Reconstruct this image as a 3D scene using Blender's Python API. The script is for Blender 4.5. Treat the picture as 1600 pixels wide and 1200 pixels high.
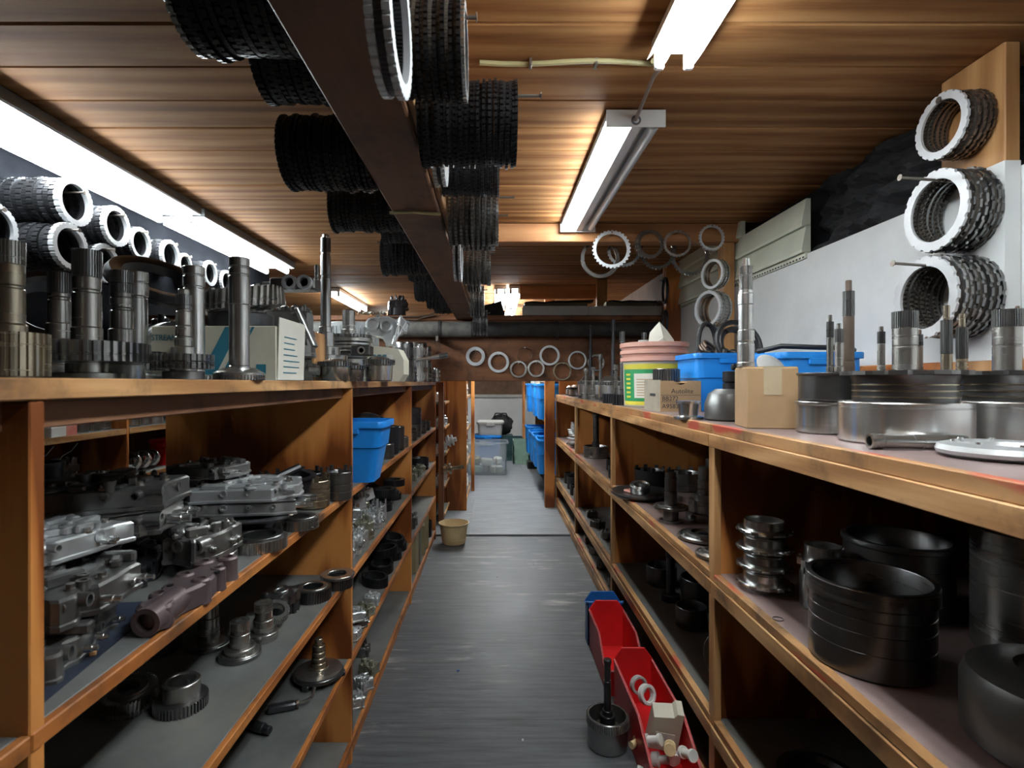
import bpy, math, random
from mathutils import Matrix, Vector, Euler

for o in list(bpy.data.objects):
    bpy.data.objects.remove(o)
scn = bpy.context.scene
COL = scn.collection
PI = math.pi

# ------------------------------------------------------------------ camera, world, exposure
EYE = 1.25           # lens height above the floor
F = 850.0            # focal length in pixels of the 1600 px wide frame
VPX, VPY = 772.0, 598.0
cam_d = bpy.data.cameras.new('camera')
cam = bpy.data.objects.new('camera', cam_d)
COL.objects.link(cam)
cam.location = (0, 0, EYE)
cam.rotation_euler = (PI/2, 0, 0)
cam_d.sensor_fit = 'HORIZONTAL'
cam_d.sensor_width = 36.0
cam_d.lens = F*36.0/1600.0
cam_d.shift_x = (800-VPX)/1600.0
cam_d.shift_y = -(600-VPY)/1600.0
cam_d.clip_start = 0.02
cam_d.dof.use_dof = True
cam_d.dof.focus_distance = 2.6
cam_d.dof.aperture_fstop = 9.0
scn.camera = cam

world = bpy.data.worlds.new('world')
scn.world = world
world.use_nodes = True
bg = world.node_tree.nodes['Background']
bg.inputs[0].default_value = (0.6, 0.75, 1.0, 1)
bg.inputs[1].default_value = 0.03

vs = scn.view_settings
vs.view_transform = 'Standard'
vs.look = 'None'
vs.gamma = 1.0
vs.use_curve_mapping = False
vs.exposure = 0.85
TUBE_POWER = 36.0    # emission strength of every lit tube

# ------------------------------------------------------------------ materials
def new_mat(name):
    m = bpy.data.materials.new(name)
    m.use_nodes = True
    nt = m.node_tree
    b = nt.nodes['Principled BSDF']
    return m, nt, b

def N(nt, typ, **kw):
    n = nt.nodes.new(typ)
    for k, v in kw.items():
        if hasattr(n, k):
            setattr(n, k, v)
        else:
            n.inputs[k].default_value = v
    return n

def ramp(nt, fac, stops):
    r = nt.nodes.new('ShaderNodeValToRGB')
    el = r.color_ramp.elements
    while len(el) < len(stops):
        el.new(0.5)
    for e, (p, c) in zip(el, stops):
        e.position = p
        e.color = (c[0], c[1], c[2], 1)
    nt.links.new(fac, r.inputs[0])
    return r.outputs[0]

def coords(nt, scale=(1, 1, 1), rnd=True):
    tc = N(nt, 'ShaderNodeTexCoord')
    mp = N(nt, 'ShaderNodeMapping')
    mp.inputs['Scale'].default_value = scale
    nt.links.new(tc.outputs['Object'], mp.inputs['Vector'])
    if rnd:
        oi = N(nt, 'ShaderNodeObjectInfo')
        mu = N(nt, 'ShaderNodeMath', operation='MULTIPLY')
        mu.inputs[1].default_value = 37.0
        nt.links.new(oi.outputs['Random'], mu.inputs[0])
        nt.links.new(mu.outputs[0], mp.inputs['Location'])
    return mp.outputs[0]

def mixc(nt, fac, a, b, mode='MIX'):
    m = N(nt, 'ShaderNodeMix', data_type='RGBA', blend_type=mode)
    if isinstance(fac, (int, float)):
        m.inputs[0].default_value = fac
    else:
        nt.links.new(fac, m.inputs[0])
    for s, v in ((m.inputs[6], a), (m.inputs[7], b)):
        if isinstance(v, tuple):
            s.default_value = (v[0], v[1], v[2], 1)
        else:
            nt.links.new(v, s)
    return m.outputs[2]

def noise(nt, vec, scale, detail=5.0, rough=0.6):
    n = N(nt, 'ShaderNodeTexNoise')
    n.inputs['Scale'].default_value = scale
    n.inputs['Detail'].default_value = detail
    n.inputs['Roughness'].default_value = rough
    nt.links.new(vec, n.inputs['Vector'])
    return n.outputs['Fac']

def bump(nt, b, h, strength, dist=0.002):
    bp = N(nt, 'ShaderNodeBump')
    bp.inputs['Strength'].default_value = strength
    bp.inputs['Distance'].default_value = dist
    nt.links.new(h, bp.inputs['Height'])
    nt.links.new(bp.outputs[0], b.inputs['Normal'])

def m_wood(name, dark, mid, light, axis, rough=0.55, vary=0.35, grime=None, red=False, spec=0.35, wave=0.22, freq=22.0, lo=0.2, hi=0.8):
    """plain-sawn wood or fir plywood, grain running along axis 0/1/2"""
    m, nt, b = new_mat(name)
    sc = [freq, freq, freq]
    sc[axis] = freq*0.06
    v = coords(nt, tuple(sc))
    f1 = noise(nt, v, 1.0, 6, 0.65)
    sc2 = [3.4, 3.4, 3.4]
    sc2[axis] = 0.55
    v2 = coords(nt, tuple(sc2))
    wv = N(nt, 'ShaderNodeTexWave', wave_type='RINGS')
    wv.inputs['Scale'].default_value = 1.6
    wv.inputs['Distortion'].default_value = 5.5
    wv.inputs['Detail'].default_value = 3.0
    wv.inputs['Detail Scale'].default_value = 0.8
    nt.links.new(v2, wv.inputs['Vector'])
    mx = N(nt, 'ShaderNodeMix', data_type='FLOAT')
    mx.inputs[0].default_value = wave
    nt.links.new(f1, mx.inputs[2])
    nt.links.new(wv.outputs['Fac'], mx.inputs[3])
    c = ramp(nt, mx.outputs[0], [(lo, dark), (0.5, mid), (hi, light)])
    oi = N(nt, 'ShaderNodeObjectInfo')
    hv = N(nt, 'ShaderNodeHueSaturation')
    mr = N(nt, 'ShaderNodeMapRange')
    mr.inputs['To Min'].default_value = 1 - vary
    mr.inputs['To Max'].default_value = 1 + vary
    nt.links.new(oi.outputs['Random'], mr.inputs['Value'])
    nt.links.new(mr.outputs[0], hv.inputs['Value'])
    nt.links.new(c, hv.inputs['Color'])
    c = hv.outputs[0]
    if grime:
        g = noise(nt, coords(nt, (5, 5, 5)), 1.3, 5, 0.7)
        gf = ramp(nt, g, [(0.50, (0, 0, 0)), (0.72, (1, 1, 1))])
        c = mixc(nt, gf, c, grime)
    if red:
        g = noise(nt, coords(nt, (16, 4.2, 16)), 1.0, 2, 0.5)
        gf = ramp(nt, g, [(0.585, (0, 0, 0)), (0.64, (0.85, 0.85, 0.85))])
        c = mixc(nt, gf, c, (0.42, 0.045, 0.03))
    nt.links.new(c, b.inputs['Base Color'])
    b.inputs['Roughness'].default_value = rough
    b.inputs['Specular IOR Level'].default_value = spec
    bump(nt, b, f1, 0.25, 0.0015)
    return m

def m_metal(name, col, rough=0.35, metallic=0.9, vary=0.35, grime=(0.03, 0.027, 0.022), gscale=9.0, gamt=0.30, turned=True):
    m, nt, b = new_mat(name)
    v = coords(nt, (1, 1, 1))
    n1 = noise(nt, v, gscale, 5, 0.65)
    gf = ramp(nt, n1, [(0.42, (0, 0, 0)), (0.85, (gamt, gamt, gamt))])
    oi = N(nt, 'ShaderNodeObjectInfo')
    mr = N(nt, 'ShaderNodeMapRange')
    mr.inputs['To Min'].default_value = 1 - vary
    mr.inputs['To Max'].default_value = 1 + vary
    nt.links.new(oi.outputs['Random'], mr.inputs['Value'])
    hv = N(nt, 'ShaderNodeHueSaturation')
    hv.inputs['Color'].default_value = (*col, 1)
    nt.links.new(mr.outputs[0], hv.inputs['Value'])
    c = mixc(nt, gf, hv.outputs[0], grime)
    nt.links.new(c, b.inputs['Base Color'])
    b.inputs['Metallic'].default_value = metallic
    n2 = noise(nt, coords(nt, (3, 3, 55) if turned else (40, 40, 40)), 1.0, 3, 0.6)
    rr = N(nt, 'ShaderNodeMapRange')
    rr.inputs['To Min'].default_value = max(0.05, rough-0.04)
    rr.inputs['To Max'].default_value = rough+0.05
    nt.links.new(n2, rr.inputs['Value'])
    nt.links.new(rr.outputs[0], b.inputs['Roughness'])
    if not turned:
        bump(nt, b, n2, 0.10, 0.0012)
    return m

def m_plain(name, col, rough=0.5, metallic=0.0, var=0.12, scale=9.0, dirt=None, dirt_amt=0.5, trans=0.0, bmp=0.1, spec=0.5):
    m, nt, b = new_mat(name)
    n1 = noise(nt, coords(nt), scale, 5, 0.6)
    lo = tuple(max(0, x*(1-var*2)) for x in col)
    hi = tuple(min(1, x*(1+var)) for x in col)
    c = ramp(nt, n1, [(0.25, lo), (0.75, hi)])
    if dirt:
        n3 = noise(nt, coords(nt), scale*0.55, 6, 0.7)
        gf = ramp(nt, n3, [(0.5, (0, 0, 0)), (0.72, (dirt_amt,)*3)])
        c = mixc(nt, gf, c, dirt)
    nt.links.new(c, b.inputs['Base Color'])
    b.inputs['Roughness'].default_value = rough
    b.inputs['Metallic'].default_value = metallic
    b.inputs['Specular IOR Level'].default_value = spec
    if trans:
        b.inputs['Transmission Weight'].default_value = trans
        b.inputs['IOR'].default_value = 1.12
    if bmp:
        bump(nt, b, n1, bmp, 0.002)
    return m

def m_floor(name, base, base2, worn, amount):
    m, nt, b = new_mat(name)
    n1 = noise(nt, coords(nt, (1.2, 2.4, 1)), 2.2, 6, 0.65)
    c = ramp(nt, n1, [(0.25, base), (0.75, base2)])
    nf = noise(nt, coords(nt, (4, 60, 1)), 1.0, 5, 0.7)          # fir grain telegraphing through the paint
    gf = ramp(nt, nf, [(0.35, (0.55,)*3), (0.62, (1.0,)*3)])
    c = mixc(nt, 1.0, c, gf, 'MULTIPLY')
    nw = noise(nt, coords(nt, (2.2, 17, 1)), 1.0, 7, 0.72)       # streaks where the paint is rubbed off
    nb = noise(nt, coords(nt, (1, 1, 1)), 1.7, 3, 0.5)
    wf = ramp(nt, nw, [(0.60-amount, (0, 0, 0)), (0.68-amount*0.5, (0.9,)*3)])
    wb = ramp(nt, nb, [(0.45, (0, 0, 0)), (0.6, (1, 1, 1))])
    wm = mixc(nt, 1.0, wf, wb, 'MULTIPLY')
    c = mixc(nt, wm, c, worn)
    nt.links.new(c, b.inputs['Base Color'])
    rr = N(nt, 'ShaderNodeMapRange')
    rr.inputs['To Min'].default_value = 0.32
    rr.inputs['To Max'].default_value = 0.6
    nt.links.new(n1, rr.inputs['Value'])
    nt.links.new(rr.outputs[0], b.inputs['Roughness'])
    bump(nt, b, nf, 0.35, 0.002)
    return m

def m_emit(name, col, strength):
    m, nt, b = new_mat(name)
    b.inputs['Base Color'].default_value = (*col, 1)
    b.inputs['Emission Color'].default_value = (*col, 1)
    b.inputs['Emission Strength'].default_value = strength
    n1 = noise(nt, coords(nt), 3.0, 1, 0.5)
    rr = N(nt, 'ShaderNodeMapRange')
    rr.inputs['To Min'].default_value = 0.3
    rr.inputs['To Max'].default_value = 0.4
    nt.links.new(n1, rr.inputs['Value'])
    nt.links.new(rr.outputs[0], b.inputs['Roughness'])
    return m

OR_D, OR_M, OR_L = (0.17, 0.046, 0.009), (0.40, 0.135, 0.030), (0.58, 0.235, 0.062)
BR_D, BR_M, BR_L = (0.24, 0.105, 0.035), (0.40, 0.205, 0.080), (0.55, 0.32, 0.145)
CE_D, CE_M, CE_L = (0.18, 0.076, 0.026), (0.29, 0.138, 0.053), (0.39, 0.205, 0.085)
BM_D, BM_M, BM_L = (0.095, 0.038, 0.018), (0.155, 0.068, 0.033), (0.22, 0.105, 0.052)
MAT = dict(
    ply_x=m_wood('orange_ply_x', OR_D, OR_M, OR_L, 0, 0.5, 0.15, (0.07, 0.03, 0.012)),
    ply_y=m_wood('orange_ply_y', OR_D, OR_M, OR_L, 1, 0.5, 0.15, (0.09, 0.04, 0.018)),
    ply_z=m_wood('orange_ply_z', OR_D, OR_M, OR_L, 2, 0.45, 0.12, wave=0.45, freq=15.0, lo=0.36, hi=0.64),
    oak_y=m_wood('yellow_lip_y', BR_D, BR_M, BR_L, 1, 0.5, 0.1, (0.10, 0.055, 0.026), lo=0.32, hi=0.68),
    lip_y=m_wood('marked_lip_y', BR_D, BR_M, BR_L, 1, 0.5, 0.1, (0.11, 0.06, 0.03), red=True),
    oak_z=m_wood('yellow_post_z', BR_D, BR_M, BR_L, 2, 0.5, 0.12),
    dark_z=m_wood('dark_post_z', BM_D, BM_M, BM_L, 2, 0.55, 0.15),
    near_black=m_plain('near_black_beam', (0.010, 0.011, 0.014), 0.9, var=0.3, scale=6, spec=0.04),  # even near-black base with low specular
    beam_y=m_wood('beam_y', BM_D, BM_M, BM_L, 1, 0.6, 0.1, (0.04, 0.02, 0.012)),
    beam_x=m_wood('beam_x', (0.13, 0.048, 0.02), (0.20, 0.080, 0.034), (0.28, 0.125, 0.055), 0, 0.6, 0.1, (0.05, 0.025, 0.014)),
    cross_x=m_wood('cross_x', (0.22, 0.09, 0.035), (0.34, 0.155, 0.06), (0.45, 0.23, 0.10), 0, 0.55, 0.08),
    plank=m_wood('ceiling_plank', CE_D, CE_M, CE_L, 0, 0.7, 0.16, spec=0.12, lo=0.32, hi=0.68),
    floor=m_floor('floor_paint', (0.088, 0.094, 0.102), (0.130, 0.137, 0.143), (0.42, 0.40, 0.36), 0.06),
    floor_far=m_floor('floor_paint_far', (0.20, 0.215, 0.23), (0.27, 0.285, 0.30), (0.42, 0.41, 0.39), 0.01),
    shelf_grey=m_plain('shelf_grey_paint', (0.125, 0.13, 0.125), 0.55, var=0.25, scale=5, dirt=(0.20, 0.18, 0.14)),
    shelf_mauve=m_plain('shelf_mauve_paint', (0.22, 0.155, 0.145), 0.45, var=0.2, scale=6, dirt=(0.08, 0.06, 0.055), dirt_amt=0.6),
    wall_white=m_plain('wall_white_paint', (0.66, 0.68, 0.68), 0.6, var=0.05, scale=4, dirt=(0.42, 0.43, 0.42), dirt_amt=0.35),
    siding=m_plain('siding_vinyl', (0.58, 0.61, 0.50), 0.5, var=0.06, scale=3, dirt=(0.36, 0.38, 0.31), dirt_amt=0.4),
    wall_dark=m_plain('wall_dark', (0.022, 0.023, 0.027), 0.85, var=0.2, spec=0.08),
    wall_brown=m_plain('wall_brown', (0.14, 0.075, 0.04), 0.7, var=0.2),
    fuzz=m_plain('black_insulation', (0.018, 0.019, 0.022), 0.95, var=0.4, scale=30, bmp=0.6),
    steel=m_metal('steel_bright', (0.62, 0.62, 0.61), 0.24, 0.95, 0.25, gamt=0.4),
    steel_m=m_metal('steel_mid', (0.42, 0.41, 0.39), 0.26, 0.92, 0.3),
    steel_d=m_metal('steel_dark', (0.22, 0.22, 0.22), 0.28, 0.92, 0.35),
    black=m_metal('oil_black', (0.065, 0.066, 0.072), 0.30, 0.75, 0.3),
    iron=m_metal('iron_rusty', (0.20, 0.155, 0.125), 0.42, 0.85, 0.2, grime=(0.07, 0.035, 0.02)),
    bronze=m_metal('bronze_steel', (0.36, 0.31, 0.235), 0.26, 0.92, 0.2),
    alu=m_metal('cast_alu', (0.58, 0.60, 0.61), 0.38, 0.75, 0.18, gamt=0.35, turned=False),
    alu_d=m_metal('cast_alu_dark', (0.20, 0.20, 0.195), 0.33, 0.8, 0.3, turned=False),
    alu_g=m_metal('cast_alu_olive', (0.36, 0.36, 0.28), 0.42, 0.75, 0.2, turned=False),
    purple=m_metal('cast_purple', (0.13, 0.095, 0.10), 0.42, 0.5, 0.1, turned=False),
    pitch=m_metal('pitch_black_plate', (0.018, 0.019, 0.022), 0.36, 0.5, 0.3),
    friction=m_plain('friction_lining', (0.05, 0.042, 0.033), 0.8, var=0.3, scale=40, bmp=0.4),
    ringw=m_metal('ring_pale', (0.60, 0.62, 0.64), 0.40, 0.35, 0.12, gamt=0.25),
    nail=m_metal('nail_steel', (0.28, 0.25, 0.22), 0.4, 0.9, 0.2),
    blue=m_plain('blue_plastic', (0.010, 0.235, 0.72), 0.38, var=0.06, scale=5, bmp=0.03),
    blue_d=m_plain('blue_plastic_deep', (0.012, 0.115, 0.38), 0.4, var=0.08, scale=5, bmp=0.03),
    red=m_plain('red_plastic', (0.62, 0.012, 0.014), 0.4, var=0.08, scale=6, bmp=0.03),
    red_edge=m_plain('red_plastic_scuffed', (0.52, 0.10, 0.10), 0.55, var=0.2, scale=30),
    black_pl=m_plain('black_plastic', (0.012, 0.012, 0.014), 0.4, var=0.2),
    clear=m_plain('clear_plastic', (0.85, 0.90, 0.92), 0.22, var=0.03, trans=0.85, bmp=0.0),
    white_pl=m_plain('white_plastic', (0.72, 0.72, 0.68), 0.45, var=0.05, bmp=0.02),
    grey_pl=m_plain('grey_plastic', (0.42, 0.42, 0.40), 0.5, var=0.05, bmp=0.02),
    teal_pl=m_plain('teal_plastic', (0.025, 0.07, 0.075), 0.5, var=0.1),
    green_pl=m_plain('pale_green_plastic', (0.24, 0.36, 0.28), 0.5, var=0.1),
    tan=m_plain('tan_plastic', (0.70, 0.54, 0.30), 0.5, var=0.12, scale=7, dirt=(0.38, 0.24, 0.09), dirt_amt=0.6),
    card=m_plain('cardboard', (0.42, 0.27, 0.14), 0.75, var=0.08, scale=8, dirt=(0.30, 0.19, 0.10), dirt_amt=0.4),
    card_l=m_plain('cardboard_pale', (0.50, 0.40, 0.26), 0.75, var=0.08, scale=8, dirt=(0.30, 0.23, 0.15), dirt_amt=0.4),
    card_grey=m_plain('cardboard_grey', (0.36, 0.32, 0.25), 0.8, var=0.12, scale=9, dirt=(0.20, 0.17, 0.13), dirt_amt=0.5),
    cream=m_plain('cream_carton', (0.58, 0.55, 0.44), 0.6, var=0.06, scale=6, dirt=(0.40, 0.36, 0.27), dirt_amt=0.4),
    paper=m_plain('paper', (0.70, 0.68, 0.60), 0.7, var=0.05),
    teal=m_plain('teal_print', (0.02, 0.17, 0.24), 0.6, var=0.08),
    ink=m_plain('ink', (0.03, 0.03, 0.035), 0.7, var=0.1),
    green=m_plain('green_print', (0.02, 0.30, 0.10), 0.5, var=0.08),
    yellow=m_plain('yellow_print', (0.70, 0.62, 0.06), 0.5, var=0.08),
    salmon=m_plain('salmon_plastic', (0.62, 0.34, 0.27), 0.5, var=0.1, scale=6, dirt=(0.60, 0.06, 0.04), dirt_amt=0.9),
    enamel=m_plain('white_enamel', (0.70, 0.72, 0.72), 0.35, var=0.03, bmp=0.0),
    enamel_d=m_plain('grey_shaded_enamel', (0.16, 0.17, 0.18), 0.4, var=0.05, bmp=0.0),  # grey enamel; on the wide housings it paints in their unlit side
    tube_on=m_emit('lit_tube', (0.91, 0.975, 1.0), TUBE_POWER),
    tube_off=m_plain('dead_tube', (0.55, 0.58, 0.58), 0.25, var=0.03, bmp=0.0),
    cable=m_plain('cable_yellow', (0.45, 0.40, 0.20), 0.5, var=0.1),
    cable_g=m_plain('cable_grey', (0.30, 0.26, 0.24), 0.5, var=0.1),
    rubber=m_plain('rubber', (0.014, 0.014, 0.015), 0.5, var=0.2),
    wrap_d=m_plain('pipe_wrap_dark', (0.045, 0.045, 0.045), 0.7, var=0.3, scale=14, bmp=0.4),
    wrap_g=m_plain('pipe_wrap_grey', (0.17, 0.165, 0.15), 0.7, var=0.3, scale=14, bmp=0.5),
    khaki=m_plain('khaki_board', (0.15, 0.14, 0.10), 0.8, var=0.15),
    cloth=m_plain('black_cloth', (0.015, 0.015, 0.017), 0.9, var=0.4, scale=20, bmp=0.5),
    mat_blue=m_plain('navy_mat', (0.016, 0.024, 0.045), 0.6, var=0.3, scale=12),
    olive=m_plain('olive_board', (0.26, 0.22, 0.12), 0.75, var=0.15),
)

# ------------------------------------------------------------------ mesh building
class MB:
    def __init__(s):
        s.v = []
        s.f = []
    def add(s, vs_, fs_, M=None):
        o = len(s.v)
        if M is not None:
            vs_ = [tuple(M @ Vector(p)) for p in vs_]
        s.v.extend(vs_)
        s.f.extend([tuple(i+o for i in f) for f in fs_])
        return s
    def box(s, x0, x1, y0, y1, z0, z1, M=None, c=0.0):
        if c <= 0:
            vs_ = [(x, y, z) for z in (z0, z1) for y in (y0, y1) for x in (x0, x1)]
            fs_ = [(0, 2, 3, 1), (4, 5, 7, 6), (0, 1, 5, 4), (2, 6, 7, 3), (0, 4, 6, 2), (1, 3, 7, 5)]
            return s.add(vs_, fs_, M)
        ol = [(x0+c, y0), (x1-c, y0), (x1, y0+c), (x1, y1-c), (x1-c, y1), (x0+c, y1), (x0, y1-c), (x0, y0+c)]
        return s.prism(ol, z0, z1, M, c)
    def prism(s, ol, z0, z1, M=None, c=0.0):
        n = len(ol)
        cx = sum(p[0] for p in ol)/n
        cy = sum(p[1] for p in ol)/n
        def ins(p, c):
            dx, dy = p[0]-cx, p[1]-cy
            return (p[0]-math.copysign(min(c, abs(dx)), dx), p[1]-math.copysign(min(c, abs(dy)), dy))
        if c > 0:
            rings = [([ins(p, c) for p in ol], z0), (ol, z0+c), (ol, z1-c), ([ins(p, c) for p in ol], z1)]
        else:
            rings = [(ol, z0), (ol, z1)]
        vs_ = [(p[0], p[1], z) for r, z in rings for p in r]
        fs_ = [tuple(reversed(range(n)))]
        for k in range(len(rings)-1):
            for i in range(n):
                j = (i+1) % n
                fs_.append((k*n+i, k*n+j, (k+1)*n+j, (k+1)*n+i))
        fs_.append(tuple((len(rings)-1)*n+i for i in range(n)))
        return s.add(vs_, fs_, M)
    def lathe(s, prof, seg=24, M=None, closed=False):
        """profile of (r, z) from bottom outside upward; r=0 makes a pole"""
        vs_ = []
        idx = []
        for r, z in prof:
            if r <= 1e-6:
                idx.append([len(vs_)])
                vs_.append((0, 0, z))
            else:
                idx.append(list(range(len(vs_), len(vs_)+seg)))
                vs_.extend((r*math.cos(2*PI*i/seg), r*math.sin(2*PI*i/seg), z) for i in range(seg))
        fs_ = []
        pairs = list(zip(idx[:-1], idx[1:]))
        if closed:
            pairs.append((idx[-1], idx[0]))
        for a, b in pairs:
            for i in range(seg):
                j = (i+1) % seg
                if len(a) == 1 and len(b) == 1:
                    continue
                if len(a) == 1:
                    fs_.append((a[0], b[j], b[i]))
                elif len(b) == 1:
                    fs_.append((a[i], a[j], b[0]))
                else:
                    fs_.append((a[i], a[j], b[j], b[i]))
        return s.add(vs_, fs_, M)
    def cyl(s, r, z0, z1, seg=16, M=None, c=0.0):
        if c:
            return s.lathe([(0, z0), (r-c, z0), (r, z0+c), (r, z1-c), (r-c, z1), (0, z1)], seg, M)
        return s.lathe([(0, z0), (r, z0), (r, z1), (0, z1)], seg, M)
    def ring(s, ro, ri, z0, z1, seg=32, M=None, c=0.0):
        if c:
            return s.lathe([(ri+c, z0), (ro-c, z0), (ro, z0+c), (ro, z1-c), (ro-c, z1), (ri+c, z1), (ri, z1-c), (ri, z0+c)], seg, M, True)
        return s.lathe([(ri, z0), (ro, z0), (ro, z1), (ri, z1)], seg, M, True)
    def path(s, pts, r, seg=8, M=None, closed=False):
        pts = [Vector(p) for p in pts]
        n = len(pts)
        vs_ = []
        prev = None
        for i, p in enumerate(pts):
            if closed:
                t = pts[(i+1) % n]-pts[i-1]
            else:
                t = pts[min(i+1, n-1)]-pts[max(i-1, 0)]
            t.normalize()
            u = prev if prev is not None else (Vector((0, 0, 1)) if abs(t.z) < 0.9 else Vector((1, 0, 0)))
            u = (u-t*u.dot(t)).normalized()
            prev = u
            w = t.cross(u)
            for k in range(seg):
                a = 2*PI*k/seg
                vs_.append(tuple(p+u*(r*math.cos(a))+w*(r*math.sin(a))))
        fs_ = []
        for i in range(n if closed else n-1):
            j = (i+1) % n
            for k in range(seg):
                l = (k+1) % seg
                fs_.append((i*seg+k, i*seg+l, j*seg+l, j*seg+k))
        if not closed:
            fs_.append(tuple(reversed(range(seg))))
            fs_.append(tuple((n-1)*seg+k for k in range(seg)))
        return s.add(vs_, fs_, M)
    def toothed(s, ro, ri, z0, z1, n, dep, M=None, inner=0.0, twist=0.0, duty=0.5):
        """ring with n outer teeth (depth dep) and optional inner teeth"""
        per = 4
        tot = n*per
        def pr(i, tw):
            k, q = divmod(i, per)
            base = 2*PI*k/n
            fr = (0.0, 0.13, duty, duty+0.13)[q]
            r = (ro-dep, ro, ro, ro-dep)[q]
            rr = (ri, ri+inner, ri+inner, ri)[q]
            a = base+2*PI*fr/n+tw
            return (r*math.cos(a), r*math.sin(a)), (rr*math.cos(a), rr*math.sin(a))
        vs_ = []
        for z, tw in ((z0, 0.0), (z1, twist)):
            o = [pr(i, tw) for i in range(tot)]
            vs_ += [(a[0], a[1], z) for a, b_ in o]
            vs_ += [(b_[0], b_[1], z) for a, b_ in o]
        fs_ = []
        T = tot
        for i in range(T):
            j = (i+1) % T
            fs_.append((i, j, 2*T+j, 2*T+i))
            fs_.append((T+j, T+i, 3*T+i, 3*T+j))
            fs_.append((2*T+i, 2*T+j, 3*T+j, 3*T+i))
            fs_.append((j, i, T+i, T+j))
        return s.add(vs_, fs_, M)
    def mesh(s, name, mat, ang=35):
        me = bpy.data.meshes.new(name)
        me.from_pydata(s.v, [], s.f)
        me.materials.append(MAT[mat] if isinstance(mat, str) else mat)
        if ang:
            for p in me.polygons:
                p.use_smooth = True
            me.update()
            me.set_sharp_from_angle(angle=math.radians(ang))
        me.update()
        return me
    def obj(s, name, mat, parent=None, loc=(0, 0, 0), rot=(0, 0, 0), ang=35):
        return link(name, s.mesh(name, mat, ang), parent, loc, rot)

def link(name, data, parent=None, loc=(0, 0, 0), rot=(0, 0, 0), label=None):
    o = bpy.data.objects.new(name, data)
    COL.objects.link(o)
    o.location = loc
    o.rotation_euler = rot
    if parent is not None:
        o.parent = parent
    if label:
        o['label'] = label
    return o

def tag(o, label, cat, group=None):
    o['label'] = label
    o['category'] = cat
    if group:
        o['group'] = group
    return o

def thing(name, label, cat, loc=(0, 0, 0), rot=(0, 0, 0), group=None):
    o = bpy.data.objects.new(name, None)
    o.empty_display_size = 0.05
    COL.objects.link(o)
    o.location = loc
    o.rotation_euler = rot
    return tag(o, label, cat, group)

def struct(o):
    o['kind'] = 'structure'
    return o

def RX(a): return Matrix.Rotation(a, 4, 'X')
def RY(a): return Matrix.Rotation(a, 4, 'Y')
def RZ(a): return Matrix.Rotation(a, 4, 'Z')
def T(x, y, z): return Matrix.Translation((x, y, z))

def S(px, d, z):
    """point seen at column px of the photograph, d metres in front of the lens, at height z"""
    return ((px-VPX)*d/F, d, z)
def ZY(py, d):
    return EYE-(py-VPY)*d/F

# ------------------------------------------------------------------ the room
CEIL = EYE+0.89
XL, XR = -2.80, 1.37        # inner faces of the side walls
YN, YF = -1.40, 10.2        # wall behind the camera, far wall
FSTEP = 4.43                # floor joint under the header

# floor: painted plywood sheets on a sub-floor
fl = struct(MB().box(XL-0.1, XR+0.2, YN-0.1, YF+0.1, -0.08, -0.02).obj('floor', 'floor', ang=0))
xs = [XL, -1.22, 0.0+1.22, XR+0.1]
for (y0, y1) in ((YN, 0.80), (0.80, 2.02), (2.02, 3.24), (3.24, FSTEP)):
    MB().box(-1.4, 1.37, y0+0.0008, y1-0.0008, -0.02, 0.0).obj('plywood_sheet', 'floor', fl, ang=0)
    MB().box(XL, -1.402, y0+0.0008, y1-0.0008, -0.02, 0.0).obj('plywood_sheet', 'floor', fl, ang=0)
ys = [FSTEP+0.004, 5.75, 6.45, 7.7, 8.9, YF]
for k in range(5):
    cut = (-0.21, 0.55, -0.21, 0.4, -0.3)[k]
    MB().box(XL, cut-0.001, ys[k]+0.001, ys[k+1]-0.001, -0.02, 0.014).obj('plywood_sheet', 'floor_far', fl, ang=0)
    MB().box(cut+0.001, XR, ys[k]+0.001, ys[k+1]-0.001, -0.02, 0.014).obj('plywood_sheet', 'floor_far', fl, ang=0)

# ceiling: tongue-and-groove decking, every plank its own board
ce = struct(MB().box(XL-0.1, XR+0.3, YN-0.1, YF+0.1, CEIL+0.03, CEIL+0.08).obj('ceiling', 'wall_dark', ang=0))
PW = 0.185
k0 = int((YN-1.535)/PW)-1
rp = random.Random(3)
y = 1.535+k0*PW
while y < YF:
    dz = rp.uniform(0, 0.003)
    c = 0.004
    mb = MB()
    g = 0.0022
    ol = [(y+g, CEIL+0.03), (y+g, CEIL+dz+c*1.6), (y+g+c, CEIL+dz), (y+PW-g-c, CEIL+dz), (y+PW-g, CEIL+dz+c*1.6), (y+PW-g, CEIL+0.03)]
    mb.add([(x, a, b) for x in (XL, XR+0.2) for a, b in ol],
           [(5, 4, 3, 2, 1, 0), (6, 7, 8, 9, 10, 11)]+[(i, (i+1) % 6, 6+(i+1) % 6, 6+i) for i in range(6)])
    mb.obj('ceiling_plank', 'plank', ce, ang=0)
    y += PW

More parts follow.
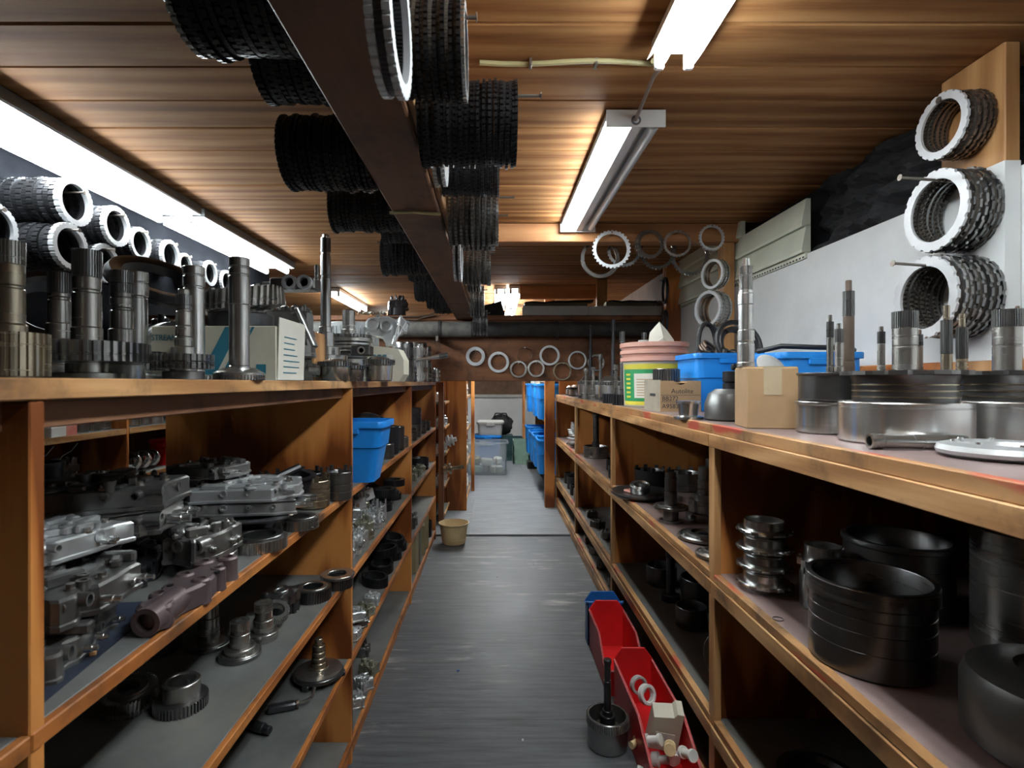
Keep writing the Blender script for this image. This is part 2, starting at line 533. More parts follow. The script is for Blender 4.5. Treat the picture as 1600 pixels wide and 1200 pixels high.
wl = struct(MB().box(XL-0.08, XL, YN, YF, 0, CEIL+0.03).obj('wall_left', 'wall_dark', ang=0))
wb = struct(MB().box(XL, XR+0.2, YN-0.08, YN, 0, CEIL+0.03).obj('wall_back', 'wall_brown', ang=0))
wf = struct(MB().box(XL, XR+0.2, YF, YF+0.08, 0, CEIL+0.03).obj('wall_far', 'wall_brown', ang=0))
MB().box(-1.3, XR, YF-0.02, YF, 0.1, 0.97).obj('painted_panel', 'wall_white', wf, ang=0)
MB().box(-1.3, XR, YF-0.05, YF, 0.97, 1.03, c=0.006).obj('ledge_board', 'grey_pl', wf, ang=0)
wr = struct(MB().box(XR+0.12, XR+0.2, YN, YF, 0, CEIL+0.03).obj('wall_right', 'wall_dark', ang=0))
MB().box(XR, XR+0.02, YN, 4.12, 0.0, EYE+0.565).obj('painted_panel', 'wall_white', wr, ang=0)
MB().box(XR-0.002, XR+0.12, 4.12, YF, 0.0, CEIL).obj('end_panel', 'wall_brown', wr, ang=0)
MB().box(XR-0.02, XR, 1.1, 2.6, 1.262, 1.312, c=0.003).obj('ledge_cleat', 'ply_y', wr)
# vinyl siding courses with their perforated starter strip, in two runs
for (y0, y1, n) in ((2.38, 3.0, 2), (3.0, 4.10, 3)):
    for k in range(n):
        z0 = EYE+0.575+k*0.115
        z1 = z0+0.117
        mb = MB()
        pr = [(XR+0.015, z0-0.002), (XR-0.022, z0-0.004), (XR-0.024, z0+0.008), (XR-0.004, z1), (XR+0.015, z1)]
        mb.add([(a, yy, b) for yy in (y0, y1) for a, b in pr],
               [(0, 1, 2, 3, 4), (9, 8, 7, 6, 5)]+[(i, 5+i, 5+(i+1) % 5, (i+1) % 5) for i in range(5)])
        mb.obj('siding_course', 'siding', wr, ang=0)
    MB().box(XR-0.008, XR+0.01, y0, y1, EYE+0.545, EYE+0.571).obj('starter_strip', 'siding', wr, ang=0)
    mb = MB()
    q = y0+0.01
    while q < y1-0.02:
        mb.box(XR-0.0092, XR-0.006, q, q+0.013, EYE+0.549, EYE+0.556)
        q += 0.026
    o = mb.obj('strip_slots', 'ink', wr, ang=0)
    o['kind'] = 'stuff'

# black loose insulation behind the upper wall, sagging forward
rI = random.Random(8)
gx, gz = 60, 22
mb = MB()
vv = []
for i in range(gx+1):
    for j in range(gz+1):
        u, v = i/gx, j/gz
        yy = 0.6+u*1.81
        zz = EYE+0.555+v*0.35
        xx = XR+0.035+0.07*v
        xx -= 0.04*math.sin(13*u+5*v)*math.sin(7*v+3*u) + 0.03*math.sin(31*u-9*v+1)*math.sin(15*v+4*u) + 0.012*math.sin(70*u+11*v)*math.sin(29*v-8*u) + rI.uniform(-0.007, 0.007)
        if j == 0:
            xx = XR+0.035
        vv.append((xx, yy, zz))
ff = [(i*(gz+1)+j, i*(gz+1)+j+1, (i+1)*(gz+1)+j+1, (i+1)*(gz+1)+j) for i in range(gx) for j in range(gz)]
mb.add(vv, ff)
nb = len(mb.v)
o = mb.obj('insulation_blanket', 'fuzz', wr, ang=0)
o['kind'] = 'stuff'

# ------------------------------------------------------------------ beams and posts
def nail(parent, p, direction, length=0.10, r=0.0028, mat='nail'):
    d = Vector(direction).normalized()
    q = d.to_track_quat('Z', 'Y').to_euler()
    mb = MB().lathe([(0, -0.02), (r, -0.02), (r, length), (r*2.2, length), (r*2.2, length+0.002), (0, length+0.002)], 8)
    return mb.obj('nail', mat, parent, p, q)

BXL, BXR, BZ = -0.305, -0.165, EYE+0.51
beam = struct(MB().box(BXL, BXR, YN, 5.6, BZ, CEIL-0.001, c=0.004).obj('ceiling_beam', 'beam_y', ang=0))
MB().box(BXR, BXR+0.014, YN, 4.4, BZ+0.02, BZ+0.30, c=0.002).obj('lit_face_board', 'oak_y', beam, ang=0)  # paler wood stands in for lamplight on the beam's right face
HY = 4.40
header = struct(MB().box(XL, XR-0.004, HY, HY+0.10, EYE+0.013, EYE+0.505, c=0.004).obj('header_beam', 'beam_x', ang=0))
MB().box(XL, XR-0.004, HY-0.01, HY+0.32, EYE+0.505, EYE+0.545, c=0.004).obj('header_cap', 'beam_x', header, ang=0)
cross = struct(MB().box(BXR+0.02, XR-0.004, 3.03, 3.12, CEIL-0.105, CEIL-0.001, c=0.004).obj('cross_beam', 'cross_x', ang=0))
wp = struct(MB().box(XR-0.042, XR-0.001, 1.414, 1.617, 1.13, CEIL-0.001, c=0.003).obj('wall_post', 'oak_z', ang=0))
MB().box(XR-0.0435, XR-0.002, 1.4125, 1.6185, 1.31, EYE+0.578).obj('paint_coat', 'wall_white', wp, ang=0)
wp2 = struct(MB().box(XR-0.09, XR-0.03, 3.03, 3.115, 1.13, CEIL-0.107, c=0.003).obj('wall_post', 'oak_z', ang=0))
wp3 = struct(MB().box(1.26, 1.366, 3.98, 4.06, 1.13, EYE+0.90-0.02, c=0.003).obj('wall_post', 'ply_z', ang=0))
# posts standing under the far side of the header
for (x0, x1, y0, y1, mt) in ((-0.46, -0.266, 5.26, 5.32, 'ply_z'), (-0.262, -0.225, 6.2, 6.3, 'ply_z'), (0.505, 0.60, 5.38, 5.47, 'ply_z'), (0.46, 0.50, 8.8, 8.9, 'ply_z')):
    struct(MB().box(x0, x1, y0, y1, 0.014, CEIL-0.002, c=0.003).obj('support_post', mt, ang=0))

# ------------------------------------------------------------------ fluorescent fixtures
def fixture(label, x, y0, y1, lit=(1, 1), zb=EYE+0.825, style='strip', group=None):
    L = y1-y0
    t = thing('fluorescent_fixture', label, 'light fixture', (x, y0, CEIL-0.001), (0, 0, 0), group)
    zr = zb-CEIL          # negative, lowest point
    if style == 'box':
        MB().box(-0.094, 0.094, 0.004, L-0.004, zr+0.040, 0, c=0.003).obj('housing', 'enamel_d', t)
        MB().box(-0.090, 0.090, 0.006, L-0.006, zr+0.037, zr+0.040).obj('reflector', 'enamel', t, ang=0)
        MB().prism([(-0.030, zr+0.038), (-0.012, zr+0.004), (0.020, zr+0.004), (0.038, zr+0.038)], -L+0.006, -0.006, RX(PI/2)).obj('ballast_cover', 'enamel', t, ang=0)
        for yy in (0, L-0.004):
            e = MB().box(-0.097, 0.097, yy, yy+0.004, zr, 0, c=0.001).obj('end_plate', 'enamel', t)
            MB().ring(0.016, 0.010, -0.003, 0.003, 16, T(0.0, yy, (zr)*0.62) @ RX(PI/2)).obj('knockout', 'enamel_d', e)
        tx = (-0.062, 0.066)
        tz = zr+0.019
    else:
        hw = 0.13 if style == 'wide' else 0.055
        MB().box(-hw, hw, 0.0, L, zr+0.032, 0, c=0.003).obj('housing', 'enamel_d' if style == 'wide' else 'enamel', t)  # wide housing coloured grey to carry the shade on its aisle side
        if style == 'wide':
            MB().box(-hw+0.004, hw-0.004, 0.004, L-0.004, zr+0.028, zr+0.032).obj('reflector', 'enamel', t, ang=0)
        tx = (-0.075, 0.075) if style == 'wide' else (-0.038, 0.038)
        tz = zr+0.006
        if style == 'hood':
            for s_ in (-1, 1):
                MB().prism([(s_*0.052, zr+0.034), (s_*0.052, zr+0.031), (s_*0.066, zr+0.018), (s_*0.066, zr+0.021)][::s_], -L, 0, RX(PI/2)).obj('reflector_wing', 'enamel', t, ang=0)
        for yy in (0.004, L-0.02):
            for xx in tx:
                MB().box(xx-0.012, xx+0.012, yy, yy+0.016, zr-0.014, zr+0.032, c=0.003).obj('lamp_holder', 'enamel', t)
    for i, xx in enumerate(tx):
        MB().cyl(0.0185 if style in ('wide', 'box') else 0.0155, 0.022, L-0.022, 14, T(xx, 0, tz) @ RX(-PI/2), c=0.003).obj('tube', 'tube_on' if lit[i] else 'tube_off', t)
    return t

fixture('two-tube fluorescent light above the right shelf, cut off by the top of the picture', 0.465, 0.18, 1.42, (1, 1), EYE+0.825, 'hood')
fixB = fixture('boxed fluorescent light with a white end plate and one lit tube, above the right shelf', 0.462, 1.77, 3.005, (1, 0), EYE+0.833, 'box')
fixture('near half of the long fluorescent row on the left, running out of the picture', -1.60, 1.50, 2.735, (1, 1), EYE+0.815, 'wide')
fixture('far half of the long fluorescent row on the left, above the gear shelf', -1.60, 2.765, 4.02, (1, 1), EYE+0.815, 'wide')
fixture('fluorescent light beyond the tall shaft, far left over the second aisle', -1.50, 5.1, 6.22, (1, 1))
fixture('farthest fluorescent light on the left, low over the second aisle', -1.50, 6.9, 8.12, (1, 1))
fixture('fluorescent light seen end-on behind the header beam', 0.19, 4.95, 6.18, (1, 1))
fixture('added fluorescent light beside the end-on one, brightening the far room', 0.06, 4.98, 6.2, (1, 1))  # extra lamp put in to brighten the far room
fixture('added middle light brightening the far aisle, hidden above the header', 0.19, 6.4, 7.62, (1, 1))  # unseen lamp added to lift the far aisle's brightness
fixture('fluorescent light deep in the far room, hidden above the header', 0.19, 7.9, 9.12, (1, 1))
tag(MB().path([(0.44, 1.425, CEIL-0.06), (0.445, 1.52, CEIL-0.035), (0.455, 1.64, CEIL-0.03), (0.46, 1.768, CEIL-0.035)], 0.006).obj('power_cord', 'cable_g'),
    'grey cord joining the two lights above the right shelf', 'cord')
o = MB().path([(-0.04+0.06*i, 1.50+0.008*math.sin(i*0.9), CEIL-0.007) for i in range(9)]+[(0.43, 1.47, CEIL-0.02)], 0.007).obj('ceiling_cable', 'cable')
tag(o, 'pale yellow cable stapled across the ceiling to the near light', 'cable')
for xx in (0.1, 0.28):
    MB().box(xx-0.004, xx+0.004, 1.487, 1.517, CEIL-0.018, CEIL, c=0.001).obj('staple', 'nail', o)
tag(MB().path([(-0.31, 1.62, BZ-0.004), (-0.24, 1.6, BZ-0.008), (-0.16, 1.63, BZ-0.005)], 0.005).obj('beam_cable', 'cable'),
    'short yellow cable crossing under the ceiling beam', 'cable')

# ------------------------------------------------------------------ shelving
def board(parent, name, x0, x1, y0, y1, z0, z1, mat, c=0.0015):
    return MB().box(x0, x1, y0, y1, z0, z1, c=c).obj(name, mat, parent, ang=0)

LX, LB = -0.465, -1.075       # left unit: front and back
L_TOP, L1, L2, L3, L4 = 1.255, 0.895, 0.622, 0.347, 0.075
LD = [0.547, 1.78, 3.07, 4.34]
lu = thing('shelving_unit', 'long orange plywood shelving unit left of the aisle, open at the back', 'shelf', (0, 0, 0))
for y0, y1 in ((-0.3, 2.0), (2.003, 4.36)):
    b = board(lu, 'top_board', LB-0.01, LX-0.012, y0, y1, L_TOP-0.022, L_TOP, 'shelf_grey')
    board(b, 'front_lip', LX-0.012, LX, y0, y1, L_TOP-0.023, L_TOP, 'oak_y')
    board(b, 'cleat', LX-0.06, LX-0.03, y0, y1, L_TOP-0.055, L_TOP-0.023, 'beam_y')
ends = [-0.3]+LD
for i, d in enumerate(LD):
    p = board(lu, 'divider', LB, LX-0.002, d, d+0.019, 0.0, L_TOP-0.024, 'ply_z')
for z in (L1, L2, L3, L4):
    for i in range(4):
        y0, y1 = ends[i]+0.019 if i else ends[i], ends[i+1]
        s_ = board(lu, 'shelf_board', LB, LX-0.012, y0+0.001, y1-0.001, z-0.018, z, 'shelf_grey')
        board(s_, 'front_lip', LX-0.012, LX, y0-0.018 if i else y0, y1, z-0.019, z+0.0005, 'ply_y')
board(lu, 'kick_board', LX-0.03, LX-0.012, -0.3, 4.34, 0.0, L4-0.02, 'ply_y')
# short bay past the header, with a dark post in front
sb = thing('shelving_unit', 'short shelving bay with a dark post behind the end of the left shelving', 'shelf', (0, 0, 0))
board(sb, 'post', -0.485, -0.44, 4.74, 4.78, 0.014, L_TOP+0.0, 'dark_z')
board(sb, 'end_panel', -1.0, -0.47, 5.22, 5.24, 0.014, L_TOP, 'ply_z')
for z in (1.08, 0.86, 0.62, 0.34, 0.1):
    s_ = board(sb, 'shelf_board', -1.0, -0.44, 4.79, 5.215, z-0.018, z, 'shelf_grey')
    board(s_, 'front_lip', -0.44, -0.43, 4.79, 5.25, z-0.02, z, 'oak_y')

RXF, RB = 0.625, 1.345        # right unit: front and back
R_TOP, R1, R2, R3 = 1.13, 0.704, 0.29, 0.09
RD = [0.22, 1.558, 2.90, 4.20, 5.50]
ru = thing('shelving_unit', 'long yellow-edged shelving unit right of the aisle with red-marked top lip', 'shelf', (0, 0, 0))
for k, (y0, y1) in enumerate(((0.2, 1.57), (1.572, 4.2), (4.202, 5.52))):
    b = board(ru, 'top_board', RXF+0.02, RB, y0, y1, R_TOP-0.026, R_TOP, 'shelf_mauve')
    board(b, 'edge_strip', RXF, RXF+0.02, y0, y1, R_TOP-0.026, R_TOP+0.0005, 'lip_y')
    board(b, 'front_lip', RXF-0.006, RXF+0.014, y0, y1, R_TOP-0.064, R_TOP-0.0265, 'oak_y')
for i, d in enumerate(RD):
    board(ru, 'divider', RXF+0.022, RB, d, d+0.018, 0.0, R_TOP-0.027, 'ply_z')
    board(ru, 'post', RXF+0.001, RXF+0.021, d-0.012, d+0.028, 0.0, R_TOP-0.065, 'oak_z')
    if i < 4:
        for z in (R_TOP-0.13, R1-0.13):
            board(ru, 'cleat', RXF+0.022, RB-0.1, d+0.0195, d+0.037, z, z+0.065, 'oak_z')
for k, z in enumerate((R1, R2, R3)):
    for i in range(4):
        y0, y1 = RD[i]+0.019, RD[i+1]
        s_ = board(ru, 'shelf_board', RXF+0.02, RB, y0, y1-0.001, z-0.02, z, 'shelf_mauve' if k == 0 else 'shelf_grey')
        board(s_, 'edge_strip', RXF-0.001, RXF+0.02, y0, y1-0.013, z-0.02, z+0.0005, 'lip_y')
        board(s_, 'front_lip', RXF-0.006, RXF+0.0, y0-0.018, y1, z-0.060 if k < 2 else z-0.085, z-0.0205, 'oak_y')
board(ru, 'back_panel', RB, RB+0.012, 0.2, 5.52, 0.0, R_TOP-0.001, 'dark_z')

# second unit beyond the open back of the left one
UX, UB = -2.0, -2.6
uu = thing('shelving_unit', 'back-aisle shelving unit glimpsed through the open left shelving', 'shelf', (0, 0, 0))
for i, d in enumerate((1.2, 2.96, 4.2)):
    board(uu, 'divider', UB, UX, d, d+0.02, 0.0, 1.40, 'ply_z')
for z in (1.40, 1.0, 0.73, 0.40, 0.08):
    for y0, y1 in ((1.221, 2.959), (2.981, 4.199)):
        s_ = board(uu, 'shelf_board', UB, UX-0.012, y0, y1, z-0.02, z, 'shelf_grey')
        board(s_, 'front_lip', UX-0.012, UX+0.002, y0, y1, z-0.03, z+0.0005, 'oak_y')
board(uu, 'back_panel', UB-0.012, UB, 1.2, 4.22, 0.0, 1.40, 'dark_z')

# second ceiling beam over the far side of the left aisle, carrying clutch packs on nails
hb = struct(MB().box(-1.95, -1.81, 0.4, HY-0.012, BZ-0.02, CEIL-0.001, c=0.004).obj('ceiling_beam', 'near_black', ang=0))
# far room: shelving on both sides
fu = thing('shelving_unit', 'far shelving unit on the left beyond the header, with orange uprights', 'shelf', (0, 0, 0))
for d in (5.33, 6.31, 7.6, 8.9):
    board(fu, 'divider', -0.85, -0.27 if d < 6 else -0.43, d, d+0.02, 0.014, 1.9, 'ply_z')
for z in (1.45, 1.12, 0.78, 0.44, 0.10):
    for y0, y1 in ((5.351, 6.309), (6.331, 7.599), (7.621, 8.899)):
        fx = -0.28 if y0 < 6 else -0.44
        s_ = board(fu, 'shelf_board', -0.85, fx, y0, y1, z-0.02, z, 'shelf_grey')
        board(s_, 'front_lip', fx, fx+0.012, y0, y1, z-0.03, z, 'oak_y')
gu = thing('shelving_unit', 'far shelving unit on the right holding blue bins', 'shelf', (0, 0, 0))
for d in (5.53, 7.0, 8.7):
    board(gu, 'divider', 0.66, 1.30, d, d+0.02, 0.014, 1.9, 'ply_z')
for z in (1.55, 0.87, 0.30):
    for y0, y1 in ((5.551, 6.999), (7.021, 8.699)):
        s_ = board(gu, 'shelf_board', 0.58, 1.30, y0, y1, z-0.02, z, 'shelf_grey')
        board(s_, 'front_lip', 0.567, 0.58, y0, y1, z-0.06, z, 'oak_y')

# ------------------------------------------------------------------ builders for the machine parts
ORD = ['first', 'second', 'third', 'fourth', 'fifth', 'sixth', 'seventh', 'eighth', 'ninth', 'tenth', 'eleventh', 'twelfth', 'thirteenth', 'fourteenth', 'fifteenth', 'sixteenth']
_cache = {}
def cached(key, fn):
    if key not in _cache:
        _cache[key] = fn()
    return _cache[key]

def plate_mesh(kind, ro, ri, th, n, mat):
    def mk():
        if kind == 'lug':
            return MB().toothed(ro, ri, 0, th, n, ro*0.04, None, 0, 0, 0.70).mesh('steel_plate', mat, 25)
        if kind == 'fric':
            return MB().toothed(ro*0.955, ri*0.97, 0, th, n*2, 0.0005, None, ri*0.06, 0, 0.45).mesh('friction_plate', mat, 25)
        return MB().ring(ro*0.95, ri, 0, th, 40, None, th*0.25).mesh('plain_plate', mat, 30)
    return cached(('plate', kind, round(ro, 4), round(ri, 4), round(th, 4), n, mat), mk)

def pack(label, p, axis, ro, ri, length, n, nl=24, steel='steel_d', fric='friction', face='steel', group=None, seed=0, jit=0.004, tilt=(0, 0)):
    """stack of clutch plates along axis (unit vector) starting at p"""
    d = Vector(axis).normalized()
    e = (d.to_track_quat('Z', 'Y').to_matrix().to_4x4() @ Matrix.Rotation(tilt[0], 4, 'X') @ Matrix.Rotation(tilt[1], 4, 'Y')).to_euler()
    t = thing('clutch_pack', label, 'clutch pack', p, e, group)
    rn = random.Random(seed+int(ro*1e4)+n)
    st = length/n
    for i in range(n):
        last = i == n-1
        if i % 2 == 0 or last:
            me = plate_mesh('lug', ro, ri, st*0.93, nl, face if last else steel)
            nm = 'steel_plate'
        else:
            me = plate_mesh('fric', ro, ri, st*0.93, nl, fric)
            nm = 'friction_plate'
        link(nm, me, t, (rn.uniform(-jit, jit), rn.uniform(-jit, jit), i*st), (0, 0, rn.uniform(0, 6.28)))
    return t

def ringdisc(name, label, cat, loc, rot, ro, ri, th, mat, nt=0, group=None, inner=0.0, dep=None):
    mb = MB()
    if nt:
        mb.toothed(ro, ri, 0, th, nt, dep if dep else ro*0.06, None, inner)
    else:
        mb.ring(ro, ri, 0, th, 44, None, min(th*0.25, 0.002))
    o = mb.obj(name, mat, None, loc, rot, ang=28)
    return tag(o, label, cat, group)

def gear(label, loc, ro, ri, h, n, mat='steel_d', rot=(0, 0, 0), hub=None, twist=0.0, dep=None, name='gear', cat='gear', group=None, web=None):
    t = thing(name, label, cat, loc, rot, group)
    MB().toothed(ro, ri, 0, h, n, dep or ro*0.1, None, 0, twist).obj('toothed_rim', mat, t, ang=28)
    if web:
        MB().ring(ri+0.001, ri*0.4, h*0.25, h*0.7, 32).obj('web', web, t)
    if hub:
        MB().ring(hub[0], hub[1], hub[2], hub[3], 28, None, 0.0015).obj('hub', hub[4] if len(hub) > 4 else mat, t)
    return t

def shaft_parts(t, segs, mat, z=0.0, smat=None, seg=20):
    """segments (radius, length, kind): s smooth, x splined, g groove"""
    prof = [(0, z)]
    for (r, L, k) in segs:
        if k == 'x':
            n = max(14, int(r*1500))
            MB().toothed(r*1.0, r*0.45, z, z+L, n, r*0.11).obj('spline', smat or mat, t, ang=28)
            r2 = r*0.86
            prof += [(r2, z), (r2, z+L-0.001)]
        else:
            c = min(0.0012, L*0.2)
            prof += [(r-c, z), (r, z+c), (r, z+L-c), (r-c, z+L)]
        z += L
    prof.append((0, z))
    MB().lathe(prof, seg).obj('shaft_body', mat, t)
    return z

def shaft(label, loc, segs, mat='steel_m', rot=(0, 0, 0), base=None, smat=None, group=None, name='shaft', cat='shaft'):
    """standing shaft; base = list of (kind, ro, ri, z0, z1, n, mat)"""
    t = thing(name, label, cat, loc, rot, group)
    z = 0.0
    if base:
        for (k, ro, ri, z0, z1, n, m) in base:
            mb = MB()
            if k == 'gear':
                mb.toothed(ro, ri, z0, z1, n, ro*0.075)
                mb.obj('gear_rim', m, t, ang=28)
            elif k == 'cone':
                mb.lathe([(0, z0), (ro, z0), (ro, z0+(z1-z0)*0.3), (ri, z1), (0, z1)], 32)
                mb.obj('flange', m, t)
            elif k == 'tub':
                w = ri
                mb.lathe([(0, z0), (ro-0.004, z0), (ro, z0+0.004), (ro, z1-0.002), (ro-0.002, z1), (ro-w, z1), (ro-w, z0+0.012), (0, z0+0.012)], 36)
                mb.obj('tub', m, t)
            else:
                mb.ring(ro, ri, z0, z1, 36, None, 0.0012)
                mb.obj('flange', m, t)
    shaft_parts(t, segs, mat, z, smat)
    return t

def drum(label, loc, ro, h, wall=0.006, mat='steel_d', rot=(0, 0, 0), grooves=(), band=None, hub=True, teeth=0, lugs=0, lip=0.0, name='clutch_drum', cat='drum', group=None, hubmat=None):
    t = thing(name, label, cat, loc, rot, group)
    prof = [(0, 0.002), (ro*0.55, 0.002), (ro*0.6, 0), (ro-0.004, 0), (ro, 0.004)]
    for (z, w, dp) in grooves:
        prof += [(ro, z), (ro-dp, z+0.0008), (ro-dp, z+w-0.0008), (ro, z+w)]
    if lip:
        prof += [(ro, h-lip-0.004), (ro+0.005, h-lip), (ro+0.005, h-0.0015), (ro+0.0035, h)]
    else:
        prof += [(ro, h-0.002), (ro-0.0015, h)]
    prof += [(ro-wall+0.001, h), (ro-wall, h-0.0015), (ro-wall, 0.012), (ro*0.35, 0.010), (0, 0.010)]
    MB().lathe(prof, 48).obj('drum_shell', mat, t)
    if teeth:
        MB().toothed(ro*1.035, ro*0.99, h*0.08, h*0.93, teeth, ro*0.035).obj('spline_band', mat, t, ang=28)
    if band:
        MB().ring(ro*1.004, ro*0.99, band[0], band[1], 48).obj('polished_reflection_band', band[2], t)
    if hub:
        MB().ring(ro*0.30, ro*0.19, 0.010, h*0.75, 24, None, 0.001).obj('inner_hub', hubmat or mat, t)
    if lugs:
        me = cached(('lug', round(ro, 4), round(h, 4), mat), lambda: MB().box(ro-wall-0.0005, ro+0.0005, -0.12*ro, 0.12*ro, h-0.001, h+0.016).mesh('castellation', mat, 0))
        for k in range(lugs):
            link('castellation', me, t, (0, 0, 0), (0, 0, 2*PI*k/lugs))
    return t

def bearing(label, loc, ro, ri, h, rot=(0, 0, 0), mat='steel', group=None):
    t = thing('roller_bearing', label, 'bearing', loc, rot, group)
    MB().ring(ro, ro*0.86, 0, h, 44, None, 0.0015).obj('outer_race', mat, t)
    MB().ring(ri*1.14, ri, 0, h, 40, None, 0.0015).obj('inner_race', mat, t)
    rm = (ro*0.86+ri*1.14)/2
    rr = (ro*0.86-ri*1.14)/2*0.92
    n = int(2*PI*rm/(rr*2.5))
    me = MB().cyl(rr, h*0.12, h*0.88, 10).mesh('roller', mat)
    for k in range(n):
        link('roller', me, t, (rm*math.cos(2*PI*k/n), rm*math.sin(2*PI*k/n), 0))
    return t

def blob_outline(w, l, rnd, n=44, amp=0.07):
    ph = [rnd.uniform(0, 6.28) for _ in range(4)]
    kk = [rnd.choice((3, 4, 5)), rnd.choice((6, 7)), rnd.choice((9, 10, 11)), 2]
    am = [amp, amp*0.7, amp*0.55, amp*0.5]
    pts = []
    for i in range(n):
        a = 2*PI*i/n
        c, s_ = math.cos(a), math.sin(a)
        x = w/2*math.copysign(abs(c)**0.42, c)
        y = l/2*math.copysign(abs(s_)**0.42, s_)
        m = 1-0.12+sum(q*math.sin(k*a+p) for q, k, p in zip(am, kk, ph))
        pts.append((x*m, y*m))
    return pts

def casting(label, loc, w, l, h, seed=0, mat='alu_d', rot=(0, 0, 0), layers=1, bolts=8, plugs=3, plate='steel_d', group=None, name='valve_block', cat='valve block', bores=4, small=False):
    """die-cast hydraulic block: lobed body, raised worm channels, bored tunnels along its sides, bolts"""
    rnd = random.Random(seed)
    t = thing(name, label, cat, loc, rot, group)
    z = 0.0
    hl = h/layers
    for q in range(layers):
        ol = blob_outline(w*rnd.uniform(0.94, 1.0), l*rnd.uniform(0.94, 1.0), rnd)
        mb = MB()
        mb.prism(ol, z, z+hl*0.70, None, hl*0.06)
        mb.prism([(x*1.03, y_*1.03) for x, y_ in ol], z, z+hl*0.16, None, hl*0.03)
        top = z+hl*0.70
        # raised channels
        for k in range(5 if small else 16):
            cx, cy = rnd.uniform(-0.33, 0.33)*w, rnd.uniform(-0.36, 0.36)*l
            a = rnd.choice((0, PI/2, 0.4, -0.5))
            lw, ll = rnd.uniform(0.02, 0.07)*w, rnd.uniform(0.12, 0.34)*l
            mb.box(-lw, lw, -ll/2, ll/2, -0.02*hl, hl*rnd.uniform(0.10, 0.28), T(cx, cy, top) @ RZ(a), c=hl*0.05)
        # tunnels
        for k in range(bores):
            s_ = -1 if k % 2 else 1
            yy = (k+0.5)/bores*l*0.8-l*0.4
            r = hl*rnd.uniform(0.13, 0.22)
            zz = z+hl*rnd.uniform(0.42, 0.58)
            M = T(s_*w*0.18, yy, zz) @ RY(s_*PI/2)
            L = w*rnd.uniform(0.23, 0.275)
            mb.lathe([(0, 0), (r, 0), (r, L), (r*0.68, L), (r*0.68, L*0.72), (0, L*0.72)], 16, M)
        for k in range(2 if small else 4):
            xx = (k+0.5)/4*w*0.8-w*0.4
            r = hl*rnd.uniform(0.12, 0.20)
            M = T(xx, -l*0.2, z+hl*0.5) @ RX(PI/2)
            L = l*rnd.uniform(0.22, 0.26)
            mb.lathe([(0, 0), (r, 0), (r, L), (r*0.66, L), (r*0.66, L*0.7), (0, L*0.7)], 16, M)
        # bosses with sunk holes
        for k in range(3 if small else 6):
            cx, cy = rnd.uniform(-0.38, 0.38)*w, rnd.uniform(-0.40, 0.40)*l
            r = min(w, l)*rnd.uniform(0.035, 0.06)
            hh = hl*rnd.uniform(0.15, 0.3)
            mb.lathe([(r, -0.1*hl), (r, hh), (r*0.55, hh), (r*0.55, hh*0.2), (0, hh*0.2)], 14, T(cx, cy, top))
        mb.obj('casting', mat, t, ang=32)
        z += hl*0.72
        if q < layers-1:
            o2 = MB().prism([(x*1.02, y_*1.02) for x, y_ in ol], z-hl*0.005, z+hl*0.03).obj('separator_plate', plate, t, ang=0)
            z += hl*0.03
    top = z-hl*0.02
    if bolts:
        r = min(w, l)*0.026
        bm = cached(('bolt', round(r, 4)), lambda: MB().prism([(r*1.25*math.cos(PI/3*i), r*1.25*math.sin(PI/3*i)) for i in range(6)], 0, r*1.3).lathe([(0, -0.002), (r*1.7, -0.002), (r*1.7, 0.0006), (0, 0.0006)], 12).mesh('bolt', 'steel_m', 25))
        for k in range(bolts):
            a = 2*PI*(k+rnd.uniform(-.2, .2))/bolts
            link('bolt', bm, t, (w*0.36*math.cos(a), l*0.38*math.sin(a), top+0.0015))
    for k in range(plugs):
        r = h*0.10/layers**0.3
        L = w*rnd.uniform(0.08, 0.16)
        yy = rnd.uniform(-0.35, 0.35)*l
        MB().lathe([(0, 0), (r, 0), (r, L*0.6), (r*0.7, L*0.62), (r*0.7, L), (0, L)], 14, T(w*0.44, yy, h*0.34/layers) @ RY(PI/2)).obj('plug', 'steel', t)
    return t

def rrect(sx, sy, r, n=4):
    pts = []
    for (cx, cy, a0) in ((sx/2-r, sy/2-r, 0), (-sx/2+r, sy/2-r, PI/2), (-sx/2+r, -sy/2+r, PI), (sx/2-r, -sy/2+r, 1.5*PI)):
        for i in range(n+1):
            a = a0+PI/2*i/n
            pts.append((cx+r*math.cos(a), cy+r*math.sin(a)))
    return pts

def loft(mb, secs, M=None, cap0=True, cap1=True):
    n = len(secs[0][0])
    vs_ = [(p[0], p[1], z) for ol, z in secs for p in ol]
    fs_ = []
    for k in range(len(secs)-1):
        for i in range(n):
            j = (i+1) % n
            fs_.append((k*n+i, k*n+j, (k+1)*n+j, (k+1)*n+i))
    if cap0:
        fs_.append(tuple(reversed(range(n))))
    if cap1:
        fs_.append(tuple((len(secs)-1)*n+i for i in range(n)))
    return mb.add(vs_, fs_, M)

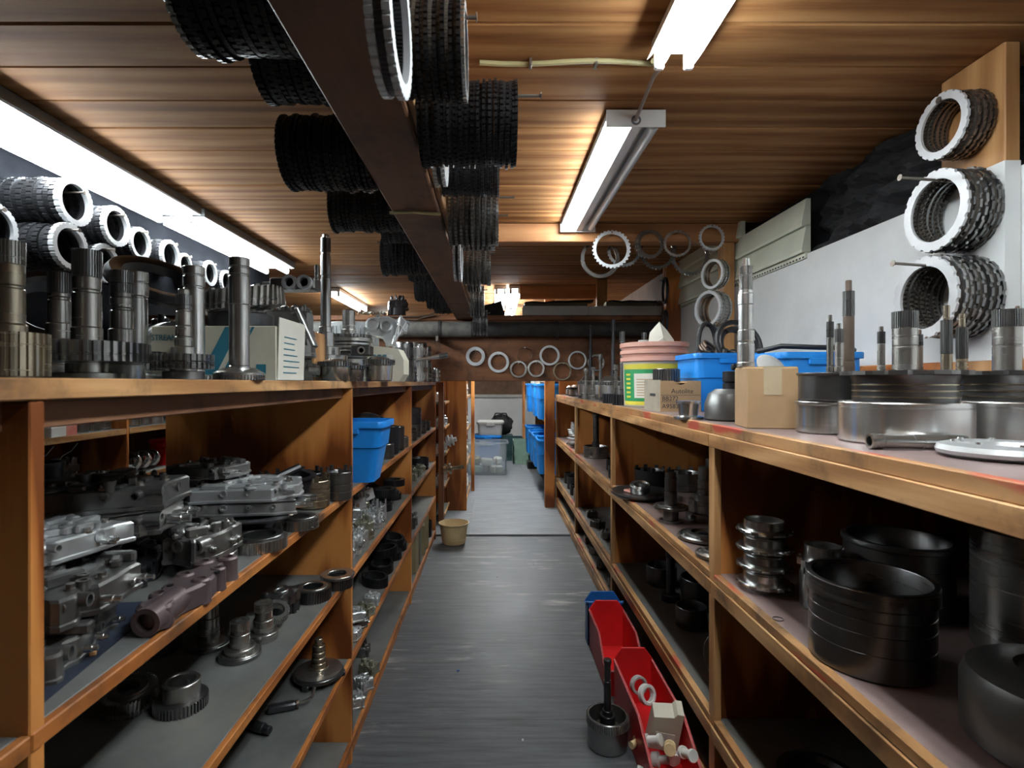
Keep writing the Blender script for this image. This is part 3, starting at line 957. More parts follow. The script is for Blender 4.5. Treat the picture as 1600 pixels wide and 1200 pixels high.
def tote(label, loc, w, l, h, mat='blue', rot=(0, 0, 0), lid=None, group=None, name='plastic_tote', taper=0.86, step=True, w_=0.004):
    t = thing(name, label, 'bin', loc, rot, group)
    b0, b1 = w*taper, l*taper
    r = min(w, l)*0.12
    secs = [(rrect(b0, b1, r), 0)]
    if step:
        f = 0.56
        wm, lm = b0+(w*0.94-b0)*f, b1+(l*0.94-b1)*f
        secs += [(rrect(wm, lm, r), h*f), (rrect(wm+0.012, lm+0.012, r), h*f+0.004)]
    secs += [(rrect(w*0.94, l*0.94, r), h-0.001)]
    secs += [(rrect(w*0.94-2*w_, l*0.94-2*w_, r), h-0.001), (rrect(b0-2*w_, b1-2*w_, r), w_*1.5)]
    loft(MB(), secs).obj('tub', mat, t, ang=40)
    ri = [(rrect(w*0.925, l*0.925, r), h-0.022), (rrect(w*1.0, l*1.0, r), h-0.022), (rrect(w*1.005, l*1.005, r), h-0.004), (rrect(w*0.995, l*0.995, r), h), (rrect(w*0.915, l*0.915, r), h), (rrect(w*0.905, l*0.905, r), h-0.012)]
    loft(MB(), ri, None, False, False).obj('rim', mat, t, ang=40)
    for s_ in (-1, 1):
        MB().box(-w*0.17, w*0.17, s_*l*0.485-0.006, s_*l*0.485+0.012*(1 if s_ > 0 else 0.5), h-0.045, h-0.020, c=0.004).obj('handle', mat, t)
    if lid:
        mb = MB()
        loft(mb, [(rrect(w*1.03, l*1.03, r), h-0.012), (rrect(w*1.035, l*1.035, r), h+0.012), (rrect(w*0.95, l*0.95, r), h+0.022), (rrect(w*0.86, l*0.86, r), h+0.014)])
        o = mb.obj('lid', lid, t, ang=40)
        for s_ in (-1, 1):
            MB().box(-w*0.13, w*0.13, s_*l*0.515-0.01, s_*l*0.515+0.01, h-0.05, h+0.010, c=0.004).obj('latch', lid, o)
    return t

def carton(label, loc, w, l, h, mat='card', rot=(0, 0, 0), flaps=False, tape=None, name='cardboard_box', group=None):
    t = thing(name, label, 'box', loc, rot, group)
    MB().box(-w/2, w/2, -l/2, l/2, 0, h, c=0.002).obj('carton_body', mat, t)
    if flaps:
        for s_ in (-1, 1):
            MB().box(s_*w/2-0.001, s_*w/2+0.001, -l*0.46, l*0.46, 0, 0.06, T(0, 0, h)).obj('flap', mat, t)
    else:
        for s_ in (-1, 1):
            MB().box(-w/2+0.002 if s_ < 0 else 0.001, -0.001 if s_ < 0 else w/2-0.002, -l/2+0.002, l/2-0.002, h-0.0005, h+0.002).obj('flap', mat, t)
    if tape:
        MB().box(-0.022, 0.022, -l/2-0.001, l/2+0.001, h+0.0015, h+0.003).box(-0.022, 0.022, -l/2-0.001, -l/2+0.001, h*0.55, h+0.003).obj('tape', tape, t)
    return t

def text(parent, s, size, mat, loc, rot, name='lettering', stretch=1.0):
    cu = bpy.data.curves.new('lettering', 'FONT')
    cu.body = s
    cu.size = size
    cu.extrude = 0.0003
    cu.resolution_u = 3
    tmp = bpy.data.objects.new('lettering', cu)
    COL.objects.link(tmp)
    dg = bpy.context.evaluated_depsgraph_get()
    me = bpy.data.meshes.new_from_object(tmp.evaluated_get(dg))
    bpy.data.objects.remove(tmp)
    me.materials.clear()
    me.materials.append(MAT[mat])
    o = link(name, me, parent, loc, rot)
    o.scale = (stretch, 1, 1)
    return o
UP = (PI/2, 0, 0)        # lettering or plates that face the camera
AX = (1, 0, 0)

# ================================================================== clutch packs and rings hung on beams
# along the left face of the ceiling beam: depth, outer radius, length, plates, hang height
left_packs = [
    (0.92, 0.100, 0.205, 20, 0.662, 'pale toothed edge at the picture top'),
    (1.13, 0.090, 0.17, 18, 0.675, 'short stack tucked behind the pale-toothed pack'),
    (1.40, 0.090, 0.22, 36, 0.588, 'big round one in clear view'),
    (1.93, 0.084, 0.26, 36, 0.620, 'next behind the big round one'),
    (2.30, 0.070, 0.16, 14, 0.66, 'short smaller one between two longer packs'),
    (2.62, 0.092, 0.225, 28, 0.610, 'third long one from the camera'),
    (3.00, 0.075, 0.16, 14, 0.635, 'fourth back, small diameter'),
    (3.32, 0.088, 0.17, 14, 0.585, 'fifth back, lower than its neighbours'),
    (3.66, 0.075, 0.14, 12, 0.570, 'sixth back, near the header'),
    (4.02, 0.080, 0.13, 12, 0.590, 'last one before the header'),
]
for i, (d, r, L, n, z, how) in enumerate(left_packs):
    pack('black clutch pack left of the ceiling beam, '+how, (BXL-0.004, d, EYE+z), (-1, 0, 0), r, r*0.74, L, n, 40,
         'pitch', 'pitch', 'steel_m' if i == 0 else 'pitch', 'clutch packs hung on the left side of the ceiling beam', i*7, 0.005)
    nail(beam, (BXL, d, EYE+z+r*0.70), (-1, 0, 0), L+0.03, 0.004)
right_packs = [
    # depth, radius, start offset, length, n, centre height, steel, friction, face, how
    (0.68, 0.088, 0.020, 0.030, 3, 0.452, 'ringw', 'black', 'ringw', 'three pale toothed rings nearest the camera'),
    (0.90, 0.075, 0.020, 0.100, 16, 0.549, 'pitch', 'friction', 'steel', 'dark oily one just behind the pale rings'),
    (1.12, 0.082, 0.016, 0.195, 34, 0.530, 'pitch', 'pitch', 'pitch', 'largest dark one, sticking out farthest'),
    (1.36, 0.085, 0.016, 0.030, 3, 0.58, 'ringw', 'black', 'ringw', 'thin pair of pale rings behind the largest'),
    (1.52, 0.083, 0.020, 0.160, 26, 0.61, 'pitch', 'pitch', 'steel_d', 'smooth black one behind the thin pale rings'),
    (1.80, 0.092, 0.020, 0.160, 18, 0.545, 'steel_d', 'friction', 'steel_m', 'loosely spaced one in mid row'),
    (2.04, 0.090, 0.016, 0.028, 3, 0.47, 'ringw', 'black', 'ringw', 'mid-row pair of bright rings'),
    (2.25, 0.084, 0.020, 0.150, 16, 0.63, 'steel_d', 'friction', 'steel', 'spaced plates with a bright end ring'),
    (2.58, 0.088, 0.020, 0.130, 14, 0.55, 'steel_d', 'friction', 'steel_m', 'fourth from the header'),
    (2.94, 0.092, 0.020, 0.075, 10, 0.58, 'steel_m', 'friction', 'ringw', 'third from the header, toothed grey'),
    (3.34, 0.094, 0.020, 0.085, 10, 0.50, 'steel_d', 'friction', 'steel_m', 'second from the header'),
    (3.80, 0.090, 0.020, 0.100, 9, 0.42, 'steel_d', 'black', 'steel_d', 'right against the header'),
]
for i, (d, r, x0, L, n, z, a, b, c, how) in enumerate(right_packs):
    pack('clutch pack right of the ceiling beam, '+how, (BXR+x0, d, EYE+z), (1, 0, 0), r, r*0.78, L, n, 42,
         a, b, c, 'clutch packs hung on the right side of the ceiling beam', 100+i*7, 0.004)
    nail(beam, (BXR, d, EYE+z+r*0.74), (1, 0, 0), x0+L+(0.05 if i in (2, 5, 7) else 0.015), 0.0035)

# rows on the second ceiling beam, left of the aisle
row1 = [(1.30, 0.092, 0.20), (1.52, 0.098, 0.17), (2.05, 0.088, 0.235), (2.30, 0.084, 0.215), (2.51, 0.074, 0.18), (2.72, 0.078, 0.195), (2.91, 0.062, 0.16), (3.11, 0.072, 0.19), (3.32, 0.070, 0.18), (3.53, 0.070, 0.17), (3.74, 0.066, 0.17)]
for i, (d, r, L) in enumerate(row1):
    z = EYE+0.665+(0.02 if i == 1 else -0.02*(i == 0))-0.006*i
    pack('clutch pack, upper row on the left ceiling beam, %s from the camera' % ORD[i], (-1.807, d, z), (1, 0, 0), r, r*0.76, L, 12, 26,
         'black', 'pitch', 'ringw', 'upper row of clutch packs on the left beam', 200+i, 0.003)
    nail(hb, (-1.81, d, z+r*0.72), (1, 0, 0), L+0.03, 0.0035)
row2 = [(1.56, 0.080, 0.18), (1.80, 0.084, 0.16), (2.02, 0.086, 0.24), (2.26, 0.080, 0.20)]
for i, (d, r, L) in enumerate(row2):
    z = EYE+0.520-0.008*i
    pack('clutch pack, lower row on the left ceiling beam, %s from the camera' % ORD[i], (-1.807, d, z), (1, 0, 0), r, r*0.76, L, 12, 26,
         'black', 'pitch', 'ringw', 'lower row of clutch packs on the left beam', 230+i, 0.003)
    nail(hb, (-1.81, d, z+r*0.72), (1, 0, 0), L+0.03, 0.0035)

# three fat packs on the white wall post at the right
for i, (x, py, r, L, n, ln, how) in enumerate(((1.322, 196, 0.090, 0.082, 11, 0.0, 'topmost of the three on the white wall post'),
                                              (1.322, 330, 0.112, 0.098, 13, 0.20, 'middle of the three on the white wall post'),
                                              (1.322, 465, 0.114, 0.125, 15, 0.22, 'lowest of the three on the white wall post'))):
    z = ZY(py, 1.515)
    pack('thick notched clutch pack, '+how, (x, 1.515, z), (-1, 0.0, 0), r, r*0.76, L, n, 20, 'iron' if i == 0 else 'steel_d', 'friction', 'ringw', 'clutch packs on the wall post', 300+i, 0.004, (0, 0))
    nail(wp, (1.326, 1.515, z+r*0.71), (-1, -0.03, 0.06), ln if ln else 0.09, 0.0042)

# rings on the cross beam at right, faces to the camera
rings = [(955, 390, 30, 'ringw', 'large thin', 3.0, 30), (1013, 382, 23, 'steel_m', 'doubled', 3.0, 26), (1058, 381, 21.5, 'steel_m', 'dark splined', 3.0, 26), (1111, 372, 20.5, 'ringw', 'small pale', 3.0, 24),
         (937, 404, 31, 'steel_m', 'low-hung thin open', 3.16, 0), (975, 392, 26, 'steel_d', 'shadowed', 3.18, 30), (1026, 392, 30, 'steel_m', 'toothed low-hung', 3.16, 34), (1078, 400, 31, 'steel_d', 'dark low-hung', 3.18, 34)]
for i, (px, py, pr, m, how, d, nt) in enumerate(rings):
    r = pr*d/F
    x, _, _ = S(px, d, 0)
    z = ZY(py, d)
    o = ringdisc('clutch_ring', how+' clutch ring hung on the cross beam, %s from the left' % ORD[[1, 3, 5, 7, 0, 2, 4, 6][i]], 'ring', (x, d, z), (PI/2, 0, 0.12*math.sin(i*2.2)), r, r*0.80, 0.012, m, nt, 'rings hung on the cross beam')
    top = z+r*0.78
    if d < 3.1:
        nail(cross, (x, 3.03, top), (0, -1, 0.15), 0.05, 0.0025)
    else:
        nail(cross, (x, 3.12, max(top, CEIL-0.1)), (0, 1, 0.0), 0.07, 0.0025)
# double ring behind the second one
ringdisc('clutch_ring', 'second ring hanging right behind the doubled clutch ring on the cross beam', 'ring', (S(1016, 3.02, 0)[0], 3.018, ZY(381, 3.01)), (PI/2, 0, 0.1), 0.076, 0.061, 0.010, 'steel_d', 26)

# stacks on the wall post beside the cross beam
for i, (py, r, L, how) in enumerate(((428, 0.082, 0.05, 'upper'), (483, 0.098, 0.085, 'lower'))):
    z = ZY(py, 3.0)
    pack('%s of two grey clutch plate stacks on the post below the cross beam' % how, (XR-0.125, 3.015, z), (-0.92, -0.38, 0), r, r*0.82, L, 6, 34, 'steel_m', 'steel_d', 'ringw', 'stacks on the post below the cross beam', 330+i, 0.002)
    nail(wp2, (XR-0.09, 3.06, z+r*0.76), (-0.92, -0.38, 0.05), 0.09, 0.003)
for i, (py, r) in enumerate(((455, 0.095), (503, 0.085), (540, 0.07))):
    z = ZY(py, 3.95)
    ringdisc('drive_belt', '%s black ring on the orange post behind the bucket' % ('uppermost', 'middle', 'lowest')[i], 'ring', (1.225, 3.93, z), (PI/2, 0, PI/2-0.12), r, r*0.87, 0.02, 'black', 0, 'black rings on the orange post')
    nail(wp3, (1.26, 4.0, z+r*0.8), (-1, -0.6, 0.1), 0.05, 0.003)

# bright bearing rings nailed along the header
hr = [(743, 557, 15, 0.64, 'ringw', 'bearing-like'), (779, 566, 16.5, 0.74, 'ringw', 'wide pale'), (810, 577, 13.5, 0.76, 'steel', 'small bright'), (837.5, 576, 13.5, 0.75, 'steel', 'small rough'),
      (858, 555.5, 15.8, 0.78, 'ringw', 'raised pale'), (880, 580, 14.5, 0.82, 'bronze', 'thin brownish'), (902, 563, 14.5, 0.82, 'ringw', 'notched'), (931, 567, 13.5, 0.75, 'steel_m', 'grey half-hidden'), (820, 554, 11.5, 0.93, 'iron', 'rusty wire-thin')]
for i, (px, py, pr, k, m, how) in enumerate(hr):
    d = HY-0.012
    r = pr*d/F
    x = S(px, d, 0)[0]
    z = ZY(py, d)
    o = ringdisc('race_ring', how+' ring nailed to the header beam, %s in the row' % (ORD[[0, 1, 2, 4, 5, 6, 7, 8, 3][i]]+' from the left'), 'ring', (x, d, z), UP, r, r*k, 0.014, m, 0, 'rings nailed along the header beam')
    nail(header, (x, HY, z+r*k*0.93), (0, -1, 0.1), 0.03, 0.003)

# wrapped pipe along the header
pz = EYE+0.425
pt = thing('wrapped_pipe', 'dark wrapped pipe running along the header beam', 'pipe', (0, 0, 0))
MB().cyl(0.062, -1.9, -0.17, 20, T(0, HY-0.072, pz) @ RY(PI/2)).obj('grey_lagging', 'wrap_g', pt)
MB().cyl(0.058, -0.17, 1.34, 20, T(0, HY-0.072, pz) @ RY(PI/2)).obj('dark_lagging', 'wrap_d', pt)
for xx in (-0.43, -0.17, 0.5):
    MB().ring(0.068, 0.05, -0.012, 0.012, 20, T(xx, HY-0.072, pz) @ RY(PI/2)).obj('strap', 'wrap_d', pt)
MB().box(-0.455, -0.435, HY-0.16, HY-0.02, pz-0.10, pz-0.06, c=0.002).obj('hanger', 'nail', pt)
for i, dz in enumerate((0.105, 0.085)):
    tag(MB().path([(-0.95, HY-0.03, pz+dz), (-0.62, HY-0.03, pz+dz-0.006*i), (-0.53-0.05*i, HY-0.03, pz+dz+0.012), (-0.48, HY-0.035, pz+dz+0.03)], 0.006).obj('thin_pipe', 'iron'),
        '%s of two thin rusty lines bending above the wrapped pipe' % ('upper', 'lower')[i], 'pipe')

# things lying on top of the header and behind it
HT = EYE+0.546
for i, (x0, x1, how) in enumerate(((817, 918, 'left'), (919.5, 1034, 'right'))):
    a, b = S(x0, HY, 0)[0], S(x1, HY, 0)[0]
    t = thing('metal_channel', '%s of two grey metal channels laid end to end on the header' % how, 'channel', ((a+b)/2, HY+0.05, HT))
    MB().box(-(b-a)/2, (b-a)/2, -0.055, 0.055, 0, 0.004).obj('base_web', 'grey_pl', t)
    for s_ in (-1, 1):
        MB().box(-(b-a)/2, (b-a)/2, s_*0.055-0.002, s_*0.055+0.002, 0, 0.074).obj('side_flange', 'grey_pl', t)
for i, (x0, x1, h, how) in enumerate(((818, 920, 0.125, 'khaki board bundle on the header left of the stub post'), (946, 1026, 0.135, 'khaki board bundle on the header right of the stub post'))):
    a, b = S(x0, HY+0.13, 0)[0], S(x1, HY+0.13, 0)[0]
    t = thing('board_bundle', how, 'boards', ((a+b)/2, HY+0.19, HT))
    for k in range(3):
        MB().box(-(b-a)/2+0.004*k, (b-a)/2-0.006*k, -0.06, 0.06, k*h/3, (k+1)*h/3-0.003, c=0.001).obj('board', 'khaki', t, ang=0)
rc = random.Random(5)
for i, (x0, x1, how) in enumerate(((820, 925, 'left'), (948, 1022, 'right'))):
    a, b = S(x0, HY+0.2, 0)[0], S(x1, HY+0.2, 0)[0]
    n = 14
    vs2 = []
    for k in range(n+1):
        for j in range(5):
            zz = HT+0.125+(0.02*(k/n) if i == 0 else 0.012)+0.003*math.sin(k*1.3)+0.002*math.sin(j*2+k)
            vs2.append((a+(b-a)*k/n, HY+0.12+0.035*j, zz))
            vs2.append((a+(b-a)*k/n, HY+0.12+0.035*j, zz-0.012))
    fs2 = []
    for k in range(n):
        for j in range(4):
            p = (k*5+j)*2
            q_ = ((k+1)*5+j)*2
            fs2.append((p, q_, q_+2, p+2))
            fs2.append((p+1, p+3, q_+3, q_+1))
        p, q_ = (k*5)*2, ((k+1)*5)*2
        fs2.append((p, p+1, q_+1, q_))
        p, q_ = (k*5+4)*2, ((k+1)*5+4)*2
        fs2.append((p, q_, q_+1, p+1))
    m2 = MB()
    m2.add(vs2, fs2)
    tag(m2.obj('black_sheet', 'cloth', ang=60), 'black sheet folded over the %s board bundle on the header' % how, 'sheet')
struct(MB().box(S(932, 4.7, 0)[0], S(948, 4.7, 0)[0], 4.68, 4.73, EYE+0.55, CEIL-0.002, c=0.003).obj('support_post', 'oak_z', ang=0))
struct(MB().box(S(812, 4.95, 0)[0], S(935, 4.95, 0)[0], 4.93, 4.98, CEIL-0.13, CEIL-0.002, c=0.003).obj('trim_1', 'cross_x', ang=0))
casting('dark oily housing standing on the header left of the ceiling beam', (S(620, HY+0.03, 0)[0], HY+0.05, HT), 0.16, 0.10, 0.18, 41, 'black', (0, 0, 0.3), 1, 5, 2, name='gear_casting', cat='casting')
for i, (px, w) in enumerate(((570, 0.12), (590, 0.10))):
    mb = MB()
    rr = random.Random(60+i)
    g = 6
    vs2 = [(-w/2+w*a/g, -0.05+0.1*b/g, 0.004+0.02*abs(math.sin(a*1.3+b))+rr.uniform(0, 0.014)) for a in range(g+1) for b in range(g+1)]
    vs2 += [(v[0], v[1], v[2]-0.003) for v in vs2]
    K = (g+1)**2
    q4 = [(a*(g+1)+b, (a+1)*(g+1)+b, (a+1)*(g+1)+b+1, a*(g+1)+b+1) for a in range(g) for b in range(g)]
    mb.add(vs2, q4+[tuple(K+i_ for i_ in reversed(f)) for f in q4])
    tag(mb.obj('crumpled_paper', 'paper', None, (S(px, HY, 0)[0], HY+0.05, HT)), '%s crumpled white paper on the header behind the tall shaft' % ('left', 'right')[i], 'paper')
tag(MB().prism([(-0.10, 0), (0.08, 0), (0.10, 0.02), (0.07, 0.13), (-0.03, 0.10), (-0.09, 0.09)], 0, 0.06).obj('tarp_bundle', 'cloth', None, (S(770, HY+0.1, 0)[0], HY+0.14, HT), UP),
    'dark tarp bundle on the header right of the beam end', 'tarp')

# ================================================================== top of the left unit
def lt(px, d):
    return S(px, d, L_TOP)
# standing shafts with gears, from the camera end
shaft('splined shaft on a tan gear at the left edge, left shelf', lt(14, 0.76),
      [(0.030, 0.062, 's'), (0.021, 0.014, 's'), (0.0185, 0.050, 's'), (0.0165, 0.004, 's'), (0.0180, 0.030, 's'), (0.0185, 0.032, 'x')], 'bronze',
      base=[('gear', 0.046, 0.01, 0.004, 0.064, 30, 'bronze')], smat='steel_m')
shaft('thick splined shaft on the widest gear on the left shelf, second tall one', lt(136, 0.92),
      [(0.030, 0.032, 's'), (0.040, 0.030, 's'), (0.0225, 0.026, 's'), (0.021, 0.058, 's'), (0.019, 0.005, 's'), (0.0205, 0.022, 's'), (0.0215, 0.045, 'x')], 'steel_m',
      base=[('gear', 0.092, 0.03, 0.030, 0.062, 44, 'steel_d'), ('ring', 0.055, 0.02, 0.0, 0.012, 0, 'steel_m')], smat='steel_d')
shaft('short splined shaft left of the thickest one on the left shelf', lt(93, 1.06),
      [(0.045, 0.030, 's'), (0.028, 0.050, 's'), (0.0225, 0.030, 's'), (0.0195, 0.045, 's'), (0.0175, 0.006, 's'), (0.019, 0.008, 's'), (0.0195, 0.040, 'x')], 'steel_m', smat='steel_d')
shaft('splined shaft just right of the thickest one on the left shelf', lt(190, 1.06),
      [(0.040, 0.030, 's'), (0.030, 0.035, 's'), (0.0225, 0.034, 's'), (0.0195, 0.036, 's'), (0.0175, 0.005, 's'), (0.0195, 0.020, 's'), (0.0190, 0.010, 's'), (0.0200, 0.042, 'x')], 'steel_m', smat='steel_d')
shaft('plain bright tube shaft with a collar behind the widest gear on the left shelf', lt(221, 1.20),
      [(0.050, 0.016, 's'), (0.030, 0.012, 's'), (0.0225, 0.150, 's'), (0.0210, 0.004, 's'), (0.0238, 0.028, 's'), (0.0215, 0.003, 's'), (0.0238, 0.022, 's')], 'steel',
      base=[('gear', 0.058, 0.02, 0.022, 0.062, 36, 'steel_d'), ('ring', 0.062, 0.03, 0.0, 0.010, 0, 'steel_m')])
shaft('slim stepped shaft on a double-row gear on the left shelf', lt(287, 0.985),
      [(0.022, 0.028, 's'), (0.020, 0.032, 's'), (0.0150, 0.018, 's'), (0.0135, 0.020, 's'), (0.0130, 0.026, 's'), (0.0120, 0.004, 's'), (0.0135, 0.026, 'x'), (0.0095, 0.010, 's')], 'steel_m',
      base=[('gear', 0.050, 0.01, 0.020, 0.032, 30, 'steel_d'), ('gear', 0.050, 0.01, 0.034, 0.046, 30, 'steel_d'), ('ring', 0.034, 0.01, 0.0, 0.016, 0, 'steel_d')], smat='steel_d')
shaft('bright tube shaft behind the double-row gear on the left shelf', lt(303, 1.17),
      [(0.040, 0.012, 's'), (0.0215, 0.185, 's'), (0.0195, 0.004, 's'), (0.0218, 0.022, 's'), (0.0198, 0.003, 's'), (0.0218, 0.018, 's')], 'steel',
      base=[('gear', 0.055, 0.02, 0.0, 0.010, 40, 'steel_m')])
shaft('tall bright tube shaft on a wide fine-toothed flange, in front of the striped box', lt(374, 1.07),
      [(0.045, 0.016, 's'), (0.0205, 0.012, 's'), (0.0190, 0.120, 's'), (0.0198, 0.056, 's'), (0.0180, 0.003, 's'), (0.0195, 0.012, 's'), (0.0180, 0.003, 's'), (0.0195, 0.018, 's')], 'steel',
      base=[('gear', 0.047, 0.02, 0.0, 0.010, 46, 'steel_m'), ('cone', 0.046, 0.030, 0.010, 0.024, 0, 'steel_m')])
# dark clutter under the hanging board
for i, (px, d, r, L, ax, m, how) in enumerate(((78, 1.30, 0.10, 0.05, (0.6, -0.55, 0.5), 'black', 'leaning black slotted drum left of the short shaft'),
                                               (250, 1.42, 0.125, 0.03, (0.45, -0.3, 0.84), 'black', 'big tilted black ring behind the tube shafts'),
                                               (262, 1.45, 0.070, 0.06, (0.75, -0.65, 0.1), 'steel_d', 'dark flanged ring lying on edge behind the double-row gear'))):
    e = Vector(ax).normalized().to_track_quat('Z', 'Y').to_euler()
    z = L_TOP+(0.155 if i == 0 else 0.245 if i == 1 else 0.082)
    t = thing('clutch_drum', how+' on the left shelf', 'drum', (S(px, d, 0)[0], d, z), e)
    MB().lathe([(r*0.72, 0), (r, 0), (r, L*0.5), (r*0.94, L), (r*0.80, L), (r*0.72, L*0.8)], 40, None, True).obj('drum_shell', m, t)
    MB().ring(r*1.03, r*0.9, L*0.2, L*0.35, 40).obj('flange_ring', m, t)
casting('oily grey casting propping the big tilted ring behind the shafts on the left shelf', (S(258, 1.55, 0)[0], 1.62, L_TOP), 0.17, 0.20, 0.22, 51, 'black', (0, 0, 0.4), 2, 6, 2, name='gear_casting', cat='casting')
casting('black ribbed casting behind the short splined shaft on the left shelf', (-0.985, 1.17, L_TOP), 0.14, 0.16, 0.10, 52, 'black', (0, 0, 0.2), 1, 6, 2)
gear('dark gear lying behind the short splined shaft on the left shelf', (-1.00, 1.375, L_TOP), 0.066, 0.03, 0.08, 44, 'black')

# cream carton with teal stripes
bx = thing('cardboard_box', 'cream carton with teal diagonal stripes on the left shelf', 'box', (-0.642, 1.335, L_TOP))
MB().box(-0.143, 0.143, -0.09, 0.09, 0, 0.125, c=0.002).obj('carton_body', 'cream', bx)
for i, (x0, w) in enumerate(((-0.035, 0.034), (0.012, 0.006), (0.026, 0.006))):
    mb = MB()
    ol = [(x0, 0.0), (x0+w, 0.0), (x0+w+0.062, 0.122), (x0+0.062, 0.122)]
    mb.prism(ol, 0, 0.0008)
    mb.obj('printed_stripe', 'teal', bx, (0, -0.0902, 0.001), UP, ang=0)
text(bx, 'STREAMSIDE', 0.019, 'teal', (-0.142, -0.0912, 0.092), UP, stretch=0.86)
MB().box(0.098, 0.120, -0.0915, -0.090, 0.015, 0.037).obj('printed_logo', 'teal', bx, ang=0)
MB().box(0.095, 0.142, -0.0918, -0.090, 0.0, 0.002).obj('tape', 'paper', bx, ang=0)
fp = MB().box(0.1432, 0.1448, -0.085, 0.085, 0.006, 0.150, RY(0.03)).obj('side_flap', 'paper', bx, ang=0)
mb = MB()
for k in range(7):
    mb.box(0.1452, 0.1458, -0.055, 0.03+0.02*math.sin(k), 0.022+0.014*k, 0.0245+0.014*k, RY(0.03))
mb.obj('printed_lines', 'teal', fp, ang=0)
t = thing('wooden_block', 'yellow wooden block with a speckled blue strap beside the striped carton', 'block', lt(494, 1.70))
MB().box(-0.036, 0.038, -0.05, 0.05, 0, 0.152, c=0.002).obj('block_body', 'oak_z', t)
MB().box(-0.030, -0.012, -0.054, -0.050, 0.0, 0.17, c=0.001).obj('strap', 'blue_d', t)
for i, (qx, qz) in enumerate(((0.006, 0.148), (0.022, 0.135))):
    MB().cyl(0.006, 0, 0.006, 8, T(qx, -0.050, qz) @ RX(PI/2)).obj('screw', 'iron', t)

# on top of the carton: helical ring gear and castings
CT = L_TOP+0.1275
drum('oily ring under the large helical gear on the striped carton', (S(376, 1.345, 0)[0], 1.35, CT), 0.075, 0.036, 0.02, 'black', hub=False, name='collar_ring', cat='ring')
t = gear('large helical gear lying tilted on the striped carton', (S(376, 1.34, 0)[0], 1.345, CT+0.048), 0.105, 0.070, 0.045, 40, 'steel_m', (0.10, -0.13, 0), (0.072, 0.045, 0.002, 0.03, 'steel_d'), 0.10, 0.010)
mb = MB()
for k in range(10):
    mb.lathe([(0, 0), (0.007, 0), (0.007, 0.006), (0, 0.006)], 8, RZ(2*PI*k/10) @ T(0.083, 0, 0.045))
mb.obj('rivet_ring', 'steel', t)
casting('silver valve casting with round ports behind the helical gear on the left shelf', (S(450, 1.62, 0)[0], 1.60, L_TOP), 0.17, 0.13, 0.275, 53, 'alu_d', (0, 0, 0.15), 3, 8, 4)
t = thing('solenoid_block', 'bright block with two round ports on top of the stacked castings on the left shelf', 'block', (S(470, 1.60, 0)[0], 1.585, L_TOP+0.262))
MB().box(-0.075, 0.055, -0.03, 0.03, 0, 0.035, c=0.004).obj('block_body', 'alu_d', t)
for k, xx in enumerate((-0.012, 0.030)):
    MB().lathe([(0, -0.01), (0.021, -0.01), (0.021, 0.018), (0.013, 0.018), (0.013, 0.0), (0, 0.0)], 20, T(xx, -0.03, 0.018) @ RX(PI/2)).obj('port', 'ringw', t)
MB().cyl(0.007, 0.03, 0.075, 10, T(0.052, 0, 0)).obj('stem', 'steel_m', t)
MB().cyl(0.006, 0, 0.06, 10, T(-0.10, -0.01, 0.02) @ RY(PI/2)).obj('fitting', 'alu', t)
t = thing('bracket', 'silver angle bracket leaning across the end of the striped carton', 'bracket', (S(462, 1.47, 0)[0], 1.465, L_TOP+0.10), (0, -0.42, 0.1))
MB().box(-0.055, 0.045, -0.012, 0.012, 0.0, 0.045, c=0.004).obj('web', 'alu', t)
MB().box(0.040, 0.050, -0.022, 0.022, -0.03, 0.085, c=0.003).obj('foot_plate', 'alu_d', t)
MB().cyl(0.010, 0, 0.03, 12, T(-0.06, 0, 0.02) @ RY(PI/2)).obj('boss', 'alu_d', t)
for i, (px, d, z) in enumerate(((455, 1.50, 0.0), (470, 1.535, 0.0))):
    pass

# planetary with the tall stepped shaft
t = shaft('tall stepped shaft rising from a finned planetary on the left shelf, tallest in the picture', lt(509, 1.90),
      [(0.060, 0.04, 's'), (0.075, 0.05, 's'), (0.050, 0.03, 's'), (0.030, 0.05, 's'), (0.022, 0.02, 's'), (0.0175, 0.17, 's'), (0.0155, 0.01, 's'), (0.0170, 0.07, 's'), (0.0150, 0.01, 's'), (0.0172, 0.050, 'x'), (0.011, 0.012, 's')], 'steel',
      base=[('gear', 0.052, 0.02, 0.045, 0.060, 30, 'steel_m')], smat='steel_d', name='planetary_shaft')
# make the plate pile around it
pl = thing('planetary_drum', 'finned planetary drum with stacked rings right of the tall shaft on the left shelf', 'drum', lt(545, 2.12))
MB().lathe([(0, 0), (0.078, 0), (0.078, 0.085), (0.070, 0.09), (0, 0.09)], 40).obj('drum_shell', 'steel_m', pl)
for k, (r, z0, z1, m) in enumerate(((0.072, 0.092, 0.112, 'steel_d'), (0.088, 0.114, 0.122, 'steel'), (0.092, 0.126, 0.136, 'steel_m'), (0.088, 0.140, 0.148, 'steel'), (0.094, 0.152, 0.166, 'steel_m'))):
    MB().ring(r, 0.04, z0, z1, 40, None, 0.001).obj('ring', m, pl)
MB().cyl(0.055, 0.090, 0.170, 28).obj('core', 'steel_d', pl)
MB().toothed(0.090, 0.06, 0.168, 0.180, 40, 0.006).obj('toothed_ring', 'steel_d', pl, ang=28)
MB().lathe([(0, 0.17), (0.030, 0.17), (0.030, 0.20), (0.024, 0.202), (0.024, 0.275), (0.018, 0.28), (0, 0.28)], 22).obj('sleeve', 'steel_m', pl)
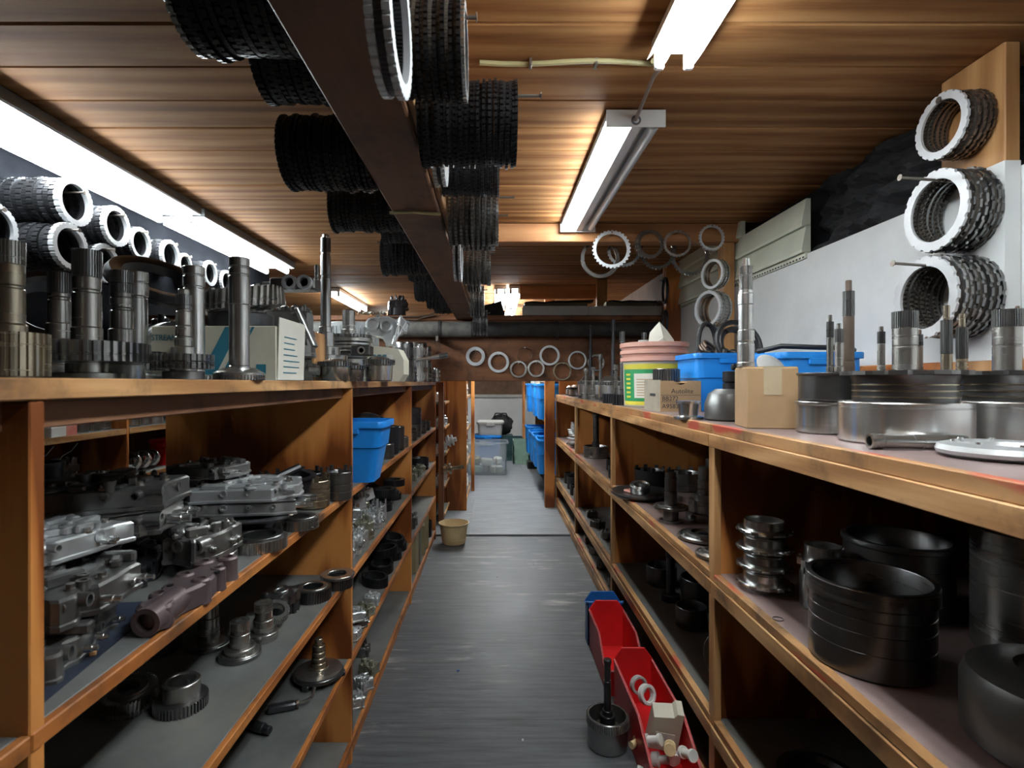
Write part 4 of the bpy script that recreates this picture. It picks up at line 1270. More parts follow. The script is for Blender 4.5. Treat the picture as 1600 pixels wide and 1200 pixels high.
for i, (px, d, r, h, n) in enumerate(((523, 1.70, 0.050, 0.070, 34), (548, 1.80, 0.048, 0.060, 30), (570, 1.85, 0.052, 0.085, 34), (590, 1.98, 0.038, 0.075, 26))):
    t = thing('sun_gear', 'stubby flared gear below the planetary drum on the left shelf, %s from the wooden block' % ORD[i], 'gear', lt(px, d), (0, 0, 0.2*i), 'flared gears at the lip of the left shelf')
    MB().lathe([(0, 0), (r*0.8, 0), (r*0.86, 0.004), (r*0.9, h*0.62), (r, h*0.66), (0, h*0.66)], 32).obj('hub', 'steel_m', t)
    MB().toothed(r*1.04, r*0.4, h*0.66, h*0.86, n, r*0.09).obj('toothed_rim', 'steel_d', t, ang=28)
    MB().lathe([(0, h*0.86), (r*0.8, h*0.86), (r*0.45, h), (0, h)], 24).obj('cone', 'steel_m', t)
MB()
t = thing('solenoid_block', 'small dark block with a round port on the flared gears of the left shelf', 'block', (S(566, 1.85, 0)[0], 1.85, L_TOP+0.0855))
MB().box(-0.032, 0.032, -0.03, 0.03, 0, 0.035, c=0.003).obj('block_body', 'steel_d', t)
MB().lathe([(0, -0.005), (0.014, -0.005), (0.014, 0.006), (0.008, 0.006), (0.008, 0), (0, 0)], 16, T(0.005, -0.03, 0.018) @ RX(PI/2)).obj('port', 'steel_m', t)
# planetary carrier behind
drum('grey toothed drum behind the tall shaft on the left shelf', lt(552, 2.45), 0.11, 0.26, 0.01, 'alu', grooves=((0.05, 0.02, 0.006), (0.12, 0.03, 0.006)), teeth=36)

# cast cover
t = thing('timing_cover', 'grey cast cover with two round bosses propped above the cream box on the left shelf', 'cover', (S(603, 2.30, 0)[0], 2.32, L_TOP+0.222), (PI/2-0.25, 0.30, 0.0))
ol = [(-0.085, -0.035), (-0.06, -0.055), (0.0, -0.05), (0.03, -0.075), (0.055, -0.07), (0.062, -0.02), (0.085, 0.01), (0.082, 0.05), (0.045, 0.065), (0.03, 0.045), (-0.01, 0.05), (-0.05, 0.035), (-0.085, 0.015)]
MB().prism(ol, 0, 0.022, None, 0.004).obj('cover_plate', 'alu', t)
for k, (qx, qy, r, h) in enumerate(((-0.055, -0.012, 0.030, 0.045), (0.002, 0.0, 0.028, 0.042))):
    MB().lathe([(0, 0.02), (r, 0.02), (r*0.94, h), (r*0.7, h+0.002), (r*0.66, h-0.004), (0, h-0.004)], 24, T(qx, qy, 0)).obj('boss', 'alu', t)
mb = MB()
for (a, b) in ((ol[4], ol[7]), (ol[5], ol[8]), (ol[4], ol[8]), (ol[9], ol[6])):
    mb.path([(a[0]*0.9, a[1]*0.9, 0.024), (b[0]*0.9, b[1]*0.9, 0.024)], 0.004, 6)
mb.obj('rib', 'alu', t)
for k in (0, 1, 3, 4, 6, 7, 8, 11):
    MB().cyl(0.007, 0, 0.026, 10, T(ol[k][0]*0.96, ol[k][1]*0.96, 0)).obj('bolt_lug', 'alu', t)
# second cream box
b2 = thing('cardboard_box', 'small cream carton with teal lettering and cut corner, behind the flared gears', 'box', lt(606, 2.30))
ol = [(-0.076, 0), (0.060, 0), (0.078, 0.03), (0.078, 0.09), (0.055, 0.135), (-0.076, 0.15)]
MB().prism(ol, -0.07, 0.07).obj('carton_body', 'cream', b2, (0, 0, 0), UP, ang=0)
MB().box(0.012, 0.034, -0.0715, -0.070, 0.0, 0.110).obj('label_strip', 'paper', b2, ang=0)
MB().box(-0.034, -0.008, -0.0715, -0.070, 0.012, 0.036).obj('printed_logo', 'teal', b2, ang=0)
for k in range(3):
    MB().prism([(-0.070+0.022*k, 0.06), (-0.055+0.022*k, 0.06), (-0.035+0.022*k, 0.11), (-0.050+0.022*k, 0.11)], 0.070, 0.0712).obj('printed_stripe', 'teal', b2, (0, 0, 0), UP, ang=0)
# last group by the header
for i, (px, d, r, h, m) in enumerate(((630, 3.45, 0.070, 0.25, 'steel_d'), (650, 4.02, 0.085, 0.29, 'steel'), (655, 4.20, 0.052, 0.13, 'steel_m'), (664, 4.28, 0.05, 0.28, 'steel_m'), (672, 4.31, 0.032, 0.11, 'steel'))):
    t = thing('planetary_drum', '%s toothed drum at the header end of the left shelf' % ('squat dark', 'tall bright', 'low ridged', 'tall grey', 'smallest silver')[i], 'drum', lt(px, d))
    MB().lathe([(0, 0), (r*0.9, 0), (r*0.95, 0.003), (r*0.95, h*0.4), (r*0.8, h*0.42), (r*0.8, h*0.55), (r*0.95, h*0.57), (r*0.95, h*0.95), (r*0.9, h), (r*0.5, h), (r*0.5, h*0.9), (0, h*0.9)], 30).obj('drum_shell', m, t)
    for k in range(3):
        MB().toothed(r*1.02, r*0.7, h*(0.06+0.31*k), h*(0.24+0.31*k), 30, r*0.06).obj('toothed_ring', m, t, ang=28)
t = shaft('bright shaft lying tipped at the header end of the left shelf', (S(650, 3.70, 0)[0], 3.70, ZY(563, 3.70)), [(0.012, 0.12, 's'), (0.015, 0.04, 's'), (0.019, 0.06, 'x')], 'steel', (0, PI/2-0.17, 0.0))
casting('dark bracket casting under the tipped shaft at the header end of the left shelf', (S(640, 3.72, 0)[0]-0.01, 3.72, L_TOP), 0.11, 0.10, 0.15, 54, 'black', (0, 0, 0.3), 1, 4, 2, small=True)

# ================================================================== left unit, upper shelf, first bay
def sh(px, d, z):
    return S(px, d, z)
rV = random.Random(77)
# near pile of castings against the end panel
casting('lowest dark casting of the pile at the near end of the left middle shelf', (-0.60, 0.70, L1), 0.17, 0.19, 0.050, 61, 'alu_d', (0, 0, 0.25), 1, 8, 3)
casting('middle grey casting of the pile at the near end of the left middle shelf', (-0.60, 0.74, L1+0.044), 0.18, 0.19, 0.056, 62, 'alu_d', (0, 0.0, 0.12), 1, 8, 3)
casting('topmost pale casting of the pile at the near end of the left middle shelf', (-0.645, 0.80, L1+0.094), 0.15, 0.17, 0.045, 63, 'alu', (0, 0.0, -0.2), 1, 7, 2)
tag(MB().box(-0.10, 0.06, -0.16, 0.14, 0, 0.002).obj('rubber_mat', 'mat_blue', None, (-0.575, 0.735, L1+0.0003), (0, 0, 0.12), ang=0), 'torn navy mat under the nearest castings on the left middle shelf', 'mat')
tag(MB().box(-0.004, 0.004, -0.005, 0.005, 0, 0.006, c=0.001).obj('copper_clip', 'oak_y', None, (-0.520, 0.705, L1+0.0025), (0, 0, 0.6)), 'tiny copper clip lying on the navy mat', 'clip')
# the big dark valve body and its support
casting('big dark two-layer valve body in the middle of the left middle shelf', (-0.69, 0.98, L1+0.044), 0.235, 0.20, 0.115, 64, 'alu_d', (0, 0.0, 0.22), 2, 10, 3)
casting('oily block carrying the big dark valve body on the left middle shelf', (-0.69, 1.0, L1), 0.22, 0.17, 0.052, 65, 'black', (0, 0, 0.2), 1, 4, 0)
casting('ribbed grey casting wedged right of the big dark valve body', (-0.548, 1.045, L1+0.024), 0.09, 0.15, 0.070, 66, 'alu_d', (0.0, 0.0, -0.15), 1, 6, 3)
t = thing('shift_casting', 'long purple-brown casting at the lip of the left middle shelf', 'casting', (-0.522, 0.885, L1), (0, 0, 0.05))
ol = []
for k in range(40):
    a_ = k/40*2*PI
    ol.append(((0.026+0.008*math.cos(6*a_))*math.copysign(abs(math.cos(a_))**0.5, math.cos(a_)), 0.118*math.copysign(abs(math.sin(a_))**0.8, math.sin(a_))))
mb = MB().prism(ol, 0, 0.036, None, 0.004)
for (qx, qy, r_, h_) in ((0.018, 0.098, 0.017, 0.041), (0.022, 0.050, 0.013, 0.038), (0.020, -0.005, 0.015, 0.039), (-0.016, 0.08, 0.018, 0.040), (-0.018, 0.02, 0.015, 0.039), (-0.016, -0.06, 0.014, 0.038)):
    mb.lathe([(r_*1.1, 0), (r_, 0.006), (r_, h_-0.003), (r_-0.003, h_), (r_*0.5, h_), (r_*0.5, h_*0.6), (0, h_*0.6)], 18, T(qx, qy, 0))
mb.lathe([(0, 0), (0.020, 0), (0.020, 0.085), (0.013, 0.085), (0.013, 0.06), (0, 0.06)], 20, T(0.004, -0.045, 0.021) @ RX(PI/2))
mb.obj('casting', 'purple', t)
for k, (qx, qy) in enumerate(((0.0, 0.105), (0.03, 0.03), (-0.015, -0.03))):
    MB().cyl(0.005, 0.034, 0.038, 10, T(qx, qy, 0)).obj('bolt_seat', 'black', t)
bearing('large roller bearing at the lip right of the dark valve body', sh(324, 1.075, L1), 0.056, 0.036, 0.022, mat='steel')
t = thing('servo_cylinder', 'black cylinder with a bright bolt standing beside the left end panel', 'cylinder', (S(66, 1.06, 0)[0], 1.06, L1))
MB().lathe([(0, 0), (0.055, 0), (0.060, 0.08), (0.045, 0.10), (0.045, 0.11), (0.034, 0.115), (0.034, 0.185), (0.036, 0.19), (0.036, 0.20), (0.030, 0.20), (0.030, 0.12), (0, 0.12)], 32).obj('cylinder_shell', 'black', t)
MB().lathe([(0, 0), (0.010, 0), (0.010, 0.012), (0.006, 0.013), (0.006, 0.024), (0, 0.026)], 10, T(-0.02, -0.045, 0.095) @ RX(PI/2)).obj('bolt', 'steel', t)
# rings and plates at the back
bk = [(205, 1.45, 0.055, 0.055, 'black', 'dark collar ring'), (225, 1.30, 0.030, 0.045, 'black', 'small black cup'), (190, 1.36, 0.042, 0.070, 'steel_d', 'dark toothed cup'), (178, 1.18, 0.035, 0.020, 'steel_d', 'thin wire-rimmed ring'), (252, 1.51, 0.080, 0.05, 'black', 'wide black toothed ring'), (300, 1.67, 0.070, 0.045, 'black', 'wide oily ring'), (364, 1.70, 0.048, 0.050, 'black', 'oily ring beside the divider')]
for i, (px, d, r, h, m, how) in enumerate(bk):
    drum(how+' at the back, left middle shelf, %s from the left' % ORD[[1, 3, 0, 2, 4, 5, 6][i]], sh(px, d, L1), r, h, r*0.15, m, hub=False, teeth=(30 if i in (2, 4) else 0), name='collar_ring', cat='ring')
t = thing('spoked_hub', 'black wheel with spokes leaning behind the big dark valve body', 'wheel', (S(226, 1.2, 0)[0], 1.245, L1+0.062), (0.55, 0.2, 0))
MB().ring(0.062, 0.052, -0.008, 0.008, 36, None, 0.002).obj('rim', 'black', t)
MB().ring(0.040, 0.012, -0.004, 0.004, 28).obj('web', 'steel_d', t)
for k in range(5):
    MB().box(0.010, 0.053, -0.004, 0.004, -0.003, 0.003, RZ(2*PI*k/5)).obj('spoke', 'steel_d', t, ang=0)
# silver valve body on black pan
t = thing('oil_pan', 'black oil pan under the silver valve body on the left middle shelf', 'pan', (-0.655, 1.33, L1), (0, 0, 0.25))
loft(MB(), [(rrect(0.24, 0.24, 0.03), 0), (rrect(0.29, 0.30, 0.035), 0.045), (rrect(0.33, 0.34, 0.04), 0.046), (rrect(0.33, 0.34, 0.04), 0.050), (rrect(0.28, 0.29, 0.035), 0.050), (rrect(0.23, 0.23, 0.03), 0.005)]).obj('pan_shell', 'black', t)
casting('silver drilled valve body lying on the black pan', (-0.645, 1.32, L1+0.051), 0.27, 0.21, 0.085, 68, 'alu', (0, 0, 0.18), 2, 10, 4)
casting('grey drilled casting stacked on the silver valve body', (-0.70, 1.345, L1+0.118), 0.17, 0.15, 0.040, 70, 'alu_d', (0, 0, -0.2), 1, 6, 2)
t = thing('oil_filter', 'black moulded filter tray at the front right of the silver valve body', 'filter', (-0.570, 1.455, L1+0.056), (0.10, -0.10, 0.85))
loft(MB(), [(rrect(0.16, 0.07, 0.02), 0), (rrect(0.185, 0.085, 0.025), 0.04), (rrect(0.20, 0.10, 0.03), 0.041), (rrect(0.20, 0.10, 0.03), 0.046), (rrect(0.17, 0.075, 0.02), 0.046), (rrect(0.15, 0.06, 0.02), 0.006)]).obj('tray_shell', 'black_pl', t)
MB().path([(-0.05, 0, 0.02), (0, 0.0, 0.05), (0.07, 0.01, 0.06)], 0.012, 10).obj('spout', 'black_pl', t)
gear('flat splined ring at the lip of the left middle shelf, left of two', sh(418, 1.215, L1), 0.058, 0.036, 0.024, 40, 'steel_m', (0, 0, 0), (0.050, 0.034, 0.003, 0.030, 'steel_d'), 0, 0.003)
gear('flat splined ring at the lip of the left middle shelf, right of two', sh(468, 1.335, L1), 0.046, 0.027, 0.024, 36, 'steel_m', (0, 0, 0), (0.040, 0.025, 0.003, 0.029, 'steel_d'), 0, 0.003)
dd = [(489, 1.555, 0.047, 0.078, 'bronze', 'bronze-grey drum', 6), (530, 1.66, 0.038, 0.085, 'steel_d', 'dark drum against the divider', 5), (462, 1.60, 0.042, 0.060, 'steel_d', 'low slotted drum', 6), (437, 1.70, 0.045, 0.065, 'black', 'oily slotted drum', 6), (484, 1.70, 0.040, 0.075, 'black', 'black slotted drum', 5), (398, 1.68, 0.045, 0.060, 'black', 'shadowed slotted drum', 6)]
for i, (px, d, r, h, m, how, lg) in enumerate(dd):
    drum(how+' in the group left of the blue bin, left middle shelf', sh(px, d, L1), r, h, 0.006, m, grooves=((h*0.3, 0.004, 0.002), (h*0.55, 0.004, 0.002)), lugs=lg, hub=True, group='slotted drums left of the blue bin')

# upper shelf, second bay: blue tote, drums
tote('blue plastic tote with a folded rim on the left shelving', (-0.517, 2.005, L1), 0.265, 0.22, 0.218, 'blue', (0, 0, 0), taper=0.66)
d2 = [(-0.515, 2.55, 0.044, 0.070, 'steel_d', 34, 'low splined drum'), (-0.525, 2.71, 0.050, 0.140, 'black', 40, 'tall splined drum'), (-0.522, 2.875, 0.048, 0.125, 'steel_d', 0, 'smooth dark drum'), (-0.51, 2.99, 0.040, 0.060, 'steel_m', 0, 'bright-edged drum near the divider')]
for i, (x, d, r, h, m, n, how) in enumerate(d2):
    drum(how+' right of the blue tote on the left shelving', (x, d, L1), r, h, 0.006, m, teeth=n, grooves=((h*0.5, 0.004, 0.002),), hub=False)
t = drum('tipped bright drum resting behind the splined drums right of the blue tote', (-0.66, 2.90, L1+0.10), 0.075, 0.055, 0.006, 'steel_m', rot=(0.3, 0.35, 0), hub=False)

drum('dark drum propping the tipped bright drum right of the blue tote', (-0.66, 2.92, L1), 0.06, 0.09, 0.006, 'black', hub=False)
# lower shelves, first bay
l2 = L2
gear('wide flanged ring gear at the far end of the left second shelf', sh(527, 1.68, l2), 0.048, 0.030, 0.03, 40, 'steel_d', (0, 0, 0), (0.052, 0.028, 0.030, 0.040, 'steel_m'), 0, 0.003)
gear('helical ring gear second from the far end of the left second shelf', sh(489, 1.585, l2), 0.052, 0.030, 0.034, 44, 'steel_d', (0, 0, 0), (0.042, 0.028, 0.032, 0.037, 'steel_m'), 0.06, 0.004)
t = gear('planetary carrier with a raised bright bore on the left second shelf', sh(459, 1.50, l2), 0.050, 0.020, 0.028, 12, 'black', (0, 0, 0), (0.020, 0.013, 0.02, 0.058, 'steel'), 0, 0.006)
MB().toothed(0.052, 0.02, 0.030, 0.052, 8, 0.008).obj('upper_cage', 'steel_d', t, ang=28)
for k in range(4):
    MB().cyl(0.007, 0.05, 0.056, 10, T(0.036*math.cos(PI/2*k+.4), 0.036*math.sin(PI/2*k+.4), 0)).obj('pinion_pin', 'steel', t)
gear('small helical gear leaning behind a splined hub on the left second shelf', (S(432, 1.42, 0)[0], 1.41, l2+0.026), 0.034, 0.022, 0.02, 36, 'steel_m', (0.35, 0.3, 0), None, 0.05, 0.003)
for i, (px, d, seg_, how, bs) in enumerate(((412, 1.335, [(0.034, 0.020, 's'), (0.024, 0.030, 's'), (0.020, 0.020, 's'), (0.0215, 0.020, 'x')], 'splined hub right of the flanged shaft', []),
                                           (375, 1.25, [(0.042, 0.012, 's'), (0.034, 0.012, 's'), (0.022, 0.030, 's'), (0.020, 0.010, 's'), (0.0215, 0.018, 'x')], 'flanged splined hub in the middle', [('ring', 0.046, 0.02, 0.0, 0.010, 0, 'steel_d')]),
                                           (326, 1.30, [(0.040, 0.010, 's'), (0.024, 0.060, 's'), (0.0215, 0.032, 'x')], 'shadowed splined hub on a flange', [('ring', 0.048, 0.02, 0.0, 0.009, 0, 'steel_d')]))):
    shaft(how+' on the left second shelf', sh(px, d, l2), seg_, 'steel_m', base=bs, name='splined_hub', cat='hub')
gear('dark gear with a bright toothed edge at the bottom of the picture, left second shelf', sh(200, 1.055, l2+0.008), 0.050, 0.022, 0.030, 46, 'steel_m', (0.12, 0.1, 0), (0.034, 0.02, 0.028, 0.036, 'steel_d'), 0, 0.004)
gear('gear with a raised plain collar at the picture bottom, left second shelf', sh(283, 1.055, l2), 0.048, 0.022, 0.020, 46, 'steel_d', (0, 0, 0), (0.034, 0.025, 0.018, 0.052, 'steel_m'), 0, 0.004)
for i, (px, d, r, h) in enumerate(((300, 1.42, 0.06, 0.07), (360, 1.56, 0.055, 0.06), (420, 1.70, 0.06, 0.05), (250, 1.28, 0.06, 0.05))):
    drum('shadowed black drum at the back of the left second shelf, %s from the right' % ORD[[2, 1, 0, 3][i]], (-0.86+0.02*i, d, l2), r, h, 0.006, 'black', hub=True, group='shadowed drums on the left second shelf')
l3 = L3
t = shaft('ringed shaft on a wide dark flange on the left third shelf', sh(498, 1.66, l3), [(0.045, 0.030, 's'), (0.030, 0.010, 's'), (0.021, 0.012, 's'), (0.018, 0.006, 's'), (0.021, 0.010, 's'), (0.018, 0.006, 's'), (0.020, 0.010, 's'), (0.017, 0.006, 's'), (0.019, 0.014, 's'), (0.012, 0.02, 's')], 'bronze',
          base=[('ring', 0.074, 0.02, 0.014, 0.026, 0, 'steel_d'), ('cone', 0.070, 0.045, 0.026, 0.036, 0, 'steel_m')])
for k in range(3):
    MB().box(0.045, 0.078, -0.010, 0.010, 0.0, 0.016, RZ(2*PI*k/3+0.3), c=0.002).obj('foot', 'black', t)
t = thing('hand_clamp', 'black rod tool with a bent handle on the left third shelf', 'tool', sh(445, 1.50, l3), (0, 0, 0.35))
MB().box(-0.045, 0.030, -0.012, 0.012, 0.0, 0.020, c=0.004).obj('bar', 'black', t)
MB().path([(0.028, 0, 0.012), (0.060, 0.004, 0.014), (0.072, 0.006, 0.02), (0.078, 0.006, 0.045)], 0.0045, 8).obj('bent_rod', 'steel_m', t)
MB().lathe([(0, 0), (0.012, 0), (0.012, 0.006), (0, 0.006)], 12, T(0.030, 0, 0.011) @ RY(PI/2)).obj('end_disc', 'iron', t)
shaft('short dark shaft lying at the bottom of the picture on the left third shelf', (S(395, 1.46, 0)[0], 1.42, l3+0.014), [(0.013, 0.06, 's'), (0.010, 0.02, 's')], 'black', (PI/2, 0, 1.2))

# ================================================================== left unit: second and third bays, lower shelves
def loopbelt(label, loc, w, l, h, n, rot, group=None, mat='black'):
    """link chain lying as a loop"""
    t = thing('drive_chain', label, 'chain', loc, rot, group)
    mb = MB()
    r = min(w, l)/2
    mb.toothed(r, r*0.80, 0, h, n, r*0.07, Matrix.Diagonal((w/(2*r), l/(2*r), 1, 1)), 0.0)
    mb.obj('link_band', mat, t, ang=28)
    me = MB().cyl(0.0028, -0.0008, h+0.0008, 6).mesh('pin', 'steel_d')
    for k in range(0, n, 2):
        a = 2*PI*k/n
        link('pin', me, t, (w/2*0.87*math.cos(a), l/2*0.87*math.sin(a), 0))
    return t

# silver valve blocks heaped on the second shelf of the second bay
rb = random.Random(21)
k = 0
for row, cx0 in enumerate((-0.525, -0.60, -0.675)):
    for q in range(7):
        cx, y0 = cx0+rb.uniform(-.01, .01), 1.91+0.092*q+0.03*row+rb.uniform(-.01, .01)
        casting('silver valve block heaped below the blue tote, %s row, %s from the camera' % (('aisle', 'middle', 'back')[row], ORD[q]), (cx, y0, L2), 0.072, 0.085, 0.08+rb.uniform(0, 0.03), 300+k, 'alu' if k % 5 != 3 else 'alu_g', (0, 0, rb.uniform(-.5, .5)), 1, 3, 1, small=True, group='silver valve blocks heaped below the blue tote')
        k += 1
for q, (cx, y0) in enumerate(((-0.56, 1.98), (-0.63, 2.06), (-0.57, 2.12), (-0.64, 2.21), (-0.57, 2.27), (-0.64, 2.35), (-0.57, 2.42), (-0.63, 2.50))):
    casting('silver valve block perched on the heap below the blue tote, %s from the camera' % ORD[q], (cx, y0, L2+0.085), 0.07, 0.08, 0.07, 330+k, 'alu' if k % 4 else 'alu_g', (rb.uniform(-.2, .2), rb.uniform(-.2, .2), rb.uniform(-1, 1)), 1, 3, 1, small=True, group='silver valve blocks perched on the heap')
    k += 1
for i in range(9):
    gear('black ring gear behind the silver valve blocks, %s layer, %s in depth' % (('bottom', 'middle', 'top')[i//3], ORD[i % 3]), (-0.56-0.13*(i % 2)+0.01*(i // 3), 2.68+0.13*(i % 3), L2+0.037*(i//3)), 0.058, 0.036, 0.034, 40, 'black', group='black ring gears behind the silver valve blocks')
casting('loose silver valve at the near end of the shelf below the blue tote', (-0.52, 1.845, L2), 0.055, 0.06, 0.04, 351, 'alu', (0, 0, 0.7), 1, 3, 1, small=True, name='valve_block')
# chains on the third shelf
for i, (x, d, z, w, l, rz, rx) in enumerate(((-0.535, 2.96, 0, 0.12, 0.15, 0.3, 0), (-0.54, 2.80, 0, 0.13, 0.13, 1.1, 0), (-0.545, 2.89, 0.042, 0.12, 0.15, 0.9, 0.12), (-0.54, 2.62, 0, 0.11, 0.17, 0.2, 0), (-0.535, 2.44, 0, 0.10, 0.15, 0.8, 0), (-0.64, 2.75, 0, 0.12, 0.16, 0.5, 0), (-0.545, 2.70, 0.042, 0.12, 0.14, 1.9, -0.1))):
    loopbelt('black drive chain loop on the left third shelf, %s' % ('farthest at the lip', 'second farthest at the lip', 'on top of the two farthest', 'second nearest', 'nearest', 'behind the lip row', 'resting on the middle ones')[i], (x, d, L3+z), w, l, 0.040, 44, (rx, 0, rz), 'drive chains on the left third shelf')
for i, (px, d, z, m) in enumerate(((571, 1.92, L3, 'alu'), (578, 2.02, L3, 'alu_d'), (583, 2.12, L3, 'alu_g'), (589, 2.22, L3, 'alu'), (575, 1.97, L3+0.045, 'alu'))):
    casting('small silver casting on the left third shelf below the heap, %s' % ('nearest', 'second nearest', 'olive one', 'farthest', 'perched on the two nearest')[i], (min(S(px, d, 0)[0], -0.50), d, z), 0.06, 0.07, 0.05, 360+i, m, (0, 0, 0.5*i), 1, 3, 1, small=True, name='valve_block')
for i, (px, d, m) in enumerate(((572, 1.86, 'alu_d'), (580, 1.98, 'alu'), (586, 2.09, 'alu'), (590, 2.20, 'alu_g'), (565, 2.35, 'alu_d'))):
    casting('small casting on the bottom left shelf near the aisle, %s from the camera' % ORD[i], (min(S(px, d, 0)[0], -0.505), d, L4), 0.065, 0.075, 0.06, 370+i, m, (0, 0, 0.4*i), 1, 4, 1, small=True, name='valve_block')
for i, (px, d, how) in enumerate(((573, 1.83, 'nearest'), (577, 1.86, 'second'))):
    shaft('thin bright pin at the near end of the bottom left shelf, '+how, (-0.50-0.02*i, 1.865+0.03*i, L4+0.0065), [(0.004, 0.05, 's'), (0.006, 0.006, 's')], 'steel', (PI/2-0.1, 0, 0.3))
# third bay
for i, (px, d, r, h, z, m, how) in enumerate(((663, 3.55, 0.058, 0.085, L1, 'steel_d', 'lower drum of a two-high stack'), (663, 3.55, 0.060, 0.105, L1+0.086, 'black', 'upper drum of a two-high stack'), (652, 3.35, 0.055, 0.075, L1, 'steel_d', 'near squat drum'), (678, 4.05, 0.045, 0.07, L1, 'black', 'far small drum'), (672, 3.82, 0.05, 0.09, L1, 'steel_d', 'drum behind the two-high stack'))):
    drum(how+' on the left shelving next to the header', (min(S(px, d, 0)[0]-0.02, LX-r-0.01), d, z), r, h, 0.006, m, grooves=((h*0.4, 0.005, 0.002), (h*0.65, 0.005, 0.002)), hub=False)
t = thing('tin_cover', 'bright round lid overhanging two tubes on the left shelving next to the header', 'lid', (-0.53, 3.20, L1))
MB().lathe([(0, 0.03), (0.045, 0.03), (0.045, 0), (0.047, 0), (0.050, 0.05), (0.040, 0.058), (0, 0.06)], 32).obj('cap_shell', 'steel', t)
for i, xx in enumerate((-0.535, -0.505)):
    shaft('%s of two bright tubes standing on the left shelving near the header' % ('left', 'right')[i], (xx, 3.27+0.01*i, L2), [(0.010, 0.16, 's'), (0.012, 0.02, 's'), (0.014, 0.012, 's')], 'steel')
t = drum('black ribbed tub on the second shelf next to the header', (-0.54, 3.95, L2+0.0), 0.065, 0.085, 0.006, 'black', grooves=((0.02, 0.006, 0.003), (0.045, 0.006, 0.003)), hub=False)
for i in range(9):
    casting('silver valve block in the far heap near the header, row %s, %s from the aisle' % (('one', 'two', 'three')[i//3], ORD[i % 3]), (-0.53-0.07*(i % 3), 3.25+0.10*(i//3)+0.02*(i % 2), L3), 0.06, 0.075, 0.09+0.02*(i % 2), 390+i, 'alu' if i % 3 else 'alu_d', (0, 0, 0.3*i), 1, 2, 1, small=True, group='far heap of silver valve blocks', name='valve_block')
for i in range(5):
    casting('greenish valve block on the left second shelf near the header, %s in depth' % ORD[i], (-0.52-0.06*(i % 2), 3.50+0.09*i, L3+0.0 if i > 9 else L2), 0.06, 0.07, 0.06, 410+i, 'alu_g', (0, 0, 0.6*i), 1, 2, 1, small=True, group='greenish valve blocks near the header', name='valve_block')
for i, (y0, h, m) in enumerate(((3.35, 0.22, 'olive'), (3.52, 0.24, 'khaki'), (3.70, 0.20, 'olive'), (3.86, 0.23, 'olive'))):
    carton('%s olive carton standing on the bottom left shelf by the tan bowl' % ('nearest', 'second', 'third', 'farthest')[i], (-0.54, y0+0.05, L4), 0.12, 0.12, h, m, (0, 0, 0.1*i), name='cardboard_box')
drum('black pot on the bottom left shelf by the tan bowl', (-0.53, 4.16, L4), 0.055, 0.12, 0.005, 'black_pl', hub=False, name='plastic_pot', cat='pot')
# short bay behind the header
rq = random.Random(9)
for z, n in ((1.08, 2), (0.86, 3), (0.62, 3), (0.34, 3)):
    for i in range(n):
        casting('small silver casting in the short bay behind the header, %s shelf, %s in depth' % ({1.08: 'top', 0.86: 'second', 0.62: 'third', 0.34: 'fourth'}[z], ORD[i]), (-0.49-0.02*(i % 2), 4.85+0.13*i, z), 0.085, 0.09, 0.09, 430+i+int(z*100), ('alu', 'alu_d', 'alu')[i], (0, 0, rq.uniform(-1, 1)), 1, 3, 1, small=True, group='castings in the short bay, %d mm shelf' % int(z*1000), name='valve_block')
t = shaft('spindle with black collars sticking into the aisle from the dark post', (-0.44, 4.72, 0.50), [(0.045, 0.03, 's'), (0.03, 0.02, 's'), (0.05, 0.02, 's'), (0.016, 0.06, 's'), (0.018, 0.05, 'x')], 'bronze', (0, PI/2-0.12, 0.0))
t = shaft('pale flat gear stack sticking out below the orange post behind the header', (-0.43, 4.90, 0.72), [(0.04, 0.02, 's'), (0.055, 0.012, 's'), (0.03, 0.02, 's'), (0.05, 0.012, 's'), (0.02, 0.03, 's')], 'alu', (0, PI/2-0.25, 0))

# ================================================================== second unit behind the left one
def u2(px, z, off=0.10):
    X = UX-off
    d = X*F/(px-VPX)
    return (X, d, z)
items = [(75, 1.0, 'b', 'grey steel block'), (105, 1.0, 'r', 'red-painted block')]
carton('pale box on the back-aisle shelf, seen just right of the end panel', u2(82, 1.0, 0.06), 0.12, 0.10, 0.045, 'white_pl', (0, 0, 0.1), name='parts_box')
carton('red-fronted box on the back-aisle shelf seen through the left shelving', u2(97, 1.0, 0.06), 0.09, 0.08, 0.05, 'salmon', (0, 0, 0.0), name='parts_box')
for i, px in enumerate((104, 124, 143, 159)):
    gear('dark gear on the back-aisle shelf seen through the left shelving, %s from the left' % ORD[i], u2(px, 1.0, 0.10), 0.039, 0.02, 0.035+0.012*(i % 2), 32, 'steel_m', group='gears on the back-aisle shelf')
for i, (px, h) in enumerate(((2.62, 0.15), (2.72, 0.16), (2.82, 0.15), (3.06, 0.18), (3.16, 0.17))):
    shaft('upright shaft behind the gears of the back-aisle shelf, %s from the left' % ORD[i], (-2.24, px, 1.0), [(0.035, 0.03, 's'), (0.02, h-0.05, 's'), (0.022, 0.04, 'x')], 'steel_m', group='shafts on the back-aisle shelf')
for i, px in enumerate((205, 224, 240)):
    drum('bright drum on the back-aisle shelf left of the plywood divider, %s from the left' % ORD[i], u2(px, 1.0, 0.10), 0.050, 0.10, 0.006, 'steel', hub=False, grooves=((0.03, 0.01, 0.003),), group='bright drums on the back-aisle shelf')
